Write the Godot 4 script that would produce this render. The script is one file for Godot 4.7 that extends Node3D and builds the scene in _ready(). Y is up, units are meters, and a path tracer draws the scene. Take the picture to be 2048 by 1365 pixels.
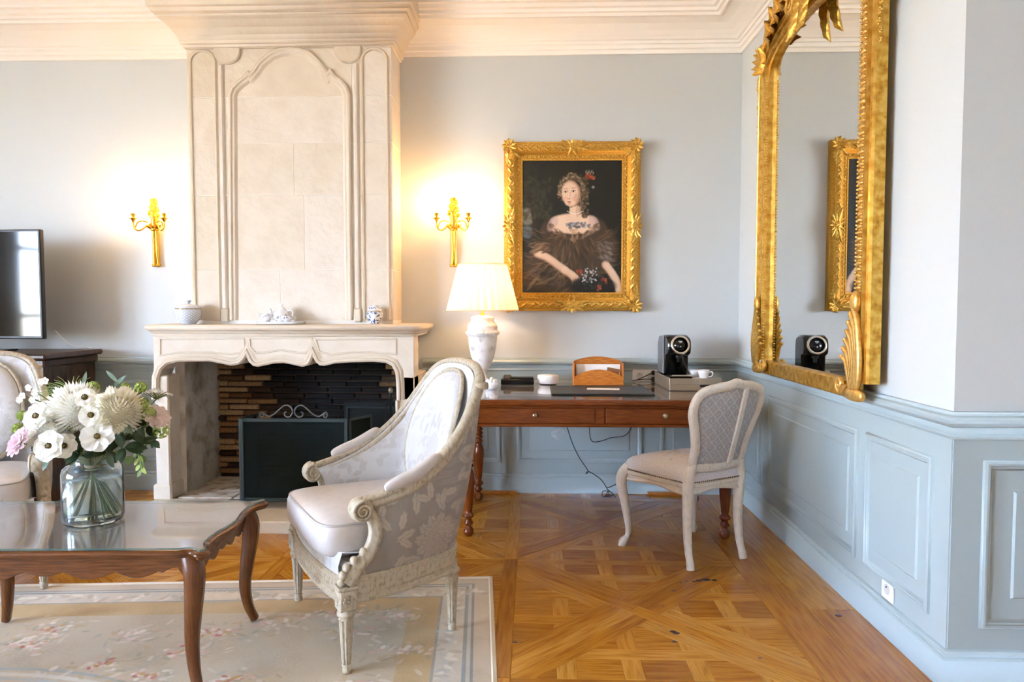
extends Node3D

var rng := RandomNumberGenerator.new()
var used := {}
var M := {}
var cam: Camera3D

const BACK := -4.68      # face of the back wall
const RIGHT := 1.36      # face of the right wall
const PIER := -2.29      # face of the short wall beyond the right corner
const LEFT := -6.5       # face of the window wall
const REAR := 5.0        # face of the wall behind the camera
const CEIL := 3.17

# ---------------------------------------------------------------- shapes
class S:
	var st := SurfaceTool.new()
	var xf := Transform3D()
	var trap := 0.0   # widens x with z
	var n := 0
	var uvo := Vector2.ZERO
	func _init() -> void:
		st.begin(Mesh.PRIMITIVE_TRIANGLES)
	func v(p: Vector3, uv: Vector2) -> void:
		st.set_uv(uv)
		p.x *= 1.0 + trap * p.z
		st.add_vertex(xf * p)
	func tri(a: Vector3, b: Vector3, c: Vector3, ua := Vector2.ZERO, ub := Vector2.ZERO, uc := Vector2.ZERO) -> void:
		v(a, ua); v(b, ub); v(c, uc)
		n += 1
	func group(g: int) -> void:
		st.set_smooth_group(g)
	func quad(a: Vector3, b: Vector3, c: Vector3, d: Vector3, ua := Vector2.ZERO, ub := Vector2.ZERO, uc := Vector2.ZERO, ud := Vector2.ZERO) -> void:
		tri(a, b, c, ua, ub, uc)
		tri(a, c, d, ua, uc, ud)
	# a triangle or quad turned so that it faces away from the point o
	func out3(a: Vector3, b: Vector3, c: Vector3, o: Vector3) -> void:
		if (c - a).cross(b - a).dot(a + b + c - 3.0 * o) < 0.0:
			tri(a, c, b)
		else:
			tri(a, b, c)
	func out4(a: Vector3, b: Vector3, c: Vector3, d: Vector3, o: Vector3) -> void:
		out3(a, b, c, o)
		out3(a, c, d, o)
	# rows of points; hard: each strip between two columns keeps its own edge
	func grid(rows: Array, wrap_i := false, wrap_j := false, hard := false, flip := false) -> void:
		var ni := rows.size()
		var nj: int = rows[0].size()
		for i in (ni if wrap_i else ni - 1):
			var i2 := (i + 1) % ni
			for j in (nj if wrap_j else nj - 1):
				var j2 := (j + 1) % nj
				st.set_smooth_group(j + 1 if hard else 0)
				var u0 := float(i) / ni
				var u1 := float(i + 1) / ni
				var w0 := float(j) / nj
				var w1 := float(j + 1) / nj
				if flip:
					quad(rows[i][j], rows[i][j2], rows[i2][j2], rows[i2][j], Vector2(u0, w0), Vector2(u0, w1), Vector2(u1, w1), Vector2(u1, w0))
				else:
					quad(rows[i][j], rows[i2][j], rows[i2][j2], rows[i][j2], Vector2(u0, w0), Vector2(u1, w0), Vector2(u1, w1), Vector2(u0, w1))
		st.set_smooth_group(0)
	func box(c: Vector3, size: Vector3, b := 0.0) -> void:
		st.set_smooth_group(-1)
		var h := size * 0.5
		b = minf(b, 0.49 * minf(size.x, minf(size.y, size.z)))
		if b <= 0.0:
			var q := []
			for k in 8:
				q.append(c + Vector3(h.x * (1 if k & 1 else -1), h.y * (1 if k & 2 else -1), h.z * (1 if k & 4 else -1)))
			for f in [[0, 1, 3, 2], [4, 5, 7, 6], [0, 1, 5, 4], [2, 3, 7, 6], [0, 2, 6, 4], [1, 3, 7, 5]]:
				out4(q[f[0]], q[f[1]], q[f[2]], q[f[3]], c)
			st.set_smooth_group(0)
			return
		var P := {}
		for k in 8:
			var s := Vector3(1 if k & 1 else -1, 1 if k & 2 else -1, 1 if k & 4 else -1)
			for a in 3:
				var p := Vector3(s.x * (h.x - b), s.y * (h.y - b), s.z * (h.z - b))
				p[a] = s[a] * h[a]
				P[k * 3 + a] = c + p
			out3(P[k * 3], P[k * 3 + 1], P[k * 3 + 2], c)
		for f in [[0, 1, 3, 2, 2], [4, 5, 7, 6, 2], [0, 1, 5, 4, 1], [2, 3, 7, 6, 1], [0, 2, 6, 4, 0], [1, 3, 7, 5, 0]]:
			out4(P[f[0] * 3 + f[4]], P[f[1] * 3 + f[4]], P[f[2] * 3 + f[4]], P[f[3] * 3 + f[4]], c)
		for e in [[0, 1, 1, 2], [2, 3, 1, 2], [4, 5, 1, 2], [6, 7, 1, 2], [0, 2, 0, 2], [1, 3, 0, 2], [4, 6, 0, 2], [5, 7, 0, 2], [0, 4, 0, 1], [1, 5, 0, 1], [2, 6, 0, 1], [3, 7, 0, 1]]:
			out4(P[e[0] * 3 + e[2]], P[e[1] * 3 + e[2]], P[e[1] * 3 + e[3]], P[e[0] * 3 + e[3]], c)
		st.set_smooth_group(0)
	# profile of (radius, height) turned round the y axis
	func lathe(prof: Array, seg := 24, c := Vector3.ZERO, hard := false, flute := 0.0, flutes := 0) -> void:
		var rows := []
		for i in seg:
			var a := TAU * i / seg
			var row := PackedVector3Array()
			for p in prof:
				var r: float = p.x
				if flute > 0.0:
					r *= 1.0 - flute * (0.5 + 0.5 * cos(a * flutes))
				row.append(c + Vector3(r * cos(a), p.y, r * sin(a)))
			rows.append(row)
		grid(rows, true, false, hard)
	# profile swept along a path; scales: one number for each point of the path
	func sweep(path: Array, prof: Array, up := Vector3.UP, scales := [], closed := false, hard := false, cap := true) -> void:
		var rows := []
		var m := path.size()
		for i in m:
			var t: Vector3
			if closed:
				t = path[(i + 1) % m] - path[(i + m - 1) % m]
			else:
				t = path[mini(i + 1, m - 1)] - path[maxi(i - 1, 0)]
			t = t.normalized()
			var b := up.cross(t)
			b = b.normalized() if b.length() > 0.001 else Vector3.RIGHT
			var nn := t.cross(b).normalized()
			var s: float = scales[i] if scales else 1.0
			var row := PackedVector3Array()
			for p in prof:
				row.append(path[i] + b * (p.x * s) + nn * (p.y * s))
			rows.append(row)
		grid(rows, closed, true, hard)
		if cap and not closed:
			st.set_smooth_group(-1)
			for e in [0, m - 1]:
				var mid := Vector3.ZERO
				for p in rows[e]:
					mid += p
				mid /= rows[e].size()
				var inside: Vector3 = path[1] if e == 0 else path[m - 2]
				for j in rows[e].size():
					out3(mid, rows[e][j], rows[e][(j + 1) % rows[e].size()], inside)
			st.set_smooth_group(0)
	func tube(path: Array, r: float, seg := 8, scales := [], closed := false) -> void:
		var prof := []
		for k in seg:
			prof.append(Vector2(cos(TAU * k / seg), sin(TAU * k / seg)) * r)
		var up := Vector3.UP
		var d: Vector3 = (path[-1] - path[0]).abs()
		if d.y > 0.8 * d.length() and not closed:
			up = Vector3(0.3, 0.0, 1.0)
		sweep(path, prof, up, scales, closed)
	# moulding: profile (across the path to its left, height along z) on a path in the xy plane, mitred
	func mould(path: Array, closed: bool, prof: Array, hard := true) -> void:
		var rows := []
		var m := path.size()
		for i in m:
			var a: Vector2 = path[i] - path[(i + m - 1) % m] if (closed or i > 0) else path[1] - path[0]
			var b: Vector2 = path[(i + 1) % m] - path[i] if (closed or i < m - 1) else a
			a = a.normalized()
			b = b.normalized()
			var na := Vector2(-a.y, a.x)
			var nb := Vector2(-b.y, b.x)
			var mt := (na + nb)
			mt = mt.normalized() if mt.length() > 0.01 else na
			var k := 1.0 / maxf(mt.dot(na), 0.35)
			var row := PackedVector3Array()
			for p in prof:
				var q: Vector2 = path[i] + mt * (p.x * k)
				row.append(Vector3(q.x, q.y, p.y))
			rows.append(row)
		grid(rows, closed, false, hard)
	# flat outline (xy) given thickness from z0 to z1 with a chamfer b on the z1 side
	func extrude(poly: PackedVector2Array, z0: float, z1: float, b := 0.0, smooth_side := false) -> void:
		if Geometry2D.is_polygon_clockwise(poly):
			poly.reverse()
		var m := poly.size()
		var inner := PackedVector2Array()
		for i in m:
			var a := (poly[i] - poly[(i + m - 1) % m]).normalized()
			var c := (poly[(i + 1) % m] - poly[i]).normalized()
			var mt := Vector2(-a.y, a.x) + Vector2(-c.y, c.x)
			mt = mt.normalized() if mt.length() > 0.01 else Vector2(-a.y, a.x)
			inner.append(poly[i] + mt * b / maxf(mt.dot(Vector2(-a.y, a.x)), 0.4))
		var s := signf(z1 - z0)
		var zb := z1 - s * b
		var idx := Geometry2D.triangulate_polygon(inner)
		st.set_smooth_group(-1)
		for k in range(0, idx.size(), 3):
			var p := inner[idx[k]]
			var q := inner[idx[k + 1]]
			var r := inner[idx[k + 2]]
			var o := Vector3((p.x + q.x + r.x) / 3.0, (p.y + q.y + r.y) / 3.0, z0 - s)
			var A := Vector3(p.x, p.y, z1)
			var B := Vector3(q.x, q.y, z1)
			var C := Vector3(r.x, r.y, z1)
			if (C - A).cross(B - A).dot(A - o) < 0.0:
				tri(A, C, B, p + uvo, r + uvo, q + uvo)
			else:
				tri(A, B, C, p + uvo, q + uvo, r + uvo)
		idx = Geometry2D.triangulate_polygon(poly)
		for k in range(0, idx.size(), 3):
			var p := poly[idx[k]]
			var q := poly[idx[k + 1]]
			var r := poly[idx[k + 2]]
			out3(Vector3(p.x, p.y, z0), Vector3(q.x, q.y, z0), Vector3(r.x, r.y, z0), Vector3(p.x, p.y, z1))
		st.set_smooth_group(2 if smooth_side else -1)
		for i in m:
			var j := (i + 1) % m
			var e := poly[j] - poly[i]
			var nrm := Vector3(e.y, -e.x, 0.0)
			var mid := Vector3((poly[i].x + poly[j].x) / 2.0, (poly[i].y + poly[j].y) / 2.0, zb)
			out4(Vector3(poly[i].x, poly[i].y, z0), Vector3(poly[j].x, poly[j].y, z0), Vector3(poly[j].x, poly[j].y, zb), Vector3(poly[i].x, poly[i].y, zb), mid - nrm)
			if b > 0.0:
				out4(Vector3(poly[i].x, poly[i].y, zb), Vector3(poly[j].x, poly[j].y, zb), Vector3(inner[j].x, inner[j].y, z1), Vector3(inner[i].x, inner[i].y, z1), mid - nrm - Vector3(0, 0, s))
		st.set_smooth_group(0)
	# superellipsoid: e = 1 round, towards 0 a box
	func pad(c: Vector3, r: Vector3, e1 := 0.4, e2 := 0.4, ni := 24, nj := 12) -> void:
		var rows := []
		for i in ni:
			var a := TAU * i / ni
			var row := PackedVector3Array()
			for j in nj + 1:
				var b := PI * (float(j) / nj - 0.5)
				var cb := pow(absf(cos(b)), e1)
				row.append(c + Vector3(r.x * cb * signf(cos(a)) * pow(absf(cos(a)), e2), r.y * signf(sin(b)) * pow(absf(sin(b)), e1), r.z * cb * signf(sin(a)) * pow(absf(sin(a)), e2)))
			rows.append(row)
		grid(rows, true, false)
	func ball(c: Vector3, r: Vector3, ni := 12, nj := 8) -> void:
		pad(c, r, 1.0, 1.0, ni, nj)

# ---------------------------------------------------------------- nodes
func numbered(called: String) -> String:
	if not used.has(called):
		used[called] = 0
		return called
	used[called] += 1
	return "%s_%03d" % [called, used[called]]

func build(s: S, called: String, m: Material, parent: Node3D = null) -> MeshInstance3D:
	s.st.generate_normals()
	var o := MeshInstance3D.new()
	o.mesh = s.st.commit()
	o.mesh.surface_set_material(0, m)
	o.name = numbered(called) if parent == null else called
	(self if parent == null else parent).add_child(o, true)
	return o

func thing(called: String, label: String, category: String, at := Vector3.ZERO, turn := 0.0, group := "") -> Node3D:
	var o := Node3D.new()
	o.name = numbered(called)
	add_child(o)
	o.position = at
	o.rotation.y = turn
	return tag(o, label, category, group)

func tag(o: Node3D, label: String, category: String, group := "") -> Node3D:
	o.set_meta("label", label)
	o.set_meta("category", category)
	if group:
		o.set_meta("group", group)
	return o

func struct(o: Node3D, label := "") -> Node3D:
	o.set_meta("kind", "structure")
	if label:
		o.set_meta("label", label)
	return o

func holder(called: String, parent: Node3D) -> Node3D:
	var o := Node3D.new()
	o.name = called
	parent.add_child(o, true)
	return o

func copy(o: Node3D, label: String, at: Vector3, turn := 0.0) -> Node3D:
	var c := o.duplicate()
	c.name = numbered(String(o.name))
	add_child(c)
	c.position = at
	c.rotation.y = turn
	c.set_meta("label", label)
	return c

# direction through a pixel of the 2048 x 1365 frame, and the points where it meets a plane
func ray(x: float, y: float) -> Vector3:
	return cam.transform.basis * Vector3((x - 1024.0) / 1400.0, -(y - 682.5) / 1400.0, -1.0)
func onz(x: float, y: float, z: float) -> Vector3:
	var d := ray(x, y)
	return cam.position + d * (z / d.z)
func ony(x: float, y: float, h: float) -> Vector3:
	var d := ray(x, y)
	return cam.position + d * ((h - cam.position.y) / d.y)

func spline(pts: Array, per := 6, closed := false) -> Array:
	var outp := []
	var m := pts.size()
	for i in (m if closed else m - 1):
		var p0 = pts[(i + m - 1) % m] if (closed or i > 0) else pts[0]
		var p1 = pts[i]
		var p2 = pts[(i + 1) % m]
		var p3 = pts[(i + 2) % m] if (closed or i < m - 2) else pts[m - 1]
		for k in per:
			var t := float(k) / per
			outp.append(0.5 * (2.0 * p1 + (p2 - p0) * t + (2.0 * p0 - 5.0 * p1 + 4.0 * p2 - p3) * t * t + (3.0 * p1 - p0 - 3.0 * p2 + p3) * t * t * t))
	if not closed:
		outp.append(pts[m - 1])
	return outp

func rect(x0: float, y0: float, x1: float, y1: float) -> Array:
	return [Vector2(x0, y0), Vector2(x1, y0), Vector2(x1, y1), Vector2(x0, y1)]

# ---------------------------------------------------------------- materials
func c8(r: int, g: int, b: int) -> Color:
	return Color8(r, g, b)

func mat(key: String, col: Color, rough := 0.6, metal := 0.0) -> StandardMaterial3D:
	var m := StandardMaterial3D.new()
	m.resource_name = key
	m.albedo_color = col
	m.roughness = rough
	m.metallic = metal
	M[key] = m
	return m

func ntex(freq: float, cols: Array, offs: Array, type := FastNoiseLite.TYPE_SIMPLEX_SMOOTH, octaves := 4, size := 512, seed_ := 1, normal := 0.0) -> NoiseTexture2D:
	var f := FastNoiseLite.new()
	f.noise_type = type
	f.frequency = freq
	f.fractal_octaves = octaves
	f.seed = seed_
	var t := NoiseTexture2D.new()
	t.width = size
	t.height = size
	t.seamless = true
	t.noise = f
	if normal > 0.0:
		t.as_normal_map = true
		t.bump_strength = normal
	else:
		var g := Gradient.new()
		g.offsets = PackedFloat32Array(offs)
		g.colors = PackedColorArray(cols)
		t.color_ramp = g
	return t

func tri_tex(m: StandardMaterial3D, t: Texture2D, scale: Vector3, world := false) -> StandardMaterial3D:
	m.albedo_texture = t
	m.uv1_triplanar = true
	m.uv1_world_triplanar = world
	m.uv1_scale = scale
	return m

func bump(m: StandardMaterial3D, t: Texture2D, k := 1.0) -> StandardMaterial3D:
	m.normal_enabled = true
	m.normal_texture = t
	m.normal_scale = k
	return m

# ================================================================ scene
func _ready() -> void:
	rng.seed = 7
	camera_and_light()
	materials()
	shell()
	floor_boards()
	fireplace()
	desk()
	side_chair()
	armchairs()
	coffee_table()
	rug()
	wall_mirror()
	painting()
	sconces()
	television_corner()
	desk_things()
	mantel_things()
	hearth_things()
	bouquet()
	sockets_and_cables()

func camera_and_light() -> void:
	cam = Camera3D.new()
	cam.name = "camera"
	add_child(cam)
	cam.position = Vector3(0, 1.25, 0)
	cam.rotation = Vector3(-atan(67.5 / 1400.0), atan(42.0 / 1400.0), 0)
	cam.fov = rad_to_deg(2.0 * atan(682.5 / 1400.0))
	cam.current = true
	var env := Environment.new()
	env.background_mode = Environment.BG_SKY
	var sky := Sky.new()
	var sm := ProceduralSkyMaterial.new()
	sm.sky_top_color = Color(0.56, 0.72, 0.98)
	sm.sky_horizon_color = Color(0.86, 0.92, 1.0)
	sm.ground_bottom_color = Color(0.62, 0.61, 0.58)
	sm.ground_horizon_color = Color(0.82, 0.83, 0.82)
	sm.sky_curve = 0.25
	sm.energy_multiplier = SKY_ENERGY
	sky.sky_material = sm
	env.sky = sky
	env.tonemap_mode = Environment.TONE_MAPPER_LINEAR
	env.tonemap_exposure = EXPOSURE
	env.sdfgi_enabled = true
	env.ssao_enabled = true
	env.ssil_enabled = true
	var we := WorldEnvironment.new()
	we.name = "world_environment"
	we.environment = env
	add_child(we)

const SKY_ENERGY := 13.0
const EXPOSURE := 6.7

func materials() -> void:
	mat("wall", c8(203, 207, 207), 0.55)
	bump(M.wall, ntex(0.02, [], [], FastNoiseLite.TYPE_SIMPLEX_SMOOTH, 4, 256, 3, 2.0), 0.08)
	M.wall.uv1_triplanar = true
	M.wall.uv1_scale = Vector3(3, 3, 3)
	mat("wainscot", c8(167, 181, 182), 0.28)
	mat("white_plaster", c8(238, 233, 226), 0.6)
	mat("ceiling", c8(238, 234, 228), 0.8)
	var stone_cols := [c8(227, 219, 207), c8(231, 224, 213), c8(233, 227, 217), c8(236, 230, 221)]
	var st1 := ntex(0.008, stone_cols, [0.0, 0.4, 0.55, 1.0], FastNoiseLite.TYPE_SIMPLEX_SMOOTH, 6, 512, 11)
	var stn := ntex(0.03, [], [], FastNoiseLite.TYPE_SIMPLEX_SMOOTH, 5, 512, 12, 4.0)
	for k in 3:
		var m := mat("stone%d" % k, [c8(238, 230, 216), c8(243, 236, 226), c8(246, 241, 236)][k], 0.75)
		tri_tex(m, st1, Vector3(1.1, 1.1, 1.1), true)
		m.uv1_offset = Vector3(0.37 * k, 0.21 * k, 0.11 * k)
		bump(m, stn, 0.35)
	mat("stone_joint", c8(240, 235, 226), 0.85)
	mat("stone_worn", c8(255, 255, 255), 0.8)
	tri_tex(M.stone_worn, ntex(0.012, [c8(150, 126, 94), c8(190, 170, 142), c8(212, 199, 180), c8(226, 217, 204)], [0.0, 0.3, 0.5, 1.0], FastNoiseLite.TYPE_SIMPLEX_SMOOTH, 6, 512, 15), Vector3(1.6, 1.6, 1.6), true)
	bump(M.stone_worn, stn, 0.5)
	mat("firebox_side", c8(255, 255, 255), 0.9)
	tri_tex(M.firebox_side, ntex(0.01, [c8(150, 136, 116), c8(188, 179, 164), c8(212, 206, 196), c8(226, 221, 213)], [0.0, 0.3, 0.5, 1.0], FastNoiseLite.TYPE_SIMPLEX_SMOOTH, 6, 512, 16), Vector3(0.7, 0.7, 0.7), true)
	bump(M.firebox_side, stn, 0.6)
	mat("soot", c8(14, 13, 12), 0.95)
	# oak: long streaks along u
	var oak := ntex(0.014, [c8(164, 112, 46), c8(192, 142, 66), c8(204, 157, 78), c8(216, 174, 96)], [0.0, 0.35, 0.6, 1.0], FastNoiseLite.TYPE_SIMPLEX_SMOOTH, 5, 512, 21)
	var oak2 := ntex(0.02, [c8(146, 96, 36), c8(184, 134, 58), c8(202, 154, 74), c8(210, 166, 86)], [0.0, 0.25, 0.55, 1.0], FastNoiseLite.TYPE_SIMPLEX_SMOOTH, 6, 512, 22)
	var oakn := ntex(0.05, [], [], FastNoiseLite.TYPE_SIMPLEX_SMOOTH, 4, 512, 23, 3.0)
	var tints := [c8(250, 232, 180), c8(238, 212, 146), c8(230, 200, 128), c8(247, 223, 160), c8(212, 180, 114), c8(253, 242, 206)]
	for k in 6:
		var m := mat("oak%d" % k, tints[k], 0.27)
		m.albedo_texture = oak if k % 2 == 0 else oak2
		m.uv1_scale = Vector3(0.5, 6.0, 1.0)
		bump(m, oakn, 0.12)
	mat("floor_gap", c8(96, 66, 34), 0.7)
	# furniture woods
	var cherry := ntex(0.02, [c8(88, 39, 12), c8(108, 52, 18), c8(120, 61, 23), c8(130, 70, 29)], [0.0, 0.35, 0.6, 1.0], FastNoiseLite.TYPE_SIMPLEX_SMOOTH, 5, 512, 31)
	mat("cherry", c8(255, 250, 245), 0.22)
	tri_tex(M.cherry, cherry, Vector3(0.8, 12, 12))
	mat("cherry_upright", c8(255, 250, 245), 0.22)
	tri_tex(M.cherry_upright, cherry, Vector3(12, 0.8, 12))
	var walnut := ntex(0.02, [c8(70, 36, 12), c8(91, 50, 18), c8(103, 59, 23), c8(113, 68, 29)], [0.0, 0.35, 0.6, 1.0], FastNoiseLite.TYPE_SIMPLEX_SMOOTH, 5, 512, 32)
	mat("walnut", c8(255, 248, 240), 0.25)
	tri_tex(M.walnut, walnut, Vector3(0.8, 12, 12))
	mat("walnut_upright", c8(255, 248, 240), 0.25)
	tri_tex(M.walnut_upright, walnut, Vector3(12, 0.8, 12))
	mat("dark_oak", c8(255, 255, 255), 0.3)
	tri_tex(M.dark_oak, ntex(0.02, [c8(18, 11, 8), c8(44, 28, 21), c8(66, 42, 31), c8(80, 54, 40)], [0.0, 0.35, 0.6, 1.0], FastNoiseLite.TYPE_SIMPLEX_SMOOTH, 5, 256, 33), Vector3(6, 1.5, 6))
	mat("honey_wood", c8(255, 250, 240), 0.3)
	tri_tex(M.honey_wood, ntex(0.02, [c8(160, 88, 28), c8(196, 120, 48), c8(214, 142, 64)], [0.0, 0.5, 1.0], FastNoiseLite.TYPE_SIMPLEX_SMOOTH, 4, 256, 34), Vector3(3, 20, 20))
	# painted, rubbed wood of the armchairs: chalky cream with brown showing through in streaks
	var rub := ntex(0.02, [c8(134, 116, 88), c8(172, 158, 132), c8(188, 176, 153), c8(200, 190, 170)], [0.0, 0.30, 0.48, 1.0], FastNoiseLite.TYPE_SIMPLEX_SMOOTH, 6, 512, 41)
	mat("rubbed_paint", c8(255, 255, 255), 0.55)
	tri_tex(M.rubbed_paint, rub, Vector3(6, 3, 6))
	var rub2 := ntex(0.02, [c8(172, 154, 130), c8(202, 191, 173), c8(214, 205, 190), c8(222, 215, 203)], [0.0, 0.25, 0.4, 1.0], FastNoiseLite.TYPE_SIMPLEX_SMOOTH, 6, 512, 42)
	mat("white_rubbed", c8(255, 255, 255), 0.5)
	tri_tex(M.white_rubbed, rub2, Vector3(6, 2, 6))
	# gilding: leaf worn in patches, carved relief
	var leaf := ntex(0.02, [c8(150, 104, 34), c8(200, 152, 58), c8(220, 180, 88), c8(240, 212, 138)], [0.0, 0.3, 0.6, 1.0], FastNoiseLite.TYPE_SIMPLEX_SMOOTH, 5, 512, 51)
	var carved := ntex(0.05, [], [], FastNoiseLite.TYPE_SIMPLEX_SMOOTH, 3, 512, 52, 10.0)
	mat("gold", c8(255, 255, 255), 0.36, 0.75)
	tri_tex(M.gold, leaf, Vector3(6, 6, 6))
	bump(M.gold, carved, 0.25)
	mat("gold_carved", c8(250, 236, 205), 0.4, 0.7)
	tri_tex(M.gold_carved, leaf, Vector3(8, 8, 8))
	bump(M.gold_carved, carved, 1.0)
	mat("gold_pale", c8(255, 248, 226), 0.36, 0.7)
	tri_tex(M.gold_pale, ntex(0.02, [c8(186, 138, 66), c8(228, 188, 112), c8(240, 212, 152)], [0.0, 0.4, 1.0], FastNoiseLite.TYPE_SIMPLEX_SMOOTH, 5, 256, 53), Vector3(6, 6, 6))
	mat("gold_smooth", c8(250, 246, 235), 0.32, 0.75)
	tri_tex(M.gold_smooth, leaf, Vector3(2, 2, 2))
	mat("brass", c8(226, 176, 66), 0.25, 0.9)
	mat("old_brass", c8(176, 160, 128), 0.3, 0.9)
	mat("mirror", c8(232, 234, 232), 0.0, 1.0)
	var g := mat("glass", Color(0.9, 0.97, 0.96, 0.06), 0.02)
	g.transparency = BaseMaterial3D.TRANSPARENCY_ALPHA
	var vg := mat("vase_glass", Color(0.93, 0.98, 0.99, 0.03), 0.0)
	vg.transparency = BaseMaterial3D.TRANSPARENCY_ALPHA
	vg.refraction_enabled = true
	vg.refraction_scale = 0.05
	var wa := mat("water", Color(0.97, 0.99, 0.97, 0.02), 0.0)
	wa.transparency = BaseMaterial3D.TRANSPARENCY_ALPHA
	wa.refraction_enabled = true
	wa.refraction_scale = 0.033
	mat("glass_edge", c8(70, 110, 100), 0.1)
	mat("black_gloss", c8(9, 11, 12), 0.12)
	mat("black_satin", c8(18, 20, 21), 0.4)
	mat("screen_black", c8(7, 8, 9), 0.06)
	mat("chrome", c8(220, 222, 222), 0.12, 1.0)
	mat("grey_iron", c8(62, 70, 70), 0.5, 0.4)
	mat("iron", c8(26, 32, 32), 0.5, 0.3)
	mat("white_plastic", c8(236, 234, 228), 0.35)
	mat("porcelain", c8(240, 240, 238), 0.12)
	mat("marble", c8(255, 255, 255), 0.3)
	tri_tex(M.marble, ntex(0.012, [c8(186, 178, 172), c8(232, 228, 224), c8(244, 242, 240)], [0.0, 0.3, 1.0], FastNoiseLite.TYPE_SIMPLEX_SMOOTH, 5, 256, 61), Vector3(4, 4, 4))
	mat("paper", c8(240, 238, 232), 0.8)
	mat("bronze_tray", c8(176, 162, 142), 0.28, 0.7)

# ---------------------------------------------------------------- the room
const RAIL := [Vector2(0, 0.822), Vector2(0.010, 0.824), Vector2(0.014, 0.832), Vector2(0.010, 0.839), Vector2(0.008, 0.842), Vector2(0.010, 0.862), Vector2(0.017, 0.864), Vector2(0.026, 0.868), Vector2(0.034, 0.878), Vector2(0.036, 0.888), Vector2(0.031, 0.898), Vector2(0.022, 0.903), Vector2(0.020, 0.914), Vector2(0, 0.914)]
const BASE := [Vector2(0, 0.0), Vector2(0.020, 0.0), Vector2(0.020, 0.100), Vector2(0.016, 0.106), Vector2(0.012, 0.108), Vector2(0.014, 0.118), Vector2(0.008, 0.126), Vector2(0.004, 0.128), Vector2(0, 0.130)]
const CORNICE := [Vector2(0, 2.900), Vector2(0.014, 2.900), Vector2(0.016, 2.925), Vector2(0.026, 2.930), Vector2(0.028, 2.955), Vector2(0.036, 2.958), Vector2(0.040, 2.975), Vector2(0.052, 2.980), Vector2(0.066, 2.998), Vector2(0.090, 3.022), Vector2(0.130, 3.050), Vector2(0.185, 3.070), Vector2(0.190, 3.064), Vector2(0.205, 3.066), Vector2(0.212, 3.082), Vector2(0.228, 3.086), Vector2(0.232, 3.104), Vector2(0.250, 3.110), Vector2(0.262, 3.128), Vector2(0.285, 3.132), Vector2(0.290, 3.150), Vector2(0.32, 3.172)]

# a moulding that runs along walls: plan path (x, z), profile (out of the wall, height)
func run(path: Array, prof: Array, called: String, m: Material, parent: Node3D = null) -> MeshInstance3D:
	var s := S.new()
	s.xf = Transform3D(Basis(Vector3(1, 0, 0), Vector3(0, 0, 1), Vector3(0, 1, 0)), Vector3.ZERO)
	s.mould(path, false, prof)
	return build(s, called, m, parent)

const PANEL := [Vector2(0, 0), Vector2(0.003, 0.009), Vector2(0.009, 0.014), Vector2(0.016, 0.014), Vector2(0.019, 0.010), Vector2(0.024, 0.010), Vector2(0.029, 0.004), Vector2(0.033, 0.0)]

func wall_panel(parent: Node3D, t: Transform3D, x0: float, y0: float, x1: float, y1: float, inset := 0.085) -> void:
	var s := S.new()
	s.xf = t
	s.mould(rect(x0, y0, x1, y1), true, PANEL)
	build(s, "panel_moulding", M.wainscot, parent)
	if x1 - x0 > 0.26:
		s = S.new()
		s.xf = t
		s.extrude(PackedVector2Array(rect(x0 + inset, y0 + inset, x1 - inset, y1 - inset)), -0.001, 0.006, 0.006)
		build(s, "raised_panel", M.wainscot, parent)

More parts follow.
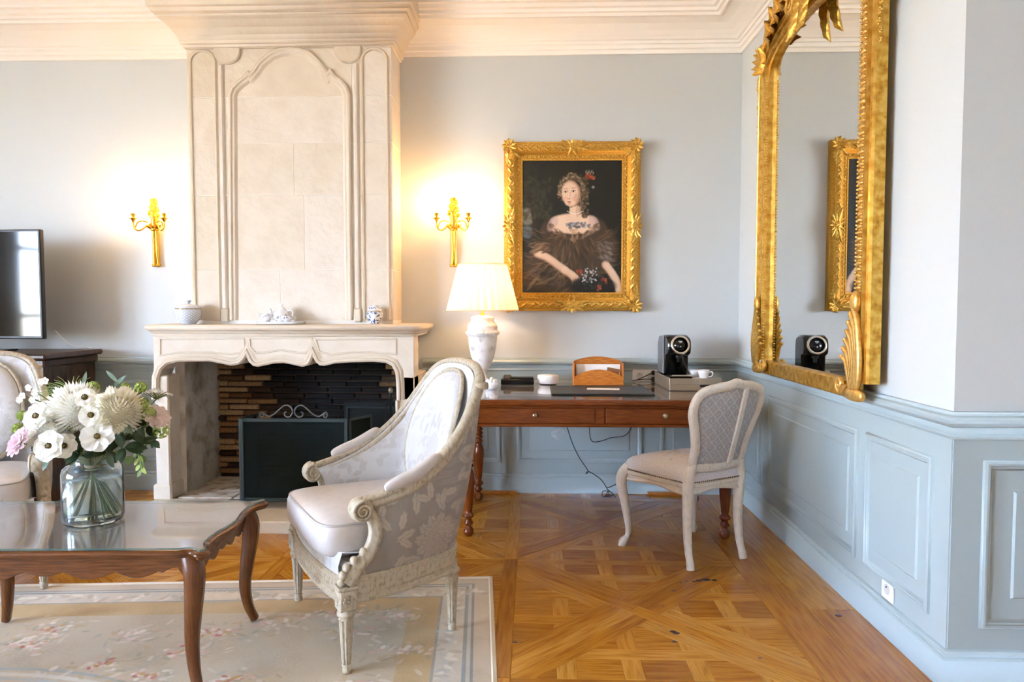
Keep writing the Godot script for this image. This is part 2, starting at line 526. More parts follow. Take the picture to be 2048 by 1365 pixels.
func shell() -> void:
	var s := S.new()
	# back wall, open where the fireplace stands
	s.box(Vector3((LEFT - 2.25) / 2 - 0.1, 1.6, BACK - 0.2), Vector3(-2.25 - LEFT + 0.2, 3.4, 0.4))
	s.box(Vector3((RIGHT + 0.2 - 0.78) / 2, 1.6, BACK - 0.2), Vector3(RIGHT + 0.2 + 0.78, 3.4, 0.4))
	s.box(Vector3(-1.515, 2.15, BACK - 0.2), Vector3(1.47, 2.3, 0.4))
	var wb := struct(build(s, "wall_back", M.wall), "pale blue-grey painted wall behind the fireplace and desk")
	var tb := Transform3D(Basis(), Vector3(0, 0, BACK + 0.004))
	s = S.new()
	s.box(Vector3((LEFT - 2.29) / 2, 0.43, BACK + 0.002), Vector3(-2.29 - LEFT, 0.86, 0.004))
	s.box(Vector3((RIGHT - 0.74) / 2, 0.43, BACK + 0.002), Vector3(RIGHT + 0.74, 0.86, 0.004))
	build(s, "wainscot", M.wainscot, wb)
	for r in [[-3.9, -2.98], [-2.86, -2.44], [-0.66, -0.215], [-0.108, 0.735], [0.85, 1.25]]:
		wall_panel(wb, tb, r[0], 0.20, r[1], 0.76)
	run([Vector2(LEFT, BACK), Vector2(-2.29, BACK)], RAIL, "chair_rail", M.wainscot, wb)
	struct(run([Vector2(LEFT, BACK + 0.004), Vector2(-2.29, BACK + 0.004)], BASE, "baseboard_back", M.wainscot))
	# right wall and the pier beyond it
	s = S.new()
	s.box(Vector3(RIGHT + 0.2, 1.6, (BACK + PIER - 0.4) / 2), Vector3(0.4, 3.4, PIER - BACK - 0.4))
	var wr := struct(build(s, "wall_right", M.wall), "pale blue-grey painted wall carrying the tall gilt mirror")
	s = S.new()
	s.box(Vector3(RIGHT - 0.002, 0.43, (BACK + PIER) / 2), Vector3(0.004, 0.86, PIER - BACK))
	build(s, "wainscot", M.wainscot, wr)
	var tr := Transform3D(Basis(Vector3(0, 0, 1), Vector3(0, 1, 0), Vector3(-1, 0, 0)), Vector3(RIGHT - 0.004, 0, 0))
	for r in [[-4.50, -4.13], [-4.03, -2.93], [-2.86, -2.385]]:
		wall_panel(wr, tr, r[0], 0.20, r[1], 0.745)
	run([Vector2(-0.74, BACK), Vector2(RIGHT, BACK), Vector2(RIGHT, PIER), Vector2(3.6, PIER)], RAIL, "chair_rail", M.wainscot, wr)
	struct(run([Vector2(-0.74, BACK + 0.004), Vector2(RIGHT - 0.004, BACK + 0.004), Vector2(RIGHT - 0.004, PIER + 0.004), Vector2(3.6, PIER + 0.004)], BASE, "baseboard_right", M.wainscot))
	s = S.new()
	s.box(Vector3((RIGHT + 3.6) / 2, 1.6, PIER - 0.2), Vector3(3.6 - RIGHT, 3.4, 0.4))
	var wp := struct(build(s, "wall_pier", M.wall), "short pale blue-grey wall turning the corner beside the mirror wall")
	s = S.new()
	s.box(Vector3((RIGHT + 3.6) / 2, 0.43, PIER + 0.002), Vector3(3.6 - RIGHT, 0.86, 0.004))
	build(s, "wainscot", M.wainscot, wp)
	var tp := Transform3D(Basis(), Vector3(0, 0, PIER + 0.004))
	wall_panel(wp, tp, 1.455, 0.20, 2.6, 0.755, 0.10)
	# wall with two tall windows
	var wins := [[-1.0, 0.7], [1.3, 3.0]]
	s = S.new()
	var z0 := BACK - 0.3
	for w in wins:
		s.box(Vector3(LEFT - 0.15, 1.6, (z0 + w[0]) / 2), Vector3(0.3, 3.4, w[0] - z0))
		s.box(Vector3(LEFT - 0.15, 0.15, (w[0] + w[1]) / 2), Vector3(0.3, 0.5, w[1] - w[0]))
		s.box(Vector3(LEFT - 0.15, 3.05, (w[0] + w[1]) / 2), Vector3(0.3, 0.5, w[1] - w[0]))
		z0 = w[1]
	s.box(Vector3(LEFT - 0.15, 1.6, (z0 + REAR + 0.3) / 2), Vector3(0.3, 3.4, REAR + 0.3 - z0))
	struct(build(s, "wall_left", M.wall), "pale blue-grey painted wall with two tall windows")
	for k in 2:
		var w: Array = wins[k]
		var zc: float = (w[0] + w[1]) / 2
		s = S.new()
		for e in [w[0] + 0.03, w[1] - 0.03, zc]:
			s.box(Vector3(LEFT - 0.12, 1.6, e), Vector3(0.06, 2.4, 0.06), 0.006)
		for y in [0.43, 1.15, 1.95, 2.77]:
			s.box(Vector3(LEFT - 0.12, y, zc), Vector3(0.05, 0.05, w[1] - w[0] - 0.12), 0.006)
		var o := struct(build(s, "window_%d" % (k + 1), M.white_plaster), ["tall white casement window in the left wall, first from the fireplace", "tall white casement window in the left wall, second from the fireplace"][k])
		for e in [[w[0] + 0.06, zc - 0.03], [zc + 0.03, w[1] - 0.06]]:
			for y in [[0.455, 1.125], [1.175, 1.925], [1.975, 2.745]]:
				s = S.new()
				s.box(Vector3(LEFT - 0.12, (y[0] + y[1]) / 2, (e[0] + e[1]) / 2), Vector3(0.004, y[1] - y[0], e[1] - e[0]))
				build(s, "pane", M.glass, o)
	# wall behind the camera, far right wall
	s = S.new()
	s.box(Vector3((LEFT + 3.6) / 2, 1.6, REAR + 0.15), Vector3(3.6 - LEFT + 0.6, 3.4, 0.3))
	struct(build(s, "wall_rear", M.wall), "plain painted wall behind the camera")
	s = S.new()
	s.box(Vector3(3.75, 1.6, (PIER + REAR) / 2 - 0.2), Vector3(0.3, 3.4, REAR - PIER + 0.9))
	struct(build(s, "wall_far", M.wall), "plain painted wall at the far side of the room")
	# ceiling and cornice
	s = S.new()
	s.box(Vector3((LEFT + 3.6) / 2, CEIL + 0.1, (BACK + REAR) / 2), Vector3(3.6 - LEFT + 0.8, 0.2, REAR - BACK + 0.8))
	struct(build(s, "ceiling", M.ceiling), "white ceiling")
	struct(run([Vector2(LEFT, REAR), Vector2(LEFT, BACK), Vector2(-2.1, BACK)], CORNICE, "trim_1", M.white_plaster), "white coved plaster cornice left of the fireplace")
	struct(run([Vector2(-0.95, BACK), Vector2(RIGHT, BACK), Vector2(RIGHT, PIER), Vector2(3.6, PIER)], CORNICE, "trim_2", M.white_plaster), "white coved plaster cornice right of the fireplace")

# ---------------------------------------------------------------- parquet
var boards := []
var board_rest: Array = []

func board(poly: PackedVector2Array, angle: float, tint: int) -> void:
	# poly in plan (x, -z); angle of the grain
	if poly.size() < 3:
		return
	var c := Vector2.ZERO
	for p in poly:
		c += p
	c /= poly.size()
	var area := 0.0
	for i in poly.size():
		area += poly[i].cross(poly[(i + 1) % poly.size()])
	if absf(area) < 0.0003:
		return
	boards.append([poly, angle, tint, c])

func floor_boards() -> void:
	var s := S.new()
	s.box(Vector3((LEFT + 3.6) / 2, -0.112, (BACK + REAR) / 2 - 0.1), Vector3(3.6 - LEFT + 0.8, 0.2, REAR - BACK + 0.8))
	var fl := struct(build(s, "floor", M.floor_gap), "honey oak parquet floor laid in square panels with diagonal bands")
	var P := 1.118
	for ix in range(-7, 1):
		for iz in range(-5, 3):
			panel_boards(Vector2(0.418 + ix * P, 2.862 + iz * P), P, ix, iz)
	board(PackedVector2Array(rect(LEFT, -5.0, 3.6, -2.4)), 0.0, 1)
	board(PackedVector2Array(rect(1.36, -2.4, 3.6, 2.29)), 0.0, 1)
	# border boards along the right wall
	var r2 := RandomNumberGenerator.new()
	r2.seed = 5
	for k in 2:
		var x0 := [0.977, 1.135][k] as float
		var x1 := [1.135, 1.36][k] as float
		var y := 4.68
		while y > 0.0:
			var l := r2.randf_range(1.1, 1.9)
			board(PackedVector2Array(rect(x0, maxf(y - l, -2.4), x1, y)), PI / 2, [4, 2, 1, 0][r2.randi() % 4])
			y -= l
	# show the pieces the picture shows largest one by one, the rest as one mesh
	for b in boards:
		b.append(nearness(b[3]))
	boards.sort_custom(func(a, b): return a[4] < b[4])
	var rest := []
	for k in 6:
		rest.append(S.new())
	for i in boards.size():
		var b: Array = boards[i]
		var single: bool = i < 298 and b[4] < 90.0
		var q := S.new() if single else rest[b[2]] as S
		var turn := Transform2D(-b[1], Vector2.ZERO)
		var lp := PackedVector2Array()
		for p in b[0]:
			lp.append(turn * (p - b[3]))
		var tf := Transform3D(Basis(Vector3.UP, b[1]), Vector3(b[3].x, 0, -b[3].y))
		q.xf = Transform3D(Basis(Vector3(1, 0, 0), Vector3(0, 0, -1), Vector3(0, 1, 0)), Vector3.ZERO)
		if not single:
			q.xf = tf * q.xf
		q.uvo = Vector2(rng.randf() * 9.0, rng.randf() * 9.0)
		q.extrude(lp, -0.011, rng.randf_range(-0.0006, 0.0004), 0.0016)
		if single:
			build(q, "floor_board", M["oak%d" % b[2]], fl).transform = tf
	# dark resin-filled knots in the boards
	s = S.new()
	for q in [[1362, 1166, 6], [1372, 1163, 7], [1388, 1164, 8], [1398, 1162, 14], [1412, 1160, 20], [1428, 1161, 12], [1347, 1182, 9], [1346, 1264, 12], [1352, 1267, 14], [1348, 1284, 10], [1520, 1317, 7], [1677, 1232, 12], [1030, 1285, 8], [1325, 1212, 6]]:
		var p := ony(q[0], q[1], 0.0)
		s.ball(Vector3(p.x, 0.0, p.z), Vector3(q[2] * 0.0011, 0.0009, q[2] * 0.0009), 10, 4)
	build(s, "knots", mat("knot", c8(62, 40, 22), 0.5), fl).set_meta("kind", "stuff")
	for k in 6:
		if rest[k].n:
			build(rest[k], "floor_boards_beyond", M["oak%d" % k], fl).set_meta("kind", "stuff")

func nearness(c: Vector2) -> float:
	var z := -c.y
	if z > -2.05 or c.x < -2.75 or z < -4.7 or c.x > 0.75 * -z + 0.25:
		return 99.0
	if c.x < -0.4 and z > -3.0:
		return 60.0 - c.x
	return Vector2(c.x - 0.4, z + 2.9).length()

func clip_board(poly: PackedVector2Array, by: PackedVector2Array, angle: float, tint: int) -> void:
	for q in Geometry2D.intersect_polygons(poly, by):
		board(q, angle, tint)

func panel_boards(c: Vector2, P: float, ix: int, iz: int) -> void:
	var r := RandomNumberGenerator.new()
	r.seed = 100 + ix * 31 + iz * 7
	if c.y < -2.8 or c.y > 5.6:
		return
	var room := PackedVector2Array(rect(LEFT, -2.4, 0.976, 4.679))
	var h := P / 2
	var f := 0.066
	var a := h - f
	# frame of the panel: one strip on the left and one at the far side
	clip_board(PackedVector2Array([c + Vector2(-h, -h), c + Vector2(-a, -h), c + Vector2(-a, h), c + Vector2(-h, h)]), room, PI / 2, r.randi() % 6)
	clip_board(PackedVector2Array([c + Vector2(-a, a), c + Vector2(h, a), c + Vector2(h, h), c + Vector2(-a, h)]), room, 0, r.randi() % 6)
	var x1 := h
	var lo := Vector2(-a, -h)
	var hi := Vector2(x1, a)
	var inner := PackedVector2Array([c + lo, c + Vector2(hi.x, lo.y), c + hi, c + Vector2(lo.x, hi.y)])
	var clipped := Geometry2D.intersect_polygons(inner, room)
	if clipped.is_empty():
		return
	inner = clipped[0]
	# two diagonal bands of three strips crossing in the middle
	var w := 0.072
	var l := 1.2
	var d1 := Vector2(1, -1).normalized()
	var n1 := Vector2(1, 1).normalized()
	var bandA := PackedVector2Array([c - d1 * l - n1 * w * 1.5, c + d1 * l - n1 * w * 1.5, c + d1 * l + n1 * w * 1.5, c - d1 * l + n1 * w * 1.5])
	for k in 3:
		var o := (k - 1.5) * w
		var strip := PackedVector2Array([c - d1 * l + n1 * o, c + d1 * l + n1 * o, c + d1 * l + n1 * (o + w), c - d1 * l + n1 * (o + w)])
		if k == 1:
			clip_board(half(strip, c, d1, 1), inner, -PI / 4, [1, 2, 3][r.randi() % 3])
			clip_board(half(strip, c, d1, -1), inner, -PI / 4, [1, 2, 4][r.randi() % 3])
		else:
			for side in [1, -1]:
				clip_board(half(strip, c + d1 * side * w * 1.5, d1, side), inner, -PI / 4, [0, 5, 3, 1][r.randi() % 4])
	for side in [1, -1]:
		for k in 3:
			var o := (k - 1.5) * w
			var s0: float = w * 0.5
			var strip := PackedVector2Array([c + n1 * side * s0 + d1 * o, c + n1 * side * l + d1 * o, c + n1 * side * l + d1 * (o + w), c + n1 * side * s0 + d1 * (o + w)])
			clip_board(strip, inner, PI / 4, [1, 3, 2, 4, 0][r.randi() % 5])
	# four triangles between the bands, filled with short boards
	var m := w * 1.5 * sqrt(2.0)
	for q in 4:
		var rot := Transform2D(q * PI / 2, c)
		var tri := PackedVector2Array([rot * Vector2(m, 0), rot * Vector2(m + 1.0, 1.0), rot * Vector2(m + 1.0, -1.0)])
		var cut := Geometry2D.intersect_polygons(tri, inner)
		if cut.is_empty():
			continue
		var y := -0.62 if q % 2 == 0 else -0.66
		var row := 0
		while y < 0.66:
			var hh := 0.07 if row % 2 == 0 else 0.168
			if row % 2 == 0:
				clip_board(PackedVector2Array([c + Vector2(-0.7, y), c + Vector2(0.7, y), c + Vector2(0.7, y + hh), c + Vector2(-0.7, y + hh)]), cut[0], 0, [0, 5, 3][r.randi() % 3])
			else:
				var x := -0.565
				var col := 0
				while x < 0.66:
					var ww := 0.07 if col % 2 == 0 else 0.16
					var t: int = [0, 3, 5][r.randi() % 3] if col % 2 == 0 else [1, 2, 4][r.randi() % 3]
					clip_board(PackedVector2Array([c + Vector2(x, y), c + Vector2(x + ww, y), c + Vector2(x + ww, y + hh), c + Vector2(x, y + hh)]), cut[0], PI / 2 if col % 2 == 0 else 0.0, t)
					x += ww
					col += 1
			y += hh
			row += 1

# the part of a strip that lies beyond point c in direction d
func half(strip: PackedVector2Array, c: Vector2, d: Vector2, side: int) -> PackedVector2Array:
	var n := Vector2(-d.y, d.x)
	var q := PackedVector2Array([c - n * 2.0, c + n * 2.0, c + n * 2.0 + d * side * 3.0, c - n * 2.0 + d * side * 3.0])
	var r := Geometry2D.intersect_polygons(strip, q)
	return r[0] if r.size() else PackedVector2Array()

# ---------------------------------------------------------------- fireplace
func img_path(px: Array, z: float) -> Array:
	var outp := []
	for p in px:
		var q := onz(p[0], p[1], z)
		outp.append(Vector2(q.x, q.y))
	return outp

func fireplace() -> void:
	var fp := thing("fireplace", "carved pale limestone fireplace with tall panelled hood and scalloped lintel", "fireplace")
	var FH := -4.385     # hood face
	var FJ := -4.205     # face of jambs and lintel
	# hood: body, courses of blocks, side pilasters, arch moulding, flared cornice
	var s := S.new()
	s.box(Vector3(-1.524, 2.15, (FH - 0.014 + BACK) / 2), Vector3(1.283, 2.02, FH - 0.014 - BACK))
	var hood := build(s, "hood", M.stone_joint, fp)
	var ys := [1.165, 1.486, 1.955, 2.275, 2.564, 2.90]
	var cuts := [[-1.93, -1.60, -1.128], [-1.93, -1.44, -1.128], [-1.93, -1.50, -1.128], [-1.93, -1.128], [-1.93, -1.128]]
	for k in 5:
		for c in cuts[k].size() - 1:
			s = S.new()
			var x0: float = cuts[k][c] + 0.0012
			var x1: float = cuts[k][c + 1] - 0.0012
			s.box(Vector3((x0 + x1) / 2, (ys[k] + ys[k + 1]) / 2, FH - 0.020), Vector3(x1 - x0, ys[k + 1] - ys[k] - 0.003, 0.016), 0.001)
			build(s, "stone_block", M["stone%d" % (rng.randi() % 3)], hood)
		for e in [[-2.168, -1.932], [-1.126, -0.880]]:
			s = S.new()
			s.box(Vector3((e[0] + e[1]) / 2, (ys[k] + ys[k + 1]) / 2, (FH - 0.010 + BACK) / 2), Vector3(e[1] - e[0], ys[k + 1] - ys[k] - 0.004, FH - 0.010 - BACK), 0.003)
			build(s, "pilaster_block", M["stone%d" % (rng.randi() % 3)], hood)
	# raised fillet on each pilaster, round-headed
	for e in [[-2.150, -1.985], [-1.070, -0.905]]:
		var mid: float = (e[0] + e[1]) / 2
		var rr: float = (e[1] - e[0]) / 2
		var path := [Vector2(e[0], 1.175), Vector2(e[0], 2.78)]
		for a in range(1, 12):
			path.append(Vector2(mid - rr * cos(PI * a / 12.0), 2.78 + 0.075 * sin(PI * a / 12.0)))
		path.append(Vector2(e[1], 2.78))
		path.append(Vector2(e[1], 1.175))
		s = S.new()
		s.xf.origin.z = FH - 0.010
		s.mould(path, false, [Vector2(-0.014, 0), Vector2(-0.010, 0.010), Vector2(0.0, 0.012), Vector2(0.006, 0.004), Vector2(0.010, 0)])
		build(s, "pilaster_moulding", M.stone0, hood)
	for sx in [-1, 1]:
		# upright rounded strip beside the centre field, with a plinth at its foot
		s = S.new()
		var xs: float = -1.528 + sx * 0.424
		s.box(Vector3(xs, 1.965, FH - 0.006), Vector3(0.030, 1.60, 0.022), 0.008)
		build(s, "fillet", M.stone2, hood)
		s = S.new()
		s.box(Vector3(xs, 1.20, FH - 0.004), Vector3(0.050, 0.09, 0.034), 0.008)
		build(s, "fillet_plinth", M.stone0, hood)
		# quarter-round shoulder stones under the cornice
		var q := PackedVector2Array()
		q.append(Vector2(xs - sx * 0.045 - 0.085, 2.875))
		q.append(Vector2(xs - sx * 0.045 + 0.085, 2.875))
		for a in 13:
			var an := PI * a / 12.0
			q.append(Vector2(xs - sx * 0.045 + 0.085 * cos(an), 2.842 - 0.078 * sin(an)))
		s = S.new()
		s.extrude(q, FH - 0.03, FH + 0.006, 0.008)
		build(s, "shoulder_stone", M.stone0, hood)
	var arch := [[462, 640], [460, 420], [459, 190], [464, 176], [476, 164], [489, 154], [496, 145], [500, 149], [507, 141], [519, 123], [540, 106], [560, 98], [580, 96], [600, 98], [620, 105], [637, 120], [650, 139], [655, 146], [660, 141], [667, 151], [681, 160], [692, 172], [698, 190], [700, 420], [703, 640]]
	s = S.new()
	s.xf.origin.z = FH - 0.012
	s.mould(img_path(arch, FH), false, [Vector2(0.010, 0), Vector2(0.008, 0.016), Vector2(0.0, 0.024), Vector2(-0.010, 0.024), Vector2(-0.018, 0.014), Vector2(-0.030, 0.014), Vector2(-0.038, 0.006), Vector2(-0.044, 0.0)])
	build(s, "arch_moulding", M.stone1, hood)
	# cornice of the hood
	s = S.new()
	s.xf = Transform3D(Basis(Vector3(1, 0, 0), Vector3(0, 0, 1), Vector3(0, 1, 0)), Vector3.ZERO)
	s.mould([Vector2(-2.168, BACK), Vector2(-2.168, FH), Vector2(-0.880, FH), Vector2(-0.880, BACK)], false, ([Vector2(0, 2.862), Vector2(0.012, 2.866), Vector2(0.014, 2.880), Vector2(0.024, 2.884), Vector2(0.028, 2.902), Vector2(0.040, 2.930), Vector2(0.064, 2.966), Vector2(0.100, 3.000), Vector2(0.118, 3.012), Vector2(0.120, 3.026), Vector2(0.140, 3.034), Vector2(0.146, 3.056), Vector2(0.160, 3.062), Vector2(0.164, 3.100), Vector2(0.164, 3.17), Vector2(0.0, 3.17)]))
	build(s, "hood_cornice", M.stone1, fp)
	s = S.new()
	s.box(Vector3(-1.524, 3.02, (FH + BACK) / 2), Vector3(1.28, 0.32, FH - BACK))
	build(s, "hood_top", M.stone1, fp)
	# mantel shelf with moulded edge
	s = S.new()
	s.xf = Transform3D(Basis(Vector3(1, 0, 0), Vector3(0, 0, 1), Vector3(0, 1, 0)), Vector3.ZERO)
	var plan := [Vector2(-2.325, BACK), Vector2(-2.325, FJ - 0.03), Vector2(-2.29, FJ), Vector2(-0.745, FJ), Vector2(-0.715, FJ - 0.03), Vector2(-0.715, BACK)]
	s.mould(plan, false, ([Vector2(0, 1.072), Vector2(0.006, 1.074), Vector2(0.010, 1.088), Vector2(0.022, 1.094), Vector2(0.030, 1.106), Vector2(0.044, 1.112), Vector2(0.050, 1.122), Vector2(0.050, 1.134), Vector2(0.042, 1.142), Vector2(0.0, 1.145)]))
	var ms := build(s, "mantel_moulding", M.stone0, fp)
	s = S.new()
	s.box(Vector3(-1.52, 1.110, (FJ + BACK) / 2), Vector3(1.60, 0.068, FJ - BACK), 0.002)
	build(s, "mantel_shelf", M.stone0, fp)
	# lintel: one stone whose lower edge is scalloped
	var low := [[318, 800], [319, 757], [325, 740], [336, 729], [356, 724], [420, 723], [446, 728], [463, 732], [480, 729], [490, 721], [494, 714], [499, 724], [507, 732], [517, 734], [532, 731], [550, 727], [568, 726], [588, 730], [606, 734], [618, 731], [624, 722], [627, 714], [632, 724], [640, 731], [650, 732], [672, 727], [700, 725], [750, 724], [772, 726], [784, 732], [791, 745], [793, 765], [794, 800]]
	var lp := img_path(low, FJ)
	var poly := PackedVector2Array([Vector2(-2.322, 1.075), Vector2(-2.322, lp[0].y)])
	poly.append_array(PackedVector2Array(lp))
	poly.append(Vector2(-0.718, lp[-1].y))
	poly.append(Vector2(-0.718, 1.075))
	s = S.new()
	s.extrude(poly, FJ - 0.14, FJ, 0.004)
	var lintel := build(s, "lintel", M.stone1, fp)
	s = S.new()
	s.xf.origin.z = FJ
	s.mould(lp, false, [Vector2(0.002, -0.02), Vector2(0.0, 0.010), Vector2(0.010, 0.020), Vector2(0.020, 0.018), Vector2(0.026, 0.008), Vector2(0.034, 0.010), Vector2(0.040, 0.006), Vector2(0.048, 0.0)])
	build(s, "scalloped_edge", M.stone0, lintel)
	var pr := [Vector2(0, 0), Vector2(0.003, 0.006), Vector2(0.009, 0.006), Vector2(0.013, -0.001)]
	for pan in [[[322, 680], [486, 680], [487, 695], [480, 704], [462, 707], [420, 703], [360, 703], [322, 709]], [[501, 679], [622, 679], [621, 692], [612, 704], [596, 704], [562, 698], [528, 704], [512, 704], [502, 693]], [[634, 681], [790, 681], [790, 706], [745, 703], [700, 703], [662, 708], [640, 702]]]:
		s = S.new()
		s.xf.origin.z = FJ
		s.mould(img_path(pan, FJ), true, pr)
		build(s, "lintel_panel", M.stone0, lintel)
	# jambs
	for j in [[-2.322, -2.235], [-0.822, -0.718]]:
		s = S.new()
		var xm: float = (j[0] + j[1]) / 2
		s.box(Vector3(xm, 0.43, (FJ + BACK) / 2), Vector3(j[1] - j[0], 0.80, FJ - BACK), 0.006)
		var jb := build(s, "jamb", M.stone1 if xm < -1 else M.stone0, fp)
		s = S.new()
		s.box(Vector3(xm, 0.11, (FJ + BACK) / 2 + 0.008), Vector3(j[1] - j[0] + 0.03, 0.10, FJ - BACK + 0.016), 0.01)
		build(s, "jamb_plinth", M.stone0, jb)
		s = S.new()
		s.box(Vector3(j[1] if xm < -1 else j[0], 0.42, FJ + 0.004), Vector3(0.022, 0.54, 0.022), 0.008)
		build(s, "jamb_bead", M.stone0, jb)
	# firebox
	s = S.new()
	s.box(Vector3(-2.23, 0.52, (FJ - 0.14 - 5.02) / 2), Vector3(0.06, 1.0, FJ - 0.14 + 5.02))
	build(s, "firebox_side", M.firebox_side, fp)
	s = S.new()
	s.box(Vector3(-0.80, 0.52, (FJ - 0.1 - 5.02) / 2), Vector3(0.06, 1.0, FJ - 0.1 + 5.02))
	build(s, "firebox_side", M.firebox_side, fp)
	s = S.new()
	s.box(Vector3(-1.51, 1.05, (FJ - 0.14 - 5.02) / 2), Vector3(1.44, 0.06, FJ - 0.14 + 5.02))
	build(s, "firebox_roof", M.soot, fp)
	s = S.new()
	s.box(Vector3(-1.51, 0.55, -4.93), Vector3(1.5, 1.1, 0.2))
	var wall := build(s, "firebox_wall", mat("firebox_mortar", c8(74, 60, 46), 0.95), fp)
	var tones := [c8(206, 172, 128), c8(188, 150, 106), c8(168, 128, 86), c8(138, 104, 70), c8(84, 64, 48), c8(34, 27, 22), c8(11, 10, 9)]
	var btex := ntex(0.03, [c8(150, 140, 130), c8(215, 210, 205), c8(255, 252, 248)], [0.0, 0.4, 1.0], FastNoiseLite.TYPE_SIMPLEX_SMOOTH, 5, 256, 71)
	var bm := []
	for k in 7:
		var m := mat("brick%d" % k, tones[k], 0.95)
		tri_tex(m, btex, Vector3(5, 14, 5), true)
		bump(m, M.stone0.normal_texture, 0.8)
		bm.append(m)
	var y := 0.085
	var row := 0
	while y < 0.98:
		var x := -2.215 - (0.09 if row % 2 else 0.0)
		while x < -0.81:
			var l := rng.randf_range(0.15, 0.25)
			var x0 := maxf(x, -2.205)
			var x1 := minf(x + l - 0.008, -0.825)
			if x1 - x0 > 0.03:
				s = S.new()
				s.box(Vector3((x0 + x1) / 2, y + 0.017 + rng.randf_range(-0.002, 0.002), -4.83 + rng.randf_range(-0.006, 0.008)), Vector3(x1 - x0, rng.randf_range(0.029, 0.036), 0.05), 0.006)
				# soot: burnt onto the middle and upper bricks, with a ragged edge
				var cx := (x0 + x1) / 2
				var yy := y / 0.9
				var hwl := lerpf(0.20, 0.46, clampf((yy - 0.35) / 0.6, 0, 1))
				var hwr := lerpf(0.26, 0.36, clampf((yy - 0.35) / 0.5, 0, 1))
				var d := (cx + 1.43) / (hwl if cx < -1.43 else hwr)
				var soot := clampf(1.55 - absf(d), 0.0, 1.0) * clampf((yy - 0.30) / 0.2, 0.0, 1.0) + rng.randf_range(-0.12, 0.12)
				var t := 0
				if soot > 0.72: t = 6
				elif soot > 0.45: t = 5
				elif soot > 0.25: t = 4
				else: t = [0, 1, 1, 2, 2, 3, 0, 4][rng.randi() % 8]
				build(s, "brick", bm[t], wall)
			x += l
		y += 0.041
		row += 1
	# hearth: raised slab, worn stone flags inside
	s = S.new()
	s.box(Vector3(-1.52, 0.031, -3.995), Vector3(1.62, 0.074, 0.455), 0.008)
	build(s, "hearth_slab", M.stone0, fp)
	var fx := [-2.21, -1.86, -1.45, -1.12, -0.82]
	for i in 4:
		for j in 3:
			s = S.new()
			var z1: float = -4.232 - 0.19 * j
			s.box(Vector3((fx[i] + fx[i + 1]) / 2 + (0.03 if j == 1 else 0.0), 0.033 + rng.randf_range(-0.002, 0.002), z1 - 0.094), Vector3(fx[i + 1] - fx[i] - 0.006, 0.07, 0.184), 0.005)
			build(s, "hearth_flag", M.stone_worn, fp)
	s = S.new()
	s.box(Vector3(-1.36, 0.072, -4.10), Vector3(0.98, 0.014, 0.16), 0.003)
	mat("slate", c8(124, 116, 108), 0.7)
	build(s, "slate_slab", M.slate, fp)

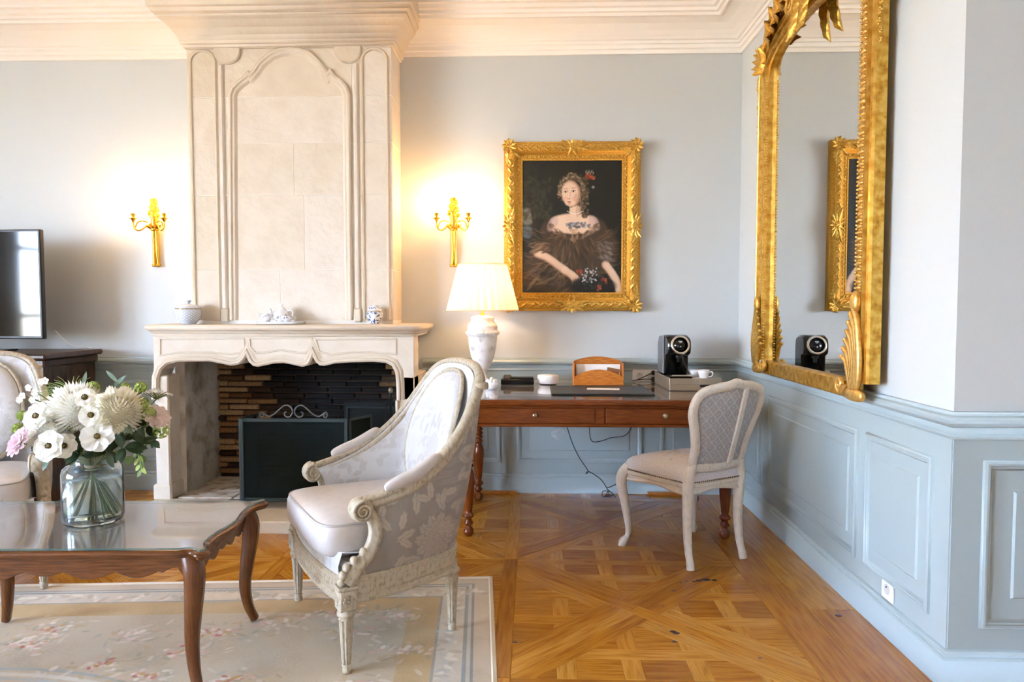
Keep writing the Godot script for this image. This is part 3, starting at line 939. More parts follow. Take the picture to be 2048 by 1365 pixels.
# ---------------------------------------------------------------- fire screen and irons
func hearth_things() -> void:
	var fs := thing("fire_screen", "dark green-black metal fire screen with scrolled top and folding wings", "fire screen", Vector3(-1.432, 0.079, -4.125))
	var w := 0.655
	var h := 0.505
	var bars := func_frame(w, h, 0.022, 0.016)
	build(bars, "frame", M.screen_iron if M.has("screen_iron") else mat("screen_iron", c8(52, 66, 66), 0.45, 0.3), fs)
	var mm := mat("screen_mesh", Color(0.12, 0.15, 0.15, 0.9), 0.9)
	mm.metallic_specular = 0.1
	mm.transparency = BaseMaterial3D.TRANSPARENCY_ALPHA
	var s := S.new()
	s.box(Vector3(0, h / 2, 0), Vector3(w - 0.03, h - 0.03, 0.002))
	build(s, "mesh_panel", mm, fs)
	for sx in [-1, 1]:
		var wing := holder("wing", fs)
		wing.position = Vector3(sx * (w / 2 + 0.006), 0, -0.004)
		wing.rotation.y = sx * deg_to_rad(100 if sx < 0 else 62)
		s = func_frame(0.20, h, 0.016, 0.012)
		var wf := build(s, "wing_frame", M.screen_iron, wing)
		wf.position.x = sx * 0.10
		s = S.new()
		s.box(Vector3(0, h / 2, 0), Vector3(0.18, h - 0.02, 0.002))
		build(s, "mesh_panel", mm, wing).position.x = sx * 0.10
		# scrolls on the top bar
		var pts := []
		for k in 22:
			var a := 0.6 + k * 0.36
			var r := 0.008 + 0.0011 * k
			pts.append(Vector3(0.040 - r * cos(a), 0.030 + r * sin(a), 0))
		var path := []
		path.append_array(spline([Vector3(0.192, 0.026, 0), Vector3(0.180, 0.020, 0), Vector3(0.184, 0.008, 0), Vector3(0.196, 0.006, 0), Vector3(0.204, 0.020, 0), Vector3(0.196, 0.036, 0), Vector3(0.182, 0.030, 0), Vector3(0.150, 0.010, 0), Vector3(0.110, 0.030, 0), Vector3(0.070, 0.066, 0), Vector3(0.040, 0.078, 0), Vector3(0.012, 0.060, 0), Vector3(0.008, 0.030, 0), Vector3(0.026, 0.008, 0), Vector3(0.050, 0.012, 0), Vector3(0.056, 0.030, 0), Vector3(0.044, 0.038, 0)], 5))
		for i in path.size():
			path[i] = Vector3(path[i].x * sx, path[i].y + h + 0.002, 0)
		s = S.new()
		s.tube(path, 0.0045, 6)
		build(s, "scroll", mat("pale_iron", c8(116, 122, 120), 0.5, 0.5) if not M.has("pale_iron") else M.pale_iron, fs)
	# cast-iron fireback leaning at the right
	var fb := thing("fireback", "dark cast-iron plate leaning on the bricks behind the fire screen", "fireback", Vector3(-1.10, 0.07, -4.70), 0.06)
	s = S.new()
	s.box(Vector3(0, 0.27, 0), Vector3(0.36, 0.54, 0.02), 0.004)
	build(s, "plate", M.iron, fb)
	s = S.new()
	s.xf.origin.z = 0.010
	s.mould(rect(-0.165, 0.03, 0.165, 0.51), true, [Vector2(0, 0), Vector2(0.004, 0.008), Vector2(0.012, 0.008), Vector2(0.016, 0)])
	build(s, "rim", M.grey_iron, fb)
	# stand of irons with a round knob
	var p := onz(781, 781, -4.55)
	var ti := thing("fire_iron_stand", "iron stand with ball knob holding fire tools at the right of the hearth", "fire irons", Vector3(p.x, 0.068, -4.55))
	s = S.new()
	s.lathe([Vector2(0.0, 0.0), Vector2(0.07, 0.0), Vector2(0.065, 0.012), Vector2(0.02, 0.022), Vector2(0.008, 0.05), Vector2(0.008, 0.60), Vector2(0.014, 0.61), Vector2(0.006, 0.625), Vector2(0.0, 0.63)], 14)
	build(s, "pole", M.iron, ti)
	s = S.new()
	s.ball(Vector3(0, p.y - 0.068, 0), Vector3(0.017, 0.020, 0.017))
	build(s, "knob", M.old_brass, ti)
	for k in 3:
		var a := 0.5 + k * 2.0
		s = S.new()
		s.tube(spline([Vector3(0.0, 0.55, 0), Vector3(0.03 * cos(a), 0.57, 0.03 * sin(a)), Vector3(0.035 * cos(a), 0.5, 0.035 * sin(a)), Vector3(0.04 * cos(a), 0.06, 0.04 * sin(a))], 4), 0.005, 6)
		build(s, "tool", M.iron, ti)
	# andiron: curved bar with scrolled front
	for k in 2:
		var q := Vector3([-1.07, -1.28][k], 0.068, -4.42)
		var an := thing("andiron", ["curved black andiron beside the fireback plate", "curved black andiron close behind the fire screen mesh"][k], "andiron", q, 0.0, "andirons in the hearth")
		s = S.new()
		s.tube(spline([Vector3(-0.07, 0.38, 0.04), Vector3(-0.045, 0.41, 0.04), Vector3(-0.02, 0.37, 0.03), Vector3(0.03, 0.32, 0.0), Vector3(0.075, 0.22, -0.02), Vector3(0.09, 0.10, -0.03), Vector3(0.10, 0.0, -0.03)], 5), 0.013, 8)
		build(s, "bar", M.iron, an)
		s = S.new()
		s.box(Vector3(0.03, 0.02, -0.1), Vector3(0.02, 0.02, 0.3), 0.003)
		s.box(Vector3(0.06, 0.012, -0.03), Vector3(0.16, 0.022, 0.03), 0.003)
		build(s, "foot", M.iron, an)

func func_frame(w: float, h: float, t: float, d: float) -> S:
	var s := S.new()
	s.box(Vector3(-w / 2 + t / 2, h / 2, 0), Vector3(t, h, d), 0.003)
	s.box(Vector3(w / 2 - t / 2, h / 2, 0), Vector3(t, h, d), 0.003)
	s.box(Vector3(0, h - t / 2, 0), Vector3(w - 2 * t, t, d), 0.003)
	s.box(Vector3(0, t / 2, 0), Vector3(w - 2 * t, t, d), 0.003)
	return s

# ---------------------------------------------------------------- writing desk
func oct(r: float, squareness := 0.82) -> Array:
	var p := []
	for k in 8:
		var a := TAU * (k + 0.5) / 8
		p.append(Vector2(cos(a), sin(a)) * r * (1.0 if k % 2 else 1.0) * lerpf(1.0, squareness, 0.0))
	return p

func desk() -> void:
	var d := thing("writing_desk", "long cherry wood writing desk with two drawers, turned legs and glass top", "desk", Vector3(0.344, 0, -4.115))
	var s := S.new()
	s.box(Vector3(0, 0.736, -0.055), Vector3(1.50, 0.030, 0.86), 0.006)
	s.box(Vector3(0, 0.717, -0.05), Vector3(1.47, 0.010, 0.82), 0.003)
	build(s, "top", M.cherry, d)
	s = S.new()
	s.box(Vector3(0, 0.7555, -0.055), Vector3(1.49, 0.007, 0.85), 0.002)
	build(s, "glass_plate", M.glass, d)
	s = S.new()
	s.box(Vector3(0, 0.658, 0.335), Vector3(1.36, 0.108, 0.02))
	s.box(Vector3(0, 0.658, -0.40), Vector3(1.36, 0.108, 0.02))
	for sx in [-1, 1]:
		s.box(Vector3(sx * 0.70, 0.658, -0.03), Vector3(0.02, 0.108, 0.70))
	s.box(Vector3(0, 0.611, 0.348), Vector3(1.36, 0.016, 0.012), 0.003)
	s.box(Vector3(0.018, 0.663, 0.346), Vector3(0.05, 0.088, 0.012), 0.003)
	build(s, "apron", M.cherry, d)
	for e in [[-0.655, -0.012], [0.048, 0.655]]:
		s = S.new()
		s.box(Vector3((e[0] + e[1]) / 2, 0.663, 0.347), Vector3(e[1] - e[0], 0.084, 0.016), 0.004)
		var dr := build(s, "drawer", M.cherry, d)
		s = S.new()
		s.xf = Transform3D(Basis(Vector3.RIGHT, PI / 2), Vector3(-0.333 if e[0] < 0 else 0.366, 0.668, 0.355))
		s.lathe([Vector2(0.0, 0.0), Vector2(0.013, 0.0), Vector2(0.012, 0.003), Vector2(0.006, 0.005), Vector2(0.005, 0.010), Vector2(0.011, 0.014), Vector2(0.0135, 0.019), Vector2(0.011, 0.024), Vector2(0.0, 0.026)], 16)
		build(s, "knob", M.old_brass, dr)
	var prof := [Vector2(0.0, 0.0), Vector2(0.018, 0.0), Vector2(0.027, 0.012), Vector2(0.029, 0.026), Vector2(0.024, 0.042), Vector2(0.014, 0.052), Vector2(0.013, 0.060), Vector2(0.024, 0.068), Vector2(0.026, 0.076), Vector2(0.018, 0.084), Vector2(0.016, 0.098), Vector2(0.028, 0.106), Vector2(0.031, 0.114), Vector2(0.028, 0.122), Vector2(0.018, 0.130), Vector2(0.022, 0.150), Vector2(0.026, 0.19), Vector2(0.031, 0.25), Vector2(0.034, 0.30), Vector2(0.032, 0.335), Vector2(0.022, 0.365), Vector2(0.018, 0.375)]
	for k in 6:
		var y0 := 0.375 + k * 0.026
		prof.append_array([Vector2(0.019, y0 + 0.003), Vector2(0.027, y0 + 0.009), Vector2(0.028, y0 + 0.013), Vector2(0.027, y0 + 0.018), Vector2(0.019, y0 + 0.024)])
	prof.append(Vector2(0.02, 0.535))
	for p in [[-0.695, 0.346], [0.695, 0.346], [-0.695, -0.36], [0.695, -0.36]]:
		s = S.new()
		s.lathe(prof, 18, Vector3(p[0], 0, p[1]))
		var l := build(s, "leg", M.cherry_upright, d)
		s = S.new()
		s.box(Vector3(p[0], 0.623, p[1]), Vector3(0.062, 0.178, 0.062), 0.004)
		build(s, "block", M.cherry_upright, l)

# ---------------------------------------------------------------- small chair at the desk
func side_chair() -> void:
	var c := thing("side_chair", "white-rubbed side chair with patterned grey back and pale embroidered seat at the desk", "chair", Vector3(0.79, 0.001, -3.568), deg_to_rad(210))
	var pw: Material = M.white_rubbed
	var sec := [Vector2(1, -0.55), Vector2(1, 0.55), Vector2(0.55, 1), Vector2(-0.55, 1), Vector2(-1, 0.55), Vector2(-1, -0.55), Vector2(-0.55, -1), Vector2(0.55, -1)]
	for sx in [-1, 1]:
		var path := spline([Vector3(sx * 0.222, 0.425, 0.192), Vector3(sx * 0.246, 0.385, 0.214), Vector3(sx * 0.250, 0.33, 0.222), Vector3(sx * 0.236, 0.22, 0.206), Vector3(sx * 0.226, 0.11, 0.192), Vector3(sx * 0.228, 0.06, 0.194), Vector3(sx * 0.240, 0.028, 0.210), Vector3(sx * 0.246, 0.006, 0.222), Vector3(sx * 0.246, 0.0, 0.224)], 5)
		var sc := []
		for i in path.size():
			var y: float = path[i].y
			sc.append(lerpf(0.013, 0.027, clampf((y - 0.06) / 0.3, 0, 1)) if y > 0.05 else 0.0155 + 0.005 * sin(clampf(y / 0.04, 0, 1) * PI))
		var s := S.new()
		s.sweep(path, sec, Vector3(sx * 0.7, 0, 0.7), sc)
		build(s, "leg", pw, c)
		path = spline([Vector3(sx * 0.170, 0.44, -0.192), Vector3(sx * 0.168, 0.34, -0.186), Vector3(sx * 0.166, 0.20, -0.184), Vector3(sx * 0.168, 0.09, -0.196), Vector3(sx * 0.170, 0.03, -0.212), Vector3(sx * 0.172, 0.0, -0.218)], 5)
		sc = []
		for i in path.size():
			sc.append(lerpf(0.0165, 0.025, clampf((path[i].y - 0.06) / 0.3, 0, 1)) if path[i].y > 0.03 else 0.018)
		s = S.new()
		s.sweep(path, sec, Vector3(sx * 0.5, 0, -0.8), sc)
		build(s, "leg", pw, c)
	# seat frame: curved rails
	var plan := spline([Vector2(0.0, 0.232), Vector2(0.14, 0.226), Vector2(0.222, 0.206), Vector2(0.240, 0.165), Vector2(0.222, 0.02), Vector2(0.190, -0.15), Vector2(0.170, -0.198), Vector2(0.0, -0.205), Vector2(-0.170, -0.198), Vector2(-0.190, -0.15), Vector2(-0.222, 0.02), Vector2(-0.240, 0.165), Vector2(-0.222, 0.206), Vector2(-0.14, 0.226)], 5, true)
	var s := S.new()
	var rows := []
	for p in plan:
		var n: Vector2 = p.normalized()
		var dip: float = 0.018 * pow(absf(cos(2.0 * atan2(p.y, p.x))), 2.0)
		var row := PackedVector3Array()
		for q in [[-0.03, 0.408], [-0.004, 0.412], [0.004, 0.404], [0.004, 0.392], [-0.002, 0.386], [-0.002, 0.366 + dip], [0.003, 0.358 + dip], [-0.002, 0.350 + dip], [-0.03, 0.350 + dip]]:
			row.append(Vector3(p.x + n.x * q[0], q[1], p.y + n.y * q[0]))
		rows.append(row)
	s.grid(rows, true, false, true)
	build(s, "seat_rail", pw, c)
	# cushion
	rows = []
	for p in plan:
		var row := PackedVector3Array()
		for q in [[1.0, 0.405], [1.015, 0.425], [1.01, 0.445], [0.985, 0.460], [0.93, 0.472], [0.8, 0.484], [0.55, 0.494], [0.25, 0.499], [0.0, 0.50]]:
			row.append(Vector3(p.x * q[0], q[1], p.y * q[0]))
		rows.append(row)
	s = S.new()
	s.grid(rows, true, false)
	var seatf := mat("seat_fabric", c8(255, 255, 255), 0.75)
	tri_tex(seatf, ntex(0.05, [c8(196, 190, 190), c8(208, 202, 202), c8(216, 211, 210), c8(222, 218, 216)], [0.0, 0.4, 0.6, 1.0], FastNoiseLite.TYPE_SIMPLEX_SMOOTH, 3, 256, 81), Vector3(7, 7, 7))
	build(s, "seat", seatf, c)
	s = S.new()
	for i in range(8, 30):
		# embroidered sprigs on the seat
		var a := i * 2.399
		var r := 0.02 + 0.006 * (i - 8)
		var q := Vector3(r * cos(a), 0.4985 - r * r * 0.42, r * sin(a) * 0.9 + 0.02)
		s.tube([q, q + Vector3(0.018 * cos(a + 1), 0.001, 0.018 * sin(a + 1)), q + Vector3(0.03 * cos(a + 0.3), -0.001, 0.03 * sin(a + 0.3))], 0.0022, 5)
	build(s, "embroidery", mat("thread", c8(206, 178, 166), 0.8), c).set_meta("kind", "stuff")
	s = S.new()
	var m := plan.size()
	for i in m:
		for k in 3:
			var p: Vector2 = plan[i].lerp(plan[(i + 1) % m], k / 3.0)
			s.ball(Vector3(p.x * 1.015, 0.414, p.y * 1.015), Vector3(0.0042, 0.0042, 0.0042), 6, 4)
	var nh := build(s, "nailheads", mat("nail_brass", c8(126, 108, 84), 0.35, 0.8), c)
	nh.set_meta("kind", "stuff")
	# back, raked and hollowed
	var fr := []
	for p in [[-0.150, 0.0], [-0.158, 0.10], [-0.186, 0.20], [-0.208, 0.27], [-0.206, 0.33], [-0.176, 0.375], [-0.10, 0.396], [-0.045, 0.402], [0.0, 0.414], [0.045, 0.402], [0.10, 0.396], [0.176, 0.375], [0.206, 0.33], [0.208, 0.27], [0.186, 0.20], [0.158, 0.10], [0.150, 0.0], [0.08, -0.012], [0.0, -0.016], [-0.08, -0.012]]:
		fr.append(Vector2(p[0], p[1]))
	var loop := spline(fr, 4, true)
	var pts := []
	for p in loop:
		pts.append(back_pt(p.x, p.y, 0.0))
	s = S.new()
	var secb := []
	for q in sec:
		secb.append(Vector2(q.x * 0.021, q.y * 0.017))
	s.sweep(pts, secb, Vector3(0, 0.28, 1).normalized(), [], true)
	var bf := build(s, "back_frame", pw, c)
	s = S.new()
	for k in 5:
		s.ball(back_pt((k - 2) * 0.018, 0.418 - 0.004 * absf(k - 2), 0.0), Vector3(0.012, 0.014 - 0.002 * absf(k - 2), 0.02), 8, 6)
	build(s, "crest_carving", pw, bf)
	for sx in [-1, 1]:
		s = S.new()
		s.sweep(spline([back_pt(sx * 0.150, 0.01, 0.0), Vector3(sx * 0.158, 0.47, -0.197), Vector3(sx * 0.168, 0.43, -0.190), Vector3(sx * 0.168, 0.37, -0.188)], 4), sec, Vector3(0, 0, 1), [0.020, 0.020, 0.021, 0.021, 0.022, 0.023, 0.024, 0.025, 0.025, 0.025, 0.025, 0.024, 0.023])
		build(s, "back_post", pw, c)
	var inset := []
	for p in loop:
		inset.append(Vector2(p.x * 0.93, 0.19 + (p.y - 0.19) * 0.955))
	var bk := mat("diamond_cloth", c8(255, 255, 255), 0.8)
	bk.albedo_texture = diamond_texture()
	for side in [1.0, -1.0]:
		rows = []
		for p in inset:
			var row := PackedVector3Array()
			for q in [[1.0, 0.004], [0.93, 0.013], [0.7, 0.020], [0.35, 0.023], [0.0, 0.024]]:
				row.append(back_pt(p.x * q[0], 0.19 + (p.y - 0.19) * q[0], side * q[1] * (1.0 if side > 0 else 0.55)))
			rows.append(row)
		s = S.new()
		s.grid(rows, true, false, false, side < 0)
		var pm: Material = seatf
		if side < 0:
			pm = bk
			bk.uv1_triplanar = true
			bk.uv1_scale = Vector3(9, 9, 9)
		build(s, "back_panel", pm, c)
	s = S.new()
	s.sweep([back_pt(-0.056, 0.39, -0.017), back_pt(-0.056, 0.2, -0.020), back_pt(-0.056, 0.0, -0.015)], [Vector2(0.012, -0.006), Vector2(0.012, 0.006), Vector2(-0.012, 0.006), Vector2(-0.012, -0.006)], Vector3(0, 0, 1), [], false, true)
	build(s, "back_slat", pw, c)

func back_pt(x: float, t: float, off: float) -> Vector3:
	# t runs up the back from 0.49 m; the middle is hollowed backwards
	return Vector3(x, 0.495 + t * 0.965, -0.205 - t * 0.27 - 0.030 * (1.0 - pow(absf(x) / 0.21, 2.0)) + 0.02 + off)

func diamond_texture() -> ImageTexture:
	var im := Image.create(96, 96, false, Image.FORMAT_RGB8)
	for y in 96:
		for x in 96:
			var a := absf(fposmod((x + y) / 48.0, 1.0) - 0.5)
			var b := absf(fposmod((x - y) / 48.0 + 2.0, 1.0) - 0.5)
			var c := c8(160, 158, 157)
			if a < 0.06 or b < 0.06:
				c = c8(196, 194, 192)
			elif a > 0.40 and b > 0.40:
				c = c8(190, 188, 186)
			im.set_pixel(x, y, c)
	im.generate_mipmaps()
	return ImageTexture.create_from_image(im)

# ---------------------------------------------------------------- coffee table
func coffee_table() -> void:
	var t := thing("coffee_table", "low walnut coffee table with scalloped apron, curved legs and glass top", "coffee table", Vector3(-1.575, 0.018, -2.405), 0.045)
	var q := [Vector2(0.0, -0.280), Vector2(0.20, -0.280), Vector2(0.42, -0.281), Vector2(0.462, -0.272), Vector2(0.488, -0.275), Vector2(0.512, -0.300), Vector2(0.530, -0.292), Vector2(0.532, -0.270), Vector2(0.514, -0.246), Vector2(0.500, -0.20), Vector2(0.500, -0.12), Vector2(0.512, -0.05), Vector2(0.515, 0.0)]
	var outline := []
	for p in q:
		outline.append(p)
	for i in range(q.size() - 2, -1, -1):
		outline.append(Vector2(q[i].x, -q[i].y))
	for i in range(1, q.size()):
		outline.append(Vector2(-q[i].x, -q[i].y))
	for i in range(q.size() - 2, 0, -1):
		outline.append(Vector2(-q[i].x, q[i].y))
	var loop := spline(outline, 4, true)
	var flat := Transform3D(Basis(Vector3(1, 0, 0), Vector3(0, 0, 1), Vector3(0, -1, 0)), Vector3.ZERO)   # (x, y) to (x, z), thickness downwards
	var top := []
	# moulded top as rings
	var rows := []
	for i in loop.size():
		var p: Vector2 = loop[i]
		var e: Vector2 = (loop[(i + 1) % loop.size()] - loop[(i + loop.size() - 1) % loop.size()]).normalized()
		var n := Vector2(e.y, -e.x)
		var row := PackedVector3Array()
		for k in [[-0.02, 0.436], [-0.004, 0.436], [0.0, 0.440], [-0.002, 0.444], [0.006, 0.447], [0.010, 0.453], [0.006, 0.459], [-0.004, 0.462], [-0.012, 0.462]]:
			var b: Vector2 = p + n * k[0]
			row.append(Vector3(b.x, k[1], b.y))
		rows.append(row)
	var s := S.new()
	s.grid(rows, true, false)
	var poly := PackedVector2Array()
	var glass := PackedVector2Array()
	for i in loop.size():
		var e: Vector2 = (loop[(i + 1) % loop.size()] - loop[(i + loop.size() - 1) % loop.size()]).normalized()
		poly.append(loop[i] - Vector2(e.y, -e.x) * 0.011)
		glass.append(loop[i] - Vector2(e.y, -e.x) * 0.006)
	s.xf = flat
	s.extrude(poly, -0.440, -0.4622, 0.0)
	build(s, "top", M.walnut, t)
	s = S.new()
	s.xf = flat
	s.extrude(glass, -0.4635, -0.4695, 0.001)
	build(s, "glass_plate", M.glass, t)
	s = S.new()
	rows = []
	for p in glass:
		rows.append(PackedVector3Array([Vector3(p.x, 0.4632, p.y), Vector3(p.x, 0.4693, p.y)]))
	s.grid(rows, true, false)
	build(s, "glass_rim", M.glass_edge, t)
	# aprons with a scalloped lower edge
	for a in [[0.0, 0.235, 0.455], [PI, 0.235, 0.455], [PI / 2, 0.455, 0.235], [-PI / 2, 0.455, 0.235]]:
		var w: float = a[2]
		var pl := PackedVector2Array([Vector2(-w, 0.437), Vector2(w, 0.437)])
		var N := 60
		for i in N + 1:
			var x := w - 2.0 * w * i / N
			var u := absf(x) / w
			var y := 0.372
			if u > 0.80:
				y = 0.372 + 0.028 * sin(minf((u - 0.80) / 0.14, 1.0) * PI / 2) - 0.05 * maxf(0, (u - 0.94) / 0.06)
			elif u > 0.5:
				y = 0.385 - 0.020 * sin((u - 0.5) / 0.30 * PI)
			elif u > 0.14:
				y = 0.385 - 0.024 * sin((u - 0.14) / 0.36 * PI)
			else:
				y = 0.385 - 0.014 * cos(u / 0.14 * PI / 2)
			pl.append(Vector2(x, y))
		s = S.new()
		s.xf = Transform3D(Basis(Vector3.UP, a[0]), Vector3.ZERO)
		s.extrude(pl, a[1], a[1] + 0.02, 0.003)
		build(s, "apron", M.walnut, t)
	var sec := [Vector2(1, -0.6), Vector2(1, 0.6), Vector2(0.6, 1), Vector2(-0.6, 1), Vector2(-1, 0.6), Vector2(-1, -0.6), Vector2(-0.6, -1), Vector2(0.6, -1)]
	for sx in [-1, 1]:
		for sz in [-1, 1]:
			var d := Vector3(sx * 0.75, 0, sz * 0.66)
			var b := Vector3(sx * 0.462, 0, sz * 0.236)
			var path := spline([b + Vector3(0, 0.44, 0), b + d * 0.022 + Vector3(0, 0.39, 0), b + d * 0.024 + Vector3(0, 0.34, 0), b + d * 0.006 + Vector3(0, 0.22, 0), b + d * -0.002 + Vector3(0, 0.14, 0), b + d * 0.010 + Vector3(0, 0.06, 0), b + d * 0.034 + Vector3(0, 0.0, 0)], 5)
			var sc := []
			for p in path:
				sc.append(lerpf(0.0145, 0.029, clampf((p.y - 0.02) / 0.36, 0, 1)))
			s = S.new()
			s.sweep(path, sec, Vector3(sx, 0, 0), sc)
			build(s, "leg", M.walnut_upright, t)

# ---------------------------------------------------------------- armchairs
func damask(base: Color, motif: Color, seed_: int) -> ImageTexture:
	var n := 512
	var im := Image.create(n, n, false, Image.FORMAT_RGB8)
	im.fill(base)
	var r := RandomNumberGenerator.new()
	r.seed = seed_
	# bouquets: one large bloom with leaves, repeated half a drop apart
	for rep in [[128, 120], [384, 376]]:
		var c := Vector2(rep[0], rep[1])
		for ring in [[78, 11, 30, 20], [52, 9, 26, 17], [28, 7, 19, 13]]:
			for k in ring[1]:
				var a: float = TAU * k / ring[1] + ring[0] * 0.1
				petal(im, c + Vector2(cos(a), sin(a)) * ring[0] * 0.8, a, ring[2], ring[3], motif, base)
		petal(im, c, 0.0, 16, 14, motif, base)
		for k in 9:
			var a := 0.5 + k * 0.72
			petal(im, c + Vector2(cos(a), sin(a) * 1.15) * (112 + 18 * (k % 3)), a + 0.6 * (1 if k % 2 else -1), 40, 15, motif, base)
		for k in 16:
			var a := k * 2.4
			petal(im, c + Vector2(cos(a) * (130 + 2 * k), sin(a) * (140 + 2 * k)) + Vector2(r.randf_range(-20, 20), r.randf_range(-20, 20)), a * 1.7, 32, 14, motif, base)
	im.generate_mipmaps()
	return ImageTexture.create_from_image(im)

func petal(im: Image, c: Vector2, ang: float, l: float, w: float, col: Color, base: Color) -> void:
	var n := im.get_width()
	var ca := cos(ang)
	var sa := sin(ang)
	var ext := int(l + 2)
	for dy in range(-ext, ext + 1):
		for dx in range(-ext, ext + 1):
			var u := (dx * ca + dy * sa) / l
			var v := (-dx * sa + dy * ca) / w
			var wob := 1.0 + 0.10 * sin(atan2(v, u) * 7.0)
			var d := sqrt(u * u + v * v) * wob
			if d < 1.0:
				var k := 1.0
				if d > 0.86 or (absf(v) < 0.07 and u > -0.6):
					k = 0.35
				im.set_pixel(posmod(int(c.x) + dx, n), posmod(int(c.y) + dy, n), base.lerp(col, k))

func armchairs() -> void:
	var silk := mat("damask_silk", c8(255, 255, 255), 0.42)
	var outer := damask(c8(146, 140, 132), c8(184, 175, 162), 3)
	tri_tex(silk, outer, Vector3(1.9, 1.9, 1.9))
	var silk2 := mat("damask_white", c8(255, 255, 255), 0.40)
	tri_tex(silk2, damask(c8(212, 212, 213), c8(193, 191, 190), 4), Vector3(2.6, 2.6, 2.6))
	var silk3 := mat("damask_cushion", c8(255, 255, 255), 0.42)
	tri_tex(silk3, damask(c8(208, 201, 196), c8(203, 196, 191), 5), Vector3(2.6, 2.6, 2.6))
	var wood: Material = M.rubbed_paint
	var c := thing("armchair", "cream-painted bergere armchair in silvery damask standing on the rug's right corner", "armchair", Vector3(-0.63, 0.009, -2.707), deg_to_rad(-58), "bergere armchairs by the coffee table")
	# line of the top rail from the near arm round the back to the far arm, and of the seat rail below it
	var half := [Vector3(0.322, 0.566, 0.140), Vector3(0.334, 0.590, 0.03), Vector3(0.332, 0.628, -0.07), Vector3(0.318, 0.694, -0.17), Vector3(0.292, 0.786, -0.262), Vector3(0.262, 0.870, -0.320), Vector3(0.236, 0.930, -0.358), Vector3(0.202, 0.972, -0.382), Vector3(0.128, 0.998, -0.398), Vector3(0.0, 1.007, -0.405)]
	var lowh := [Vector3(0.345, 0.318, 0.200), Vector3(0.344, 0.318, 0.10), Vector3(0.332, 0.318, 0.0), Vector3(0.312, 0.318, -0.09), Vector3(0.286, 0.318, -0.17), Vector3(0.256, 0.318, -0.222), Vector3(0.218, 0.318, -0.252), Vector3(0.170, 0.318, -0.270), Vector3(0.10, 0.318, -0.284), Vector3(0.0, 0.318, -0.290)]
	var T := []
	var B := []
	for i in half.size():
		T.append(half[i])
		B.append(lowh[i])
	for i in range(half.size() - 2, -1, -1):
		T.append(Vector3(-half[i].x, half[i].y, half[i].z))
		B.append(Vector3(-lowh[i].x, lowh[i].y, lowh[i].z))
	T = spline(T, 4)
	B = spline(B, 4)
	# upholstered shell: outside and inside
	for inside in [false, true]:
		var rows := []
		for i in T.size():
			var row := PackedVector3Array()
			for j in 11:
				var u := j / 10.0
				var p: Vector3 = B[i].lerp(T[i], u)
				# the front of the sides follows the curve of the arm post
				var fwd: float = clampf((p.z + 0.02) / 0.2, 0, 1)
				p.z -= 0.085 * fwd * sin(u * PI) * (0.4 + 0.6 * u)
				var n := Vector3(p.x * 1.1, 0, p.z - 0.12).normalized()
				p += n * (0.014 * sin(u * PI) if not inside else -0.034 - 0.018 * sin(u * PI))
				row.append(p)
			rows.append(row)
		var s := S.new()
		s.grid(rows, false, false, false, inside)
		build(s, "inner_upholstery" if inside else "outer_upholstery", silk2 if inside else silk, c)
	# show-wood rail along the top
	var prof := [Vector2(0.020, -0.024), Vector2(0.023, -0.008), Vector2(0.015, 0.0), Vector2(0.019, 0.010), Vector2(0.014, 0.020), Vector2(0.0, 0.023), Vector2(-0.014, 0.020), Vector2(-0.019, 0.010), Vector2(-0.015, 0.0), Vector2(-0.023, -0.008), Vector2(-0.020, -0.024)]
	var s := S.new()
	var Tm := []
	for i in T.size():
		var n := Vector3(T[i].x * 1.1, 0, T[i].z - 0.12).normalized()
		Tm.append(T[i] - n * 0.012)
	rail_sweep(s, Tm, prof)
	build(s, "top_rail", wood, c)
	for w in [[0.016, 0.004], [-0.016, 0.004]]:
		var line := []
		for i in Tm.size():
			var n := Vector3(T[i].x * 1.1, 0, T[i].z - 0.12).normalized()
			line.append(Tm[i] + n * w[0] + Vector3(0, w[1] + 0.002, 0))
		s = S.new()
		s.tube(line, 0.0035, 6)
		build(s, "bead", wood, c)
	for sx in [-1, 1]:
		# little carved stops where the arms meet the back
		s = S.new()
		s.pad(Vector3(sx * 0.232, 0.937, -0.358), Vector3(0.028, 0.016, 0.028), 0.5, 0.6, 12, 8)
		build(s, "back_stop", wood, c)
		# arm post, curving forward to the leg
		var path := spline([Vector3(sx * 0.318, 0.560, 0.150), Vector3(sx * 0.322, 0.520, 0.118), Vector3(sx * 0.328, 0.46, 0.106), Vector3(sx * 0.335, 0.40, 0.132), Vector3(sx * 0.341, 0.355, 0.180), Vector3(sx * 0.344, 0.310, 0.214)], 5)
		s = S.new()
		s.sweep(path, [Vector2(0.026, -0.018), Vector2(0.028, 0.0), Vector2(0.020, 0.006), Vector2(0.022, 0.016), Vector2(0.0, 0.020), Vector2(-0.022, 0.016), Vector2(-0.020, 0.006), Vector2(-0.028, 0.0), Vector2(-0.026, -0.018)], Vector3(0, 0, 1))
		build(s, "arm_post", wood, c)
		# carved acanthus on the foot of the post
		s = S.new()
		for k in 5:
			s.ball(Vector3(sx * (0.344 + 0.004 * (k % 2)), 0.318 + 0.022 * k, 0.232 - 0.014 * k * k * 0.35), Vector3(0.024 - 0.002 * k, 0.016, 0.014), 8, 6)
		build(s, "acanthus", wood, c)
		# scroll at the end of the arm
		s = S.new()
		for face in [-1, 1]:
			var sp := []
			var ss := []
			for k in 34:
				var a := PI / 2 + k * 0.40
				var r := 0.036 * (1.0 - k / 38.0)
				sp.append(Vector3(sx * 0.322 + face * 0.026, 0.546 + r * sin(a), 0.152 - r * cos(a)))
				ss.append(1.0 - 0.5 * k / 34.0)
			s.sweep(sp, hexa(0.0072), Vector3(1, 0, 0), ss)
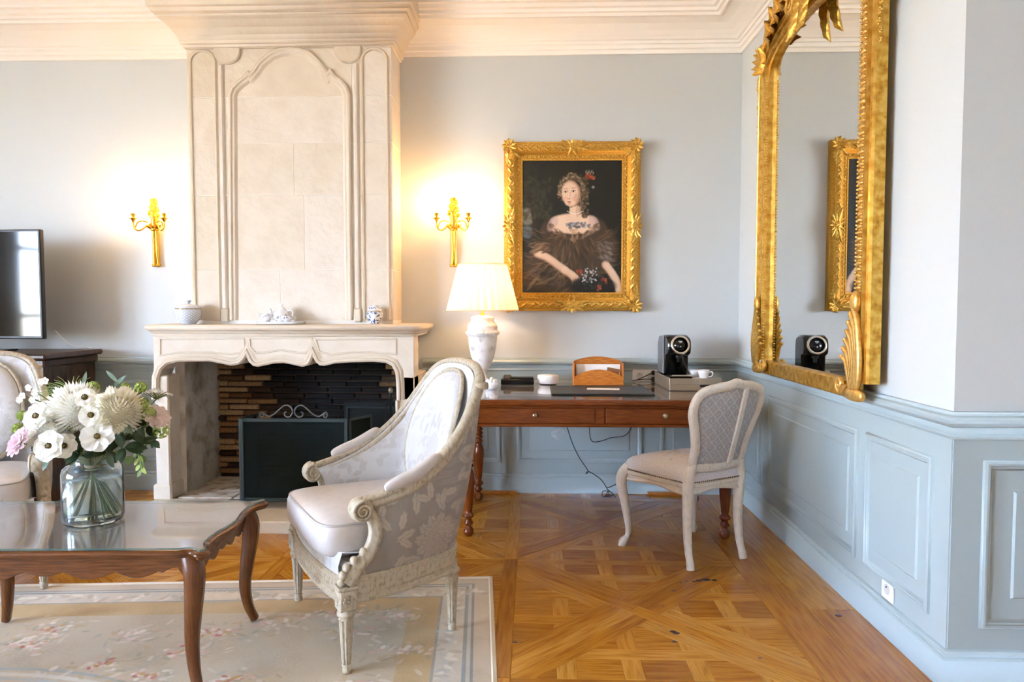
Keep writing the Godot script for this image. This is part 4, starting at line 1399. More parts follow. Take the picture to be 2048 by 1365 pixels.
		s.xf = Transform3D(Basis(Vector3.FORWARD, PI / 2), Vector3(sx * 0.322, 0.546, 0.152))
		s.lathe([Vector2(0.0, -0.024), Vector2(0.034, -0.025), Vector2(0.040, -0.018), Vector2(0.036, 0.0), Vector2(0.040, 0.018), Vector2(0.034, 0.025), Vector2(0.0, 0.024)], 20)
		build(s, "arm_scroll", wood, c)
		# padded arm rest
		s = S.new()
		var pp := [Vector3(sx * 0.330, 0.608, 0.068), Vector3(sx * 0.330, 0.618, 0.02), Vector3(sx * 0.328, 0.640, -0.05), Vector3(sx * 0.320, 0.680, -0.12), Vector3(sx * 0.314, 0.700, -0.145)]
		pp = spline(pp, 5)
		var sc := []
		for i in pp.size():
			var u := float(i) / (pp.size() - 1)
			sc.append(pow(maxf(sin(clampf(u, 0.012, 0.988) * PI), 0.0), 0.28))
		s.sweep(pp, [Vector2(0.015, -0.01), Vector2(0.020, 0.006), Vector2(0.018, 0.024), Vector2(0.008, 0.032), Vector2(-0.008, 0.032), Vector2(-0.018, 0.024), Vector2(-0.020, 0.006), Vector2(-0.015, -0.01)], Vector3.UP, sc)
		build(s, "arm_pad", silk3, c)
		# front leg block with rosette, fluted tapering leg
		var x: float = sx * 0.340
		s = S.new()
		s.box(Vector3(x, 0.258, 0.214), Vector3(0.062, 0.074, 0.062), 0.006)
		s.box(Vector3(x, 0.298, 0.214), Vector3(0.068, 0.010, 0.068), 0.003)
		var blk := build(s, "leg_block", wood, c)
		for f in [[Vector3(0, 0, 0.032), 0.0], [Vector3(sx * 0.032, 0, 0), sx * PI / 2]]:
			s = S.new()
			s.xf = Transform3D(Basis(Vector3.UP, f[1]) * Basis(Vector3.RIGHT, PI / 2), Vector3(x, 0.257, 0.214) + f[0])
			for k in 8:
				var a := TAU * k / 8
				s.ball(Vector3(0.013 * cos(a), 0.0, 0.013 * sin(a)), Vector3(0.007, 0.004, 0.007), 6, 4)
			s.ball(Vector3.ZERO, Vector3(0.006, 0.006, 0.006), 6, 4)
			build(s, "rosette", wood, blk)
		for e in [[x, 0.214, 0.0, 0.222], [sx * 0.232, -0.232, -0.03, 0.25]]:
			s = S.new()
			var h: float = e[3]
			s.lathe([Vector2(0.0, 0.0), Vector2(0.014, 0.0), Vector2(0.017, 0.010), Vector2(0.013, 0.020), Vector2(0.017, 0.026), Vector2(0.014, 0.032)], 24, Vector3(e[0], 0, e[1]))
			s.lathe([Vector2(0.0140, 0.032), Vector2(0.016, 0.040), Vector2(0.026, h - 0.038), Vector2(0.027, h - 0.034)], 48, Vector3(e[0], 0, e[1]), false, 0.24, 10)
			s.lathe([Vector2(0.026, h - 0.034), Vector2(0.020, h - 0.028), Vector2(0.031, h - 0.020), Vector2(0.031, h - 0.010), Vector2(0.024, h - 0.004), Vector2(0.022, h), Vector2(0.0, h)], 24, Vector3(e[0], 0, e[1]))
			build(s, "leg", wood, c)
	# seat rail
	var plan := []
	for p in [Vector2(0.0, 0.262), Vector2(0.18, 0.254), Vector2(0.31, 0.232), Vector2(0.350, 0.205), Vector2(0.352, 0.10), Vector2(0.335, -0.02), Vector2(0.292, -0.16), Vector2(0.258, -0.225), Vector2(0.17, -0.274), Vector2(0.0, -0.292)]:
		plan.append(p)
	for i in range(8, 0, -1):
		plan.append(Vector2(-plan[i].x, plan[i].y))
	plan = spline(plan, 4, true)
	var rows := []
	for p in plan:
		var n: Vector2 = p.normalized()
		var row := PackedVector3Array()
		for q in [[-0.03, 0.330], [0.0, 0.330], [0.008, 0.322], [0.006, 0.312], [0.0, 0.308], [0.004, 0.296], [0.003, 0.272], [-0.002, 0.264], [0.006, 0.256], [0.007, 0.246], [0.0, 0.236], [-0.03, 0.236]]:
			row.append(Vector3(p.x + n.x * q[0], q[1], p.y + n.y * q[0]))
		rows.append(row)
	s = S.new()
	s.grid(rows, true, false, true)
	build(s, "seat_rail", wood, c)
	# seat deck that fills the frame under the cushion
	s = S.new()
	s.xf = Transform3D(Basis(Vector3(1, 0, 0), Vector3(0, 0, -1), Vector3(0, 1, 0)), Vector3.ZERO)
	var deck := PackedVector2Array()
	for p in plan:
		deck.append(Vector2(p.x * 0.955, -p.y * 0.955))
	s.extrude(deck, 0.26, 0.372, 0.015)
	build(s, "seat_deck", silk2, c)
	# front of the seat under the cushion
	rows = []
	for i in 13:
		var u := -1.0 + i / 6.0
		var x := u * 0.315
		var z := 0.258 - 0.028 * u * u
		rows.append(PackedVector3Array([Vector3(x, 0.322, z), Vector3(x, 0.36, z + 0.002), Vector3(x, 0.385 + 0.02 * u * u, z - 0.012), Vector3(x, 0.39, z - 0.10)]))
	s = S.new()
	s.grid(rows, false, false, false, true)
	build(s, "seat_front", silk2, c)
	# loose seat cushion, piped
	s = S.new()
	s.trap = 0.42
	s.pad(Vector3(0, 0.436, 0.026), Vector3(0.272, 0.078, 0.262), 0.45, 0.32, 56, 20)
	var cu := build(s, "seat_cushion", silk3, c)
	var pts := []
	for i in 48:
		var a := TAU * i / 48
		var x := 0.262 * signf(cos(a)) * pow(absf(cos(a)), 0.32)
		var z := 0.026 + 0.252 * signf(sin(a)) * pow(absf(sin(a)), 0.32)
		pts.append(Vector3(x * (1.0 + 0.42 * z), 0.488, z))
	s = S.new()
	s.tube(pts, 0.0045, 6, [], true)
	build(s, "piping", mat("piping_silk", c8(186, 182, 178), 0.5), cu)
	# stuffed oval panel of the back
	rows = []
	var oval := []
	for i in 36:
		var a := TAU * i / 36
		oval.append(Vector2(0.192 * signf(cos(a)) * pow(absf(cos(a)), 0.8), 0.240 * sin(a)))
	for p in oval:
		var row := PackedVector3Array()
		for q in [[1.0, 0.0], [0.97, 0.018], [0.86, 0.034], [0.6, 0.044], [0.3, 0.048], [0.0, 0.049]]:
			row.append(chair_back(p.x * q[0], p.y * q[0], q[1]))
		rows.append(row)
	s = S.new()
	s.grid(rows, true, false)
	build(s, "back_cushion", silk2, c)
	pts = []
	for p in oval:
		pts.append(chair_back(p.x * 1.03, p.y * 1.02, 0.006))
	s = S.new()
	s.tube(pts, 0.009, 8, [], true)
	build(s, "back_moulding", wood, c)
	copy(c, "cream-painted bergere armchair in pale damask behind the vase of flowers", Vector3(-2.56, 0.009, -3.02), deg_to_rad(26))

func chair_back(x: float, t: float, off: float) -> Vector3:
	var y := 0.735 + t
	var k := 1.0 - pow(absf(x) / 0.30, 2.0)
	return Vector3(x, y + off * 0.3, -0.168 - 0.385 * (y - 0.5) * 0.86 - 0.085 * k * 1.0 + 0.045 + off)

func rail_sweep(s: S, path: Array, prof: Array) -> void:
	# like sweep, with the profile kept upright and turned outwards from the seat
	var rows := []
	var m := path.size()
	for i in m:
		var t: Vector3 = (path[mini(i + 1, m - 1)] - path[maxi(i - 1, 0)]).normalized()
		var o := Vector3(path[i].x * 1.1, 0, path[i].z - 0.12).normalized()
		var u := t.cross(o)
		if u.y < 0.0:
			u = -u
		u = u.normalized()
		o = (o - t * o.dot(t)).normalized()
		var row := PackedVector3Array()
		for p in prof:
			row.append(path[i] + o * p.x + u * p.y)
		rows.append(row)
	s.grid(rows, false, true, false)

# ---------------------------------------------------------------- rug
func dab(im: Image, cx: float, cy: float, rx: float, ry: float, ang: float, col: Color, k: float, soft := 0.5) -> void:
	# a soft-edged brush mark
	var ext := int(maxf(rx, ry)) + 1
	var ca := cos(ang)
	var sa := sin(ang)
	var w := im.get_width()
	var h := im.get_height()
	for dy in range(-ext, ext + 1):
		var y := int(cy) + dy
		if y < 0 or y >= h:
			continue
		for dx in range(-ext, ext + 1):
			var x := int(cx) + dx
			if x < 0 or x >= w:
				continue
			var u := (dx * ca + dy * sa) / rx
			var v := (-dx * sa + dy * ca) / ry
			var d := u * u + v * v
			if d < 1.0:
				var t := k * clampf((1.0 - d) / maxf(soft, 0.01), 0.0, 1.0)
				im.set_pixel(x, y, im.get_pixel(x, y).lerp(col, t))

func stroke(im: Image, pts: Array, r: float, col: Color, k: float) -> void:
	for i in pts.size() - 1:
		var a: Vector2 = pts[i]
		var b: Vector2 = pts[i + 1]
		var n := maxi(1, int(a.distance_to(b) / (r * 0.8)))
		for j in n:
			var p := a.lerp(b, float(j) / n)
			dab(im, p.x, p.y, r, r, 0, col, k, 0.6)

func rug() -> void:
	var W := 1024
	var H := 720
	var im := Image.create(W, H, false, Image.FORMAT_RGB8)
	var nz := FastNoiseLite.new()
	nz.frequency = 0.012
	nz.fractal_octaves = 4
	var fine := FastNoiseLite.new()
	fine.frequency = 0.25
	fine.seed = 4
	# u = 0 at the right edge, v = 0 at the far edge; 3.5 mm to a pixel
	for y in H:
		for x in W:
			var e := minf(minf(x, W - 1 - x), minf(y, H - 1 - y))
			var c := c8(198, 184, 158)
			if e < 20: c = c8(204, 192, 172)
			elif e < 23: c = c8(150, 154, 152)
			elif e < 27: c = c8(200, 196, 184)
			elif e < 31: c = c8(156, 162, 162)
			elif e < 58: c = c8(208, 200, 184)
			elif e < 61: c = c8(166, 164, 154)
			elif e < 95: c = c8(196, 172, 130)
			var k := nz.get_noise_2d(x, y) * 0.10 + fine.get_noise_2d(x, y) * 0.05
			im.set_pixel(x, y, c.lightened(k) if k > 0 else c.darkened(-k))
	var r := RandomNumberGenerator.new()
	r.seed = 12
	# acanthus in the border
	for side in 4:
		var n := 60 if side % 2 == 0 else 42
		for i in n:
			var t := (i + 0.5) / n
			var p := Vector2(t * W, 45.0)
			if side == 1: p = Vector2(W - 45.0, t * H)
			if side == 2: p = Vector2(t * W, H - 45.0)
			if side == 3: p = Vector2(45.0, t * H)
			for q in 3:
				dab(im, p.x + r.randf_range(-8, 8), p.y + r.randf_range(-9, 9), 9, 4, r.randf() * PI, [c8(232, 226, 212), c8(186, 176, 158), c8(196, 196, 188)][q], 0.7)
	# oval cartouches in the border
	for cx in [330.0, 620.0]:
		for k in 40:
			var a := TAU * k / 40
			dab(im, cx + 44 * cos(a), 46 + 17 * sin(a), 5, 3, a, c8(172, 170, 156), 0.8)
		dab(im, cx, 46, 36, 12, 0, c8(220, 208, 182), 0.8)
	# oval medallion lines in the middle
	for ring in [[250, 150, c8(168, 174, 168), 2.6], [238, 140, c8(214, 206, 190), 4.0], [228, 132, c8(176, 180, 174), 2.0]]:
		var pts := []
		for k in 81:
			var a := TAU * k / 80
			pts.append(Vector2(500 + ring[0] * cos(a), 360 + ring[1] * sin(a)))
		stroke(im, pts, ring[3], ring[2], 0.8)
	# garlands of roses
	var roses := []
	for k in 22:
		var a := TAU * k / 22 + 0.1
		roses.append(Vector2(500 + (330 + 24 * sin(k * 2.2)) * cos(a), 360 + (210 + 20 * cos(k * 1.7)) * sin(a)))
	roses.append_array([Vector2(110, 110), Vector2(150, 150), Vector2(95, 190), Vector2(130, 260), Vector2(190, 105), Vector2(100, 560), Vector2(160, 600), Vector2(430, 340), Vector2(560, 380), Vector2(500, 360), Vector2(250, 120), Vector2(85, 330), Vector2(112, 400)])
	for k in 60:
		roses.append(Vector2(r.randf_range(75, W - 75), r.randf_range(75, H - 75)))
	for p in roses:
		# leaves and stalks, then petals, each a small mark
		for i in 26:
			dab(im, p.x + r.randfn(0, 22), p.y + r.randfn(0, 13), r.randf_range(4, 9), r.randf_range(1.6, 3), r.randf() * PI, [c8(166, 160, 134), c8(188, 166, 124), c8(216, 206, 190), c8(172, 172, 158), c8(222, 212, 198)][i % 5], 0.6)
		for i in 14:
			dab(im, p.x + r.randfn(0, 12), p.y + r.randfn(0, 7), r.randf_range(3, 6), r.randf_range(2, 4), r.randf() * PI, [c8(222, 204, 190), c8(210, 176, 160), c8(230, 220, 206)][i % 3], 0.75)
		if r.randf() < 0.45:
			for i in 9:
				dab(im, p.x + r.randfn(0, 8), p.y + r.randfn(0, 5), r.randf_range(2, 5), r.randf_range(1.5, 3), r.randf() * PI, [c8(178, 110, 90), c8(198, 142, 124), c8(190, 146, 84)][i % 3], 0.75)
	im.generate_mipmaps()
	var m := mat("rug_wool", c8(255, 255, 255), 0.95)
	m.albedo_texture = ImageTexture.create_from_image(im)
	var o := thing("rug", "faded cream floral rug with blue-grey border lines under the coffee table", "rug", Vector3(-0.196, 0.0, -3.165), 0.075)
	var s := S.new()
	var w := 3.6
	var l := 2.55
	var rows := []
	for i in 37:
		var row := PackedVector3Array()
		for j in 27:
			var edge := i == 0 or i == 36 or j == 0 or j == 26
			row.append(Vector3(-w * i / 36.0, 0.002 if edge else 0.0085, l * j / 26.0))
		rows.append(row)
	# uv by position
	for i in 36:
		for j in 26:
			var a := Vector2(i / 36.0, j / 26.0)
			var b := Vector2((i + 1) / 36.0, (j + 1) / 26.0)
			s.quad(rows[i][j], rows[i][j + 1], rows[i + 1][j + 1], rows[i + 1][j], a, Vector2(a.x, b.y), b, Vector2(b.x, a.y))
	build(s, "pile", m, o)
	build_flat(rect(-w - 0.008, -0.008, 0.008, l + 0.008), "binding", mat("rug_binding", c8(214, 200, 174), 0.95), o)

func build_flat(path: Array, called: String, m: Material, parent: Node3D) -> MeshInstance3D:
	var s := S.new()
	s.xf = Transform3D(Basis(Vector3(1, 0, 0), Vector3(0, 0, 1), Vector3(0, 1, 0)), Vector3.ZERO)
	s.mould(path, true, [Vector2(-0.004, 0.0005), Vector2(-0.002, 0.008), Vector2(0.010, 0.010), Vector2(0.016, 0.004)])
	return build(s, called, m, parent)

# ---------------------------------------------------------------- carved ornament
func acanthus(s: S, o: Vector3, dir: Vector3, nrm: Vector3, l: float, w: float, curl := 0.3, lobes := 4) -> void:
	dir = dir.normalized()
	nrm = (nrm - dir * nrm.dot(dir)).normalized()
	var side := dir.cross(nrm)
	var rows := []
	var n := lobes * 4
	for i in n + 1:
		var u := float(i) / n
		var wd := w * pow(maxf(sin(pow(u, 0.75) * PI * 0.93 + 0.12), 0.0), 0.55) * (0.66 + 0.34 * absf(sin((u + 0.12) * lobes * PI))) * 0.5
		var c := o + dir * (l * u) + nrm * (l * curl * (u * u * 1.2 - 0.25 * u) + 0.004)
		var row := PackedVector3Array()
		for j in 7:
			var v := (j - 3) / 3.0
			row.append(c + side * (wd * v) + nrm * (w * 0.16 * (1.0 - v * v) - 0.05 * w * absf(v) + (0.05 * w if j == 3 else 0.0)) - dir * (0.10 * l * absf(v)))
		rows.append(row)
	s.grid(rows)
	# back of the leaf
	var back := []
	for row in rows:
		var r2 := PackedVector3Array()
		for p in row:
			r2.append(p - nrm * 0.003)
		back.append(r2)
	s.grid(back, false, false, false, true)

func curl(s: S, o: Vector3, dir: Vector3, nrm: Vector3, r: float, thick: float, hand := 1.0, turns := 1.5) -> void:
	dir = dir.normalized()
	var side := nrm.cross(dir).normalized() * hand
	var pts := []
	var sc := []
	var n := int(14 * turns)
	for i in n + 1:
		var u := float(i) / n
		var a := u * turns * TAU
		var rr := r * (1.0 - 0.8 * u)
		pts.append(o + dir * (rr * sin(a)) + side * (r - rr * cos(a)) + nrm * (0.004 * u))
		sc.append(1.0 - 0.35 * u)
	s.sweep(pts, hexa(thick), nrm, sc)

func hexa(r: float) -> Array:
	var p := []
	for k in 6:
		p.append(Vector2(cos(TAU * k / 6), sin(TAU * k / 6)) * r)
	return p

# ---------------------------------------------------------------- tall mirror
func wall_mirror() -> void:
	var o := thing("wall_mirror", "tall gilt carved mirror hanging on the right wall above the chair rail", "mirror")
	var t := Transform3D(Basis(Vector3(0, 0, 1), Vector3(0, 1, 0), Vector3(-1, 0, 0)), Vector3(RIGHT - 0.036, 0, 0))
	o.transform = t
	# in the mirror's own axes: x along the wall towards the camera, y up, z out of the wall
	var x0 := -3.935
	var x1 := -2.835
	var xm := (x0 + x1) / 2
	var path := [Vector2(x0, 0.955), Vector2(x1, 0.955), Vector2(x1, 2.50)]
	for k in range(1, 12):
		var a := PI * k / 12.0
		path.append(Vector2(xm + (x1 - x0) / 2 * cos(a), 2.50 + 0.15 * pow(sin(a), 0.7)))
	path.append(Vector2(x0, 2.50))
	var poly := PackedVector2Array(path)
	var s := S.new()
	s.extrude(poly, 0.002, 0.012)
	build(s, "glass", M.mirror, o)
	# stiles and arched top: path runs counter-clockwise, so left is inside; profile goes outwards
	var arch := [Vector2(x1, 0.955), Vector2(x1, 1.7), Vector2(x1, 2.50)]
	for k in range(1, 12):
		var a := PI * k / 12.0
		arch.append(Vector2(xm + (x1 - x0) / 2 * cos(a), 2.50 + 0.15 * pow(sin(a), 0.7)))
	arch.append_array([Vector2(x0, 2.50), Vector2(x0, 1.7), Vector2(x0, 0.955)])
	s = S.new()
	s.mould(arch, false, [Vector2(0.004, 0.012), Vector2(0.0, 0.034), Vector2(-0.010, 0.040), Vector2(-0.015, 0.026), Vector2(-0.022, 0.026), Vector2(-0.030, 0.048), Vector2(-0.046, 0.048), Vector2(-0.053, 0.034), Vector2(-0.067, 0.034), Vector2(-0.073, 0.052), Vector2(-0.090, 0.058), Vector2(-0.096, 0.038), Vector2(-0.106, 0.040), Vector2(-0.116, 0.054), Vector2(-0.128, 0.052), Vector2(-0.134, 0.042), Vector2(-0.134, 0.0), Vector2(0, 0.0)])
	build(s, "frame", M.gold_smooth, o)
	# plain flat bottom rail
	s = S.new()
	s.box(Vector3(xm, 0.918, 0.022), Vector3(x1 - x0 + 0.02, 0.074, 0.044), 0.006)
	build(s, "bottom_rail", M.gold_smooth, o)
	# beading and gadroons
	s = S.new()
	var y := 0.97
	while y < 2.50:
		for x in [x0 - 0.006, x0 - 0.060, x1 + 0.006]:
			s.ball(Vector3(x, y, 0.042), Vector3(0.0065, 0.0065, 0.008), 6, 4)
		y += 0.0155
	build(s, "beading", M.gold, o).set_meta("kind", "stuff")
	s = S.new()
	y = 0.99
	while y < 2.50:
		s.pad(Vector3(x1 + 0.039, y, 0.044), Vector3(0.020, 0.0085, 0.010), 0.7, 0.7, 8, 6)
		y += 0.024
	build(s, "gadroons", M.gold_pale, o).set_meta("kind", "stuff")
	# acanthus at the lower corners
	for e in [[x1 + 0.04, 1.0], [x0 - 0.04, -1.0]]:
		s = S.new()
		var b := Vector3(e[0], 0.90, 0.048)
		var h: float = e[1]
		# plume of ribs sweeping up from the volute
		for k in 7:
			var u := k / 6.0
			var pts := spline([b + Vector3(-h * 0.035, 0.035, 0.012), b + Vector3(h * lerpf(-0.010, 0.045, u), 0.03 + 0.01 * u, 0.016), b + Vector3(h * lerpf(-0.018, 0.062, u), lerpf(0.08, 0.16, u), 0.018), b + Vector3(h * lerpf(-0.050, 0.030, u), lerpf(0.13, 0.30, u), 0.016), b + Vector3(h * lerpf(-0.085, 0.0, u), lerpf(0.15, 0.36, u), 0.022)], 5)
			var sc := []
			for i in pts.size():
				sc.append(0.6 + 0.9 * sin(float(i) / (pts.size() - 1) * PI * 0.9))
			s.sweep(pts, hexa(0.0095), Vector3(0, 0, 1), sc)
			s.ball(pts[-1], Vector3(0.010, 0.010, 0.009), 8, 6)
		curl(s, b + Vector3(-h * 0.075, 0.035, 0.014), Vector3(0, -1, 0), Vector3(0, 0, 1), 0.036, 0.013, -h, 1.6)
		s.pad(b + Vector3(h * 0.01, 0.005, 0.008), Vector3(0.075, 0.026, 0.018), 0.7, 0.7, 14, 8)
		s.pad(b + Vector3(h * 0.012, 0.37, 0.014), Vector3(0.028, 0.045, 0.018), 0.9, 0.9, 12, 8)
		for k in 12:
			s.ball(b + Vector3(h * (0.03 + 0.012 * sin(k * 0.28)), 0.04 + 0.024 * k, 0.014), Vector3(0.009, 0.010, 0.010), 8, 6)
		build(s, "corner_acanthus", M.gold_pale if h > 0 else M.gold, o)
	# leaf trails on the outer edge of the stiles
	for e in [[x0 - 0.132, -1.0], [x1 + 0.132, 1.0]]:
		s = S.new()
		for k in 9:
			var p := Vector3(e[0] + e[1] * (0.016 + 0.010 * sin(k * 1.9)), 2.53 - 0.036 * k, 0.040)
			var big := 1.0 - 0.06 * k
			for q in 5:
				var a := TAU * q / 5 + k
				s.ball(p + Vector3(0.014 * cos(a), 0.014 * sin(a), 0.0) * big, Vector3(0.011, 0.011, 0.010) * big, 8, 6)
			s.ball(p + Vector3(0, 0, 0.006), Vector3(0.008, 0.008, 0.008) * big, 8, 6)
		build(s, "leaf_trail", M.gold, o)
	# shoulder leaves, the run of leaves along the arched top and the crest with its two hanging leaves
	for h in [-1.0, 1.0]:
		s = S.new()
		var b := Vector3(xm + h * 0.60, 2.60, 0.050)
		for k in 6:
			var a := -0.6 + k * 0.5
			acanthus(s, b, Vector3(h * cos(a), sin(a), 0.1), Vector3(0, 0, 1), 0.085, 0.085, 0.2, 1)
		curl(s, b + Vector3(0, 0.02, 0.01), Vector3(h, 0, 0), Vector3(0, 0, 1), 0.04, 0.014, h, 1.5)
		build(s, "shoulder_leaves", M.gold, o)
		s = S.new()
		for k in 7:
			var u := k / 6.0
			var p := Vector3(xm + h * lerpf(0.52, 0.12, u), 2.70 + 0.13 * sin(u * PI / 2), 0.056)
			acanthus(s, p, Vector3(-h * 0.8, 0.5 + 0.2 * (k % 2), 0.1), Vector3(0, 0, 1), 0.12, 0.095, 0.15, 3)
			acanthus(s, p, Vector3(-h * 0.9, -0.25, 0.1), Vector3(0, 0, 1), 0.13, 0.085, 0.12, 3)
		s.tube(spline([Vector3(xm + h * 0.56, 2.66, 0.058), Vector3(xm + h * 0.40, 2.76, 0.06), Vector3(xm + h * 0.22, 2.82, 0.062), Vector3(xm + h * 0.08, 2.88, 0.07)], 5), 0.020, 8)
		build(s, "top_leaves", M.gold, o)
	s = S.new()
	for k in 9:
		var a := PI * (k + 0.5) / 9.0
		acanthus(s, Vector3(xm, 2.76, 0.060), Vector3(cos(a), sin(a) * 1.1, 0.25), Vector3(0, 0, 1), 0.20, 0.13, 0.15, 4)
	for h in [-1.0, 1.0]:
		acanthus(s, Vector3(xm + h * 0.035, 2.78, 0.066), Vector3(h * 0.12, -1, 0.05), Vector3(0, 0, 1), 0.27, 0.11, 0.06, 5)
		curl(s, Vector3(xm + h * 0.12, 2.74, 0.064), Vector3(0, -1, 0), Vector3(0, 0, 1), 0.05, 0.015, h, 1.5)
	s.pad(Vector3(xm, 2.80, 0.07), Vector3(0.06, 0.08, 0.03), 0.9, 0.9, 14, 8)
	build(s, "crest", M.gold, o)

# ---------------------------------------------------------------- portrait
func painting() -> void:
	var o := thing("portrait_painting", "dark oil portrait of a curly-haired lady in brown gown, wide carved gold frame", "painting", Vector3(0.2555, 1.779, BACK))
	var ix := 0.3265
	var iy := 0.4335
	var s := S.new()
	# canvas
	s.quad(Vector3(-ix, iy, 0.030), Vector3(ix, iy, 0.030), Vector3(ix, -iy, 0.030), Vector3(-ix, -iy, 0.030), Vector2(0, 0), Vector2(1, 0), Vector2(1, 1), Vector2(0, 1))
	var cm := mat("oil_paint", c8(255, 255, 255), 0.35)
	cm.albedo_texture = portrait()
	var cv := build(s, "canvas", cm, o)
	s = S.new()
	s.box(Vector3(0, 0, 0.014), Vector3(2 * ix + 0.02, 2 * iy + 0.02, 0.026))
	build(s, "stretcher", M.honey_wood, cv)
	s = S.new()
	s.mould(rect(-ix, -iy, ix, iy), true, [Vector2(0.003, 0.028), Vector2(0.001, 0.036), Vector2(-0.008, 0.040), Vector2(-0.012, 0.036), Vector2(-0.034, 0.040), Vector2(-0.040, 0.048), Vector2(-0.052, 0.066), Vector2(-0.075, 0.076), Vector2(-0.098, 0.070), Vector2(-0.108, 0.054), Vector2(-0.116, 0.050), Vector2(-0.120, 0.040), Vector2(-0.120, 0.0), Vector2(0.0, 0.0)])
	build(s, "frame_moulding", M.gold_carved, o)
	s = S.new()
	for q in [[Vector2(-1, 0), iy, ix], [Vector2(1, 0), iy, ix], [Vector2(0, 1), ix, iy], [Vector2(0, -1), ix, iy]]:
		var d: Vector2 = q[0]
		var along := Vector2(-d.y, d.x)
		var n := int(q[1] * 2.0 / 0.028)
		for i in n + 1:
			var u: float = -q[1] + 2.0 * q[1] * i / n
			var p: Vector2 = along * u + d * (q[2] + 0.074)
			var hand := 1.0 if i % 2 else -1.0
			curl(s, Vector3(p.x, p.y, 0.071) + Vector3(d.x, d.y, 0) * 0.012 * hand, Vector3(along.x, along.y, 0), Vector3(0, 0, 1), 0.013, 0.0042, hand, 1.3)
			acanthus(s, Vector3(p.x, p.y, 0.070) - Vector3(d.x, d.y, 0) * 0.014 * hand, Vector3(along.x + d.x * 0.6 * hand, along.y + d.y * 0.6 * hand, 0.1), Vector3(0, 0, 1), 0.034, 0.022, 0.2, 3)
			var b: Vector2 = along * u + d * (q[2] + 0.022)
			s.ball(Vector3(b.x, b.y, 0.040), Vector3(0.008, 0.008, 0.004), 6, 4)
	build(s, "carved_band", M.gold, o).set_meta("kind", "stuff")
	for cx in [-1, 1]:
		for cy in [-1, 1]:
			s = S.new()
			var c := Vector3(cx * (ix + 0.085), cy * (iy + 0.085), 0.066)
			for k in 9:
				var a := TAU * k / 9 + 0.3
				acanthus(s, c, Vector3(cos(a), sin(a), 0.2), Vector3(0, 0, 1), 0.054, 0.042, 0.2, 1)
			acanthus(s, c, Vector3(-cx, -cy, -0.25), Vector3(0, 0, 1), 0.10, 0.045, 0.05, 4)
			acanthus(s, c, Vector3(-cx, 0.1 * cy, -0.1), Vector3(0, 0, 1), 0.13, 0.05, 0.05, 4)
			acanthus(s, c, Vector3(0.1 * cx, -cy, -0.1), Vector3(0, 0, 1), 0.13, 0.05, 0.05, 4)
			curl(s, c + Vector3(0, 0, 0.012), Vector3(cx, 0, 0), Vector3(0, 0, 1), 0.022, 0.008, cx * cy, 1.4)
			build(s, "corner_ornament", M.gold, o)
	for q in [[Vector2(-1, 0), ix], [Vector2(1, 0), ix], [Vector2(0, 1), iy], [Vector2(0, -1), iy]]:
		s = S.new()
		var d: Vector2 = q[0]
		var al := Vector3(-d.y, d.x, 0)
		var c = Vector3(d.x, d.y, 0) * (q[1] + 0.082) + Vector3(0, 0, 0.068)
		s.pad(c, Vector3(0.030, 0.030, 0.014), 0.9, 0.9, 12, 6)
		for k in 7:
			var a := PI * (k - 3) / 7.0
			acanthus(s, c, Vector3(d.x, d.y, 0) * cos(a) * 0.8 + al * sin(a) * 1.3, Vector3(0, 0, 1), 0.052 if k in [2, 3, 4] else 0.085, 0.034, 0.15, 3)
		for h in [-1.0, 1.0]:
			acanthus(s, c, al * h - Vector3(d.x, d.y, 0) * 0.25, Vector3(0, 0, 1), 0.12, 0.04, 0.1, 4)
			acanthus(s, c, -Vector3(d.x, d.y, 0) + al * h * 0.5, Vector3(0, 0, 1), 0.06, 0.03, -0.25, 3)
		build(s, "centre_ornament", M.gold, o)

